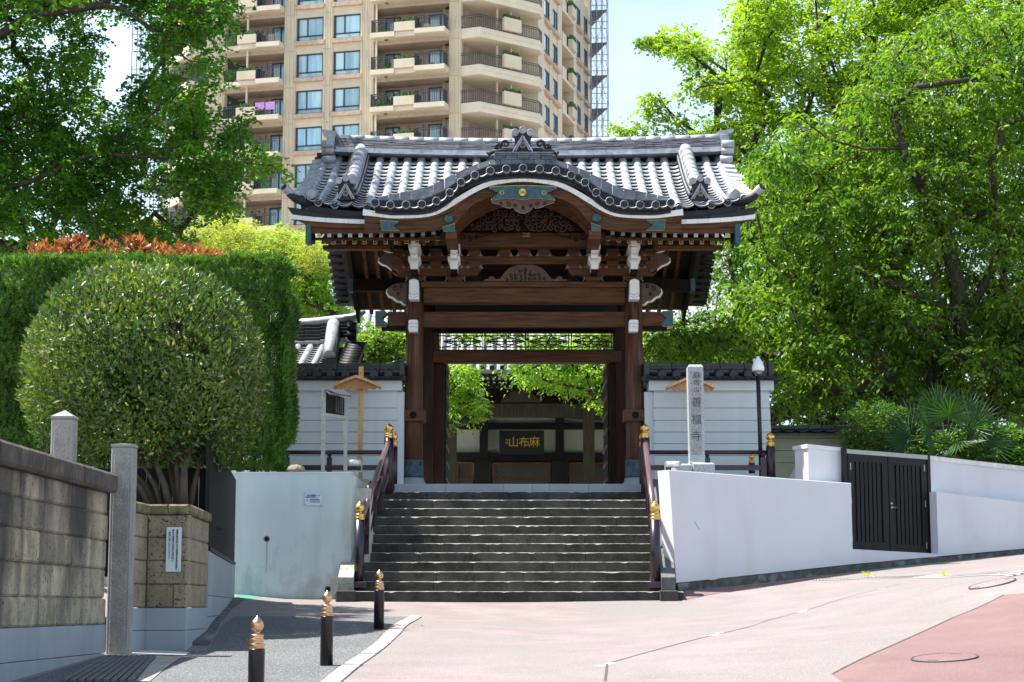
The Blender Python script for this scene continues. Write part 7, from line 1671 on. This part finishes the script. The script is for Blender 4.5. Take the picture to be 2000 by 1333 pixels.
mktree('dense dark tree low behind the cream garden wall', 'tree', 'broadleaf_tree', (8.2,51,1.5), [(1510,560),(1760,560),(1780,900),(1510,860)], 110, 50, 53, .7, 20, 6, .4, .16, .08, CHD, BARK, .25, 15, leafdroop=.6, trunk=[(8.2,51,1.5),(8.1,51,3.2)])
# left middle: bamboo and cherry
bpoly = [(262,440),(285,432),(300,452),(345,470),(380,448),(430,425),(442,398),(458,412),(470,432),(500,452),(560,448),(600,470),(640,470),(640,520),(560,530),(430,560),(260,540)]
mktree('feathery yellow green bamboo grove above the hedge', 'bamboo', 'bamboo', (-6.5,50,1.8), bpoly, 170, 49, 52.5, .35, 34, 5, .28, .13, .026, BAM, M('bamboo_cane',(.22,.26,.07),.5), .09, 21, droop=.5, upright=.5, leafdroop=.5)
mktree('light green cherry tree left of the gate roof', 'tree', 'cherry_tree', (-3.6,52,1.8), [(440,500),(520,460),(600,455),(645,480),(655,560),(690,620),(720,645),(690,650),(640,640),(575,655),(560,600),(450,560)], 150, 51, 54.5, .45, 22, 6, .33, .115, .055, CHL, BARK, .28, 22,
  extra=[[Wt(690,660,52),Wt(650,600,52),Wt(610,560,52),Wt(570,535,52)]], trunk=[(-3.6,52,1.8),(-3.9,52,4.5)], leafdroop=.6)
mktree('bushy tree between side hall and gate pillar', 'tree', 'cherry_tree', (-2.8,49,2.0), [(700,640),(800,625),(800,770),(760,725),(700,700)], 60, 48.2, 50.5, .35, 26, 6, .3, .11, .055, CH, BARK, .18, 23, trunk=[(-2.8,49,2.0),(-2.8,49,4.2)], leafdroop=.6,
  extra=[[Wt(705,705,49),Wt(740,690,49),Wt(790,665,49)]])
# courtyard trees seen through the gate
mktree('maple branches at the left inside the gate opening', 'tree', 'maple_tree', (-1.0,50.5,2.0), [(875,720),(905,716),(938,728),(915,750),(950,798),(900,835),(872,830)], 26, 49.8, 51, .26, 26, 6, .26, .1, .05, CHL, BARK, .12, 31, trunk=[(-2.4,50.5,2.0),(-2.2,50.5,4)], leafdroop=.6)
mktree('leafy branches hanging into the top of the gate opening', 'tree', 'cherry_tree', (3.2,50.5,2.0), [(985,735),(1010,722),(1040,640),(860,660),(860,640),(1200,640),(1195,800),(1160,800),(1150,765),(1120,755),(1090,770),(1070,748),(1030,742)], 75, 49.6, 51.5, .3, 26, 6, .3, .115, .055, CHL, BARK, .16, 32, trunk=[(3.2,50.5,2.0),(3.0,50.5,5.2)], leafdroop=.6,
  holes=[[(860,650),(1030,650),(1030,712),(860,712)]])
# ---------------------------------------------------------------- round clipped bush
tp_c = Vector(W(285,745,25.4)); Rr = 228/F*(25.4*.99+.4); ztop = Z_(522,25.4); zbot = Z_(908,25.4); 
tpy = thing('round_bush', 'large round clipped bush with glossy leaves rising above the travertine planter', 'bush', (tp_c.x+.25, 24.6, zz[0]))
n = 33000; R = np.random.default_rng(5); d = nrm_(R.normal(size=(n*2,3))); d = d[(d[:,2] > -.75)][:n]
hup = ztop-tp_c.z; hdn = (tp_c.z-zbot)
hz = np.where(d[:,2] > 0, hup, hdn*1.35)
sup = (np.abs(d[:,0])**2.2+np.abs(d[:,1])**2.2+np.abs(d[:,2])**2.2)**(-1/2.2)
rad = 1-np.abs(R.normal(size=len(d)))*.085+.045*R.random(len(d))*(R.random(len(d)) > .93)
bumpn = 1+.022*np.sin(d[:,0]*9+1)*np.sin(d[:,2]*11)+.018*np.sin(d[:,1]*15+d[:,2]*8)
P = np.array(tp_c)+d*sup[:,None]*(rad*bumpn)[:,None]*np.stack([np.full(len(d),Rr),np.full(len(d),Rr*1.2),hz],1)
P = P[P[:,2] > zbot-.05+.1*R.random(len(P))]
th_ = np.sin(P[:,0]*4.3+.6)*np.sin(P[:,2]*3.7+P[:,0])+.6*np.sin(P[:,0]*9.1)*np.sin(P[:,2]*8.3+1.); P = P[R.random(len(P)) > np.clip((th_-.55)*1.6,0,.8)]; k = len(P); dn = nrm_((P-np.array(tp_c))/np.array([Rr,Rr,hup])**2)
D = nrm_(dn*.5+np.array([0,0,.55])+R.normal(size=(k,3))*.55); N = dn+R.normal(size=(k,3))*.5
sz = R.uniform(.7,1.25,k)
TOPI = leafmat('glossy_bush_leaf', (.024,.075,.012), (.15,.215,.036), .24, .42, c3=(.42,.42,.14), spec=.55)
patch = np.sin(P[:,0]*3.1+1.2)*np.sin(P[:,2]*2.7)*.22
leafmesh('crown', P, D, N, .088*sz, .036*sz, TOPI, tpy, .45, .18, np.clip(np.clip(R.random(k)*.8+patch,0,.92)+(R.random(k) > .95)*.6,0,1))
a = MB(); rs = random.Random(3)
for i in range(420):
    q = P[rs.randrange(k)]; c = np.array(tp_c)+(q-np.array(tp_c))*rs.uniform(.72,.9); e = q+np.array([rs.uniform(-.06,.06),rs.uniform(-.06,.06),rs.uniform(-.02,.08)]); a.tube([c,e],[.006,.003],4,cap=False)
a.build('twigs', M('twig_brown',(.14,.09,.055),.8,var=.3), tpy, kind='stuff')
rs = random.Random(8); bases = [(295,986),(318,988),(332,988),(345,988),(358,986),(372,985),(305,987),(352,990)]
for i, (px,py) in enumerate(bases):
    Yb = 24.4+rs.uniform(-.3,.3); p0 = W(px,py+8,Yb); spx = 285+(px-330)*2.6+rs.uniform(-10,10); p1 = W(px+(spx-px)*.25,950,Yb); p2 = W(px+(spx-px)*.6,915,Yb+.1); p3 = W(spx+10,880,Yb+.3); p4 = W(spx+(spx-330)*.5,800,Yb+.6)
    a = MB(); r = rs.uniform(.03,.06); a.tube([p0,p1,p2,p3,p4],[r*1.2,r,r*.8,r*.6,r*.3],8)
    for j in range(3): q = p2.lerp(p3,rs.random()); a.tube([q,q+Vector((rs.uniform(-.4,.4),rs.uniform(-.2,.3),.35))],[r*.45,r*.25],6)
    a.build('stem', BARKL, tpy)
# inner dark core of the bush: old bare twigs
a = MB(); rs = random.Random(5)
for i in range(700):
    th = rs.uniform(0,6.28); rr = Rr*.75*rs.random()**.5; z = rs.uniform(zbot+.1,ztop-.35); p = Vector((tp_c.x+rr*math.cos(th),tp_c.y+rr*math.sin(th),z)); a.tube([p,p+Vector((rs.uniform(-.3,.3),rs.uniform(-.3,.3),rs.uniform(.1,.35)))],[.01,.005],4,cap=False)
a.build('inner_twigs', BARKL, tpy, kind='stuff')
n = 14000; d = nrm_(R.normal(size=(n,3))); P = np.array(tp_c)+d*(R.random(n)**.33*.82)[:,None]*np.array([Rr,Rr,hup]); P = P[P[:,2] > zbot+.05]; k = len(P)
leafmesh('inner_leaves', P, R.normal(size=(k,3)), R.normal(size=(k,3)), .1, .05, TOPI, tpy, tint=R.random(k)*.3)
# ---------------------------------------------------------------- conifer hedge
HEDM = leafmat('hedge_leaf', (.022,.078,.010), (.105,.22,.026), .34, .5, c3=(.16,.12,.04))
hdg = thing('conifer_hedge', 'tall clipped dark green conifer hedge behind the round bush', 'hedge', (-7,35.3,2.0))
YHf, YHb = 34.5, 35.5; hxl = X_(-90,YHf,4); hxr = X_(556,YHf,3.5); hzt = Z_(512,YHf); hzb = Z_(922,YHf)
def hedge_pts(n, seed):
    R = np.random.default_rng(seed); f = R.random(n)
    x = R.uniform(hxl,hxr,n); z = hzb+(hzt-hzb)*R.random(n); y = np.full(n,YHf); nr = np.tile([0,-1.,.15],(n,1))
    top = f < .13; z[top] = hzt; y[top] = R.uniform(YHf,YHb,top.sum()); nr[top] = [0,-.2,1]
    sd = f > .72; x[sd] = hxr; y[sd] = R.uniform(YHf,YHb,sd.sum()); nr[sd] = [1,-.2,.1]
    # rounded right shoulder
    cut = np.maximum(0, x-(hxr-.45)); y = y+cut**2*.8*(y < YHf+.1)*(~sd); drop = cut**2*.6; z = np.where(z > hzt-drop, hzt-drop, z)
    lft = np.clip((X_(120,YHf,4)-x)/1.0,0,1)
    z = z+(.03*np.sin(x*2.3)+.02*np.sin(x*7.1+1)+.05*np.abs(R.normal(size=n)))*(z > hzt-.2)
    y = y+.05*np.sin(x*4.+z*1.3)*np.sin(z*3.1)-.0+np.abs(R.normal(size=n))*.10*(1+lft*2)*(~top)
    x = np.where(sd, x-np.abs(R.normal(size=n))*.08+.03*np.sin(z*4)+.04*np.sin(y*5), x)
    return np.stack([x,y,z],1), nr, R
P, nr, R = hedge_pts(42000, 9); k = len(P); out = []
cd = nrm_(nr*.5+np.array([0,0,.75])+R.normal(size=(k,3))*.45); sd_ = nrm_(np.cross(cd,nr)); tt = R.random(k)*.5+.2+.25*np.sin(P[:,0]*5)*np.sin(P[:,2]*4)
hol = np.sin(P[:,0]*2.9+P[:,2]*1.7)*np.sin(P[:,2]*3.9+1)+.7*np.sin(P[:,0]*7.7)*np.sin(P[:,2]*6.1); P = P-nr*np.clip(hol-.3,0,1)[:,None]*.22
PP, DD, TT = [], [], []
for j, (f, ang) in enumerate(((0,-.9),(.35,.8),(.6,-.6),(.8,.5),(1.,0))):
    PP.append(P+cd*(.08*f)); DD.append(cd+sd_*ang); TT.append(tt+R.normal(size=k)*.1)
P2 = np.concatenate(PP); D2 = np.concatenate(DD); k2 = len(P2)
leafmesh('foliage', P2, D2, np.tile(nr,(5,1))+R.normal(size=(k2,3))*.5, .07*R.uniform(.7,1.3,k2), .022, HEDM, hdg, .4, .1, np.clip(np.concatenate(TT),0,.92)+(R.random(k2) > .975)*.4)
a = MB(); 
for j in range(22):
    x = hxl+(hxr-hxl-.3)*(j+.5)/22; a.tube([(x,35.3,1.9),(x+.05,35.35,3.),(x,35.3,hzt-.4)],[.06,.05,.02],6)
a.build('stems', BARK, hdg)
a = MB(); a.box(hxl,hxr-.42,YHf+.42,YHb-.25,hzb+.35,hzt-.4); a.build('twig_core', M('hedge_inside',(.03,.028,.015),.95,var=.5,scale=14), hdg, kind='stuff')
# ---------------------------------------------------------------- red tipped photinia
PHR = leafmat('red_young_leaf', (.20,.05,.03), (.42,.16,.10), .3, .35)
pht = thing('photinia_bush', 'red leaved photinia bush showing above the hedge', 'bush', (X_(260,35.8,3),35.8,2.0))
pts = []; R = np.random.default_rng(12)
for i in range(120):
    px = R.uniform(50,436); top_ = np.interp(px,[50,90,150,165,200,235,270,300,350,400,436],[492,486,482,468,486,470,476,488,494,500,508]); py = R.uniform(top_, 520); pts.append(tuple(W(px,py,R.uniform(35.5,36.1))))
pts = np.array(pts)
sprays(pts, .06, 3, 7, .15, .13, .045, 'young_leaves', PHR, pht, upright=1.6, leafdroop=-.6, droop=0, spread=.7, seed=4)
a = MB(); rs = random.Random(2)
for i in range(60): q = pts[rs.randrange(len(pts))]; a.tube([(q[0],q[1],2.),(q[0],q[1],q[2]-.8),tuple(q)],[.02,.015,.006],5,cap=False)
a.build('stems', BARKL, pht)
sprays(pts-np.array([0,0,.22]), .22, 10, 6, .15, .11, .045, 'green_leaves', CHD, pht, seed=14)
# ---------------------------------------------------------------- shrubs and palm right
def shrub(lb, poly, n, y0, y1, cr, L, Wd, mat, seed, base, ns=26): return mktree(lb, 'shrub', 'shrub', base, poly, n, y0, y1, cr, ns, 6, .2, L, Wd, mat, BARKL, .05, seed, leafdroop=.2, upright=.3)
shrub('nandina like shrub with fine leaves behind the black gate', [(1640,850),(1665,800),(1720,790),(1780,820),(1790,900),(1700,900),(1655,870)], 46, 40.0, 41.0, .22, .09, .03, leafmat('nandina_leaf',(.035,.10,.02),(.11,.19,.035),.4,.4), 41, (8.0,40.6,1.6))
shrub('dark low shrub spilling over the wall coping at the far right', [(1790,870),(1850,850),(1930,840),(2050,850),(2060,915),(1900,900),(1800,890)], 60, 40.0, 41.2, .25, .11, .05, CHD, 42, (10.3,40.6,1.6))
palm = thing('fan_palm', 'fan palm with stiff pleated leaves behind the white wall at right', 'palm', (X_(1850,40.2,3),40.2,1.6))
crown = Vector(W(1848,868,40.2)); a = MB(); a.tube([(crown.x,40.2,1.5),(crown.x,40.2,crown.z-.1)],[.11,.1],10); a.build('trunk', BARK, palm)
PM = leafmat('palm_blade',(.016,.052,.012),(.035,.095,.02),.25,.45,spec=.3); rs = random.Random(6); Rg = np.random.default_rng(6)
fr_ = [(-.9,.55,.1),(-.3,.95,-.2),(.35,.9,0),(.9,.6,-.1),(-1.1,.1,-.3),(1.15,.15,.1),(.0,.75,-.6),(-.6,.3,-.7),(.6,.35,-.7),(.2,-.15,-.8),(-1.0,-.2,.1),(-.1,1.1,.3),(-1.25,-.1,-.4),(1.2,-.15,-.3),(.75,.95,.3)]
for i,(fx,fz,fy) in enumerate(fr_):
    hub = crown+Vector((fx*.72,fy*.6,fz*.62+.1)); ax = Vector((fx,fy,fz)).normalized(); a = MB(); a.tube([crown,crown.lerp(hub,.5)+Vector((0,0,.08)),hub],[.016,.012,.01],6,cap=False); o_ = a.build('frond', M('petiole_green',(.06,.12,.03),.5), palm)
    s_ = ax.cross(Vector((0,-1,.35))).normalized(); nb_ = 26; ang = np.linspace(-2.1,2.1,nb_); dirs = np.array([tuple(ax*math.cos(t)+s_*math.sin(t)+Vector((0,0,-.12-.1*abs(t)))) for t in ang]); Pp = np.repeat(np.array([tuple(hub)]),nb_,0)
    nn = np.repeat(np.array([tuple(ax.cross(s_))]),nb_,0)+Rg.normal(size=(nb_,3))*.25; leafmesh('fan_blades', Pp, dirs, nn, Rg.uniform(.55,.72,nb_), .042, PM, o_, .5, .2, Rg.random(nb_), kind=None)
# litter on the ground by the bollard
R = np.random.default_rng(77); g = Vector(G(775,1225)); n = 60; xy = np.array([g.x,g.y])+R.normal(size=(n,2))*np.array([.22,.12]); z = H(xy[:,0],xy[:,1])+.02
leafmesh('dry_leaves', np.column_stack([xy,z]), R.normal(size=(n,3))*[1,1,.1], np.tile([0,0,1.],(n,1))+R.normal(size=(n,3))*.3, .05, .025, leafmat('dry_leaf',(.25,.15,.06),(.4,.28,.12),.1,.7))
o_ = bpy.data.objects['dry_leaves']; tag(o_, 'small heap of dry leaves on the kerb behind the third bollard', 'leaves')
w_ = []
for px,py in ((1686,1124),(1692,1126),(1700,1126),(1840,1126),(1845,1127)): w_ += [G(px+R.normal()*4,py+R.normal()*1.) for _ in range(9)]
w_ = np.array(w_); z = H(w_[:,0],w_[:,1])+.02; n = len(w_)
leafmesh('road_weeds', np.column_stack([w_,z]), R.normal(size=(n,3))*[.6,.6,.1]+[0,0,.6], R.normal(size=(n,3)), .07, .03, leafmat('weed_leaf',(.2,.32,.03),(.4,.45,.06),.4,.5)); tag(bpy.data.objects['road_weeds'], 'yellow green weeds sprouting along the drain strip', 'weeds')
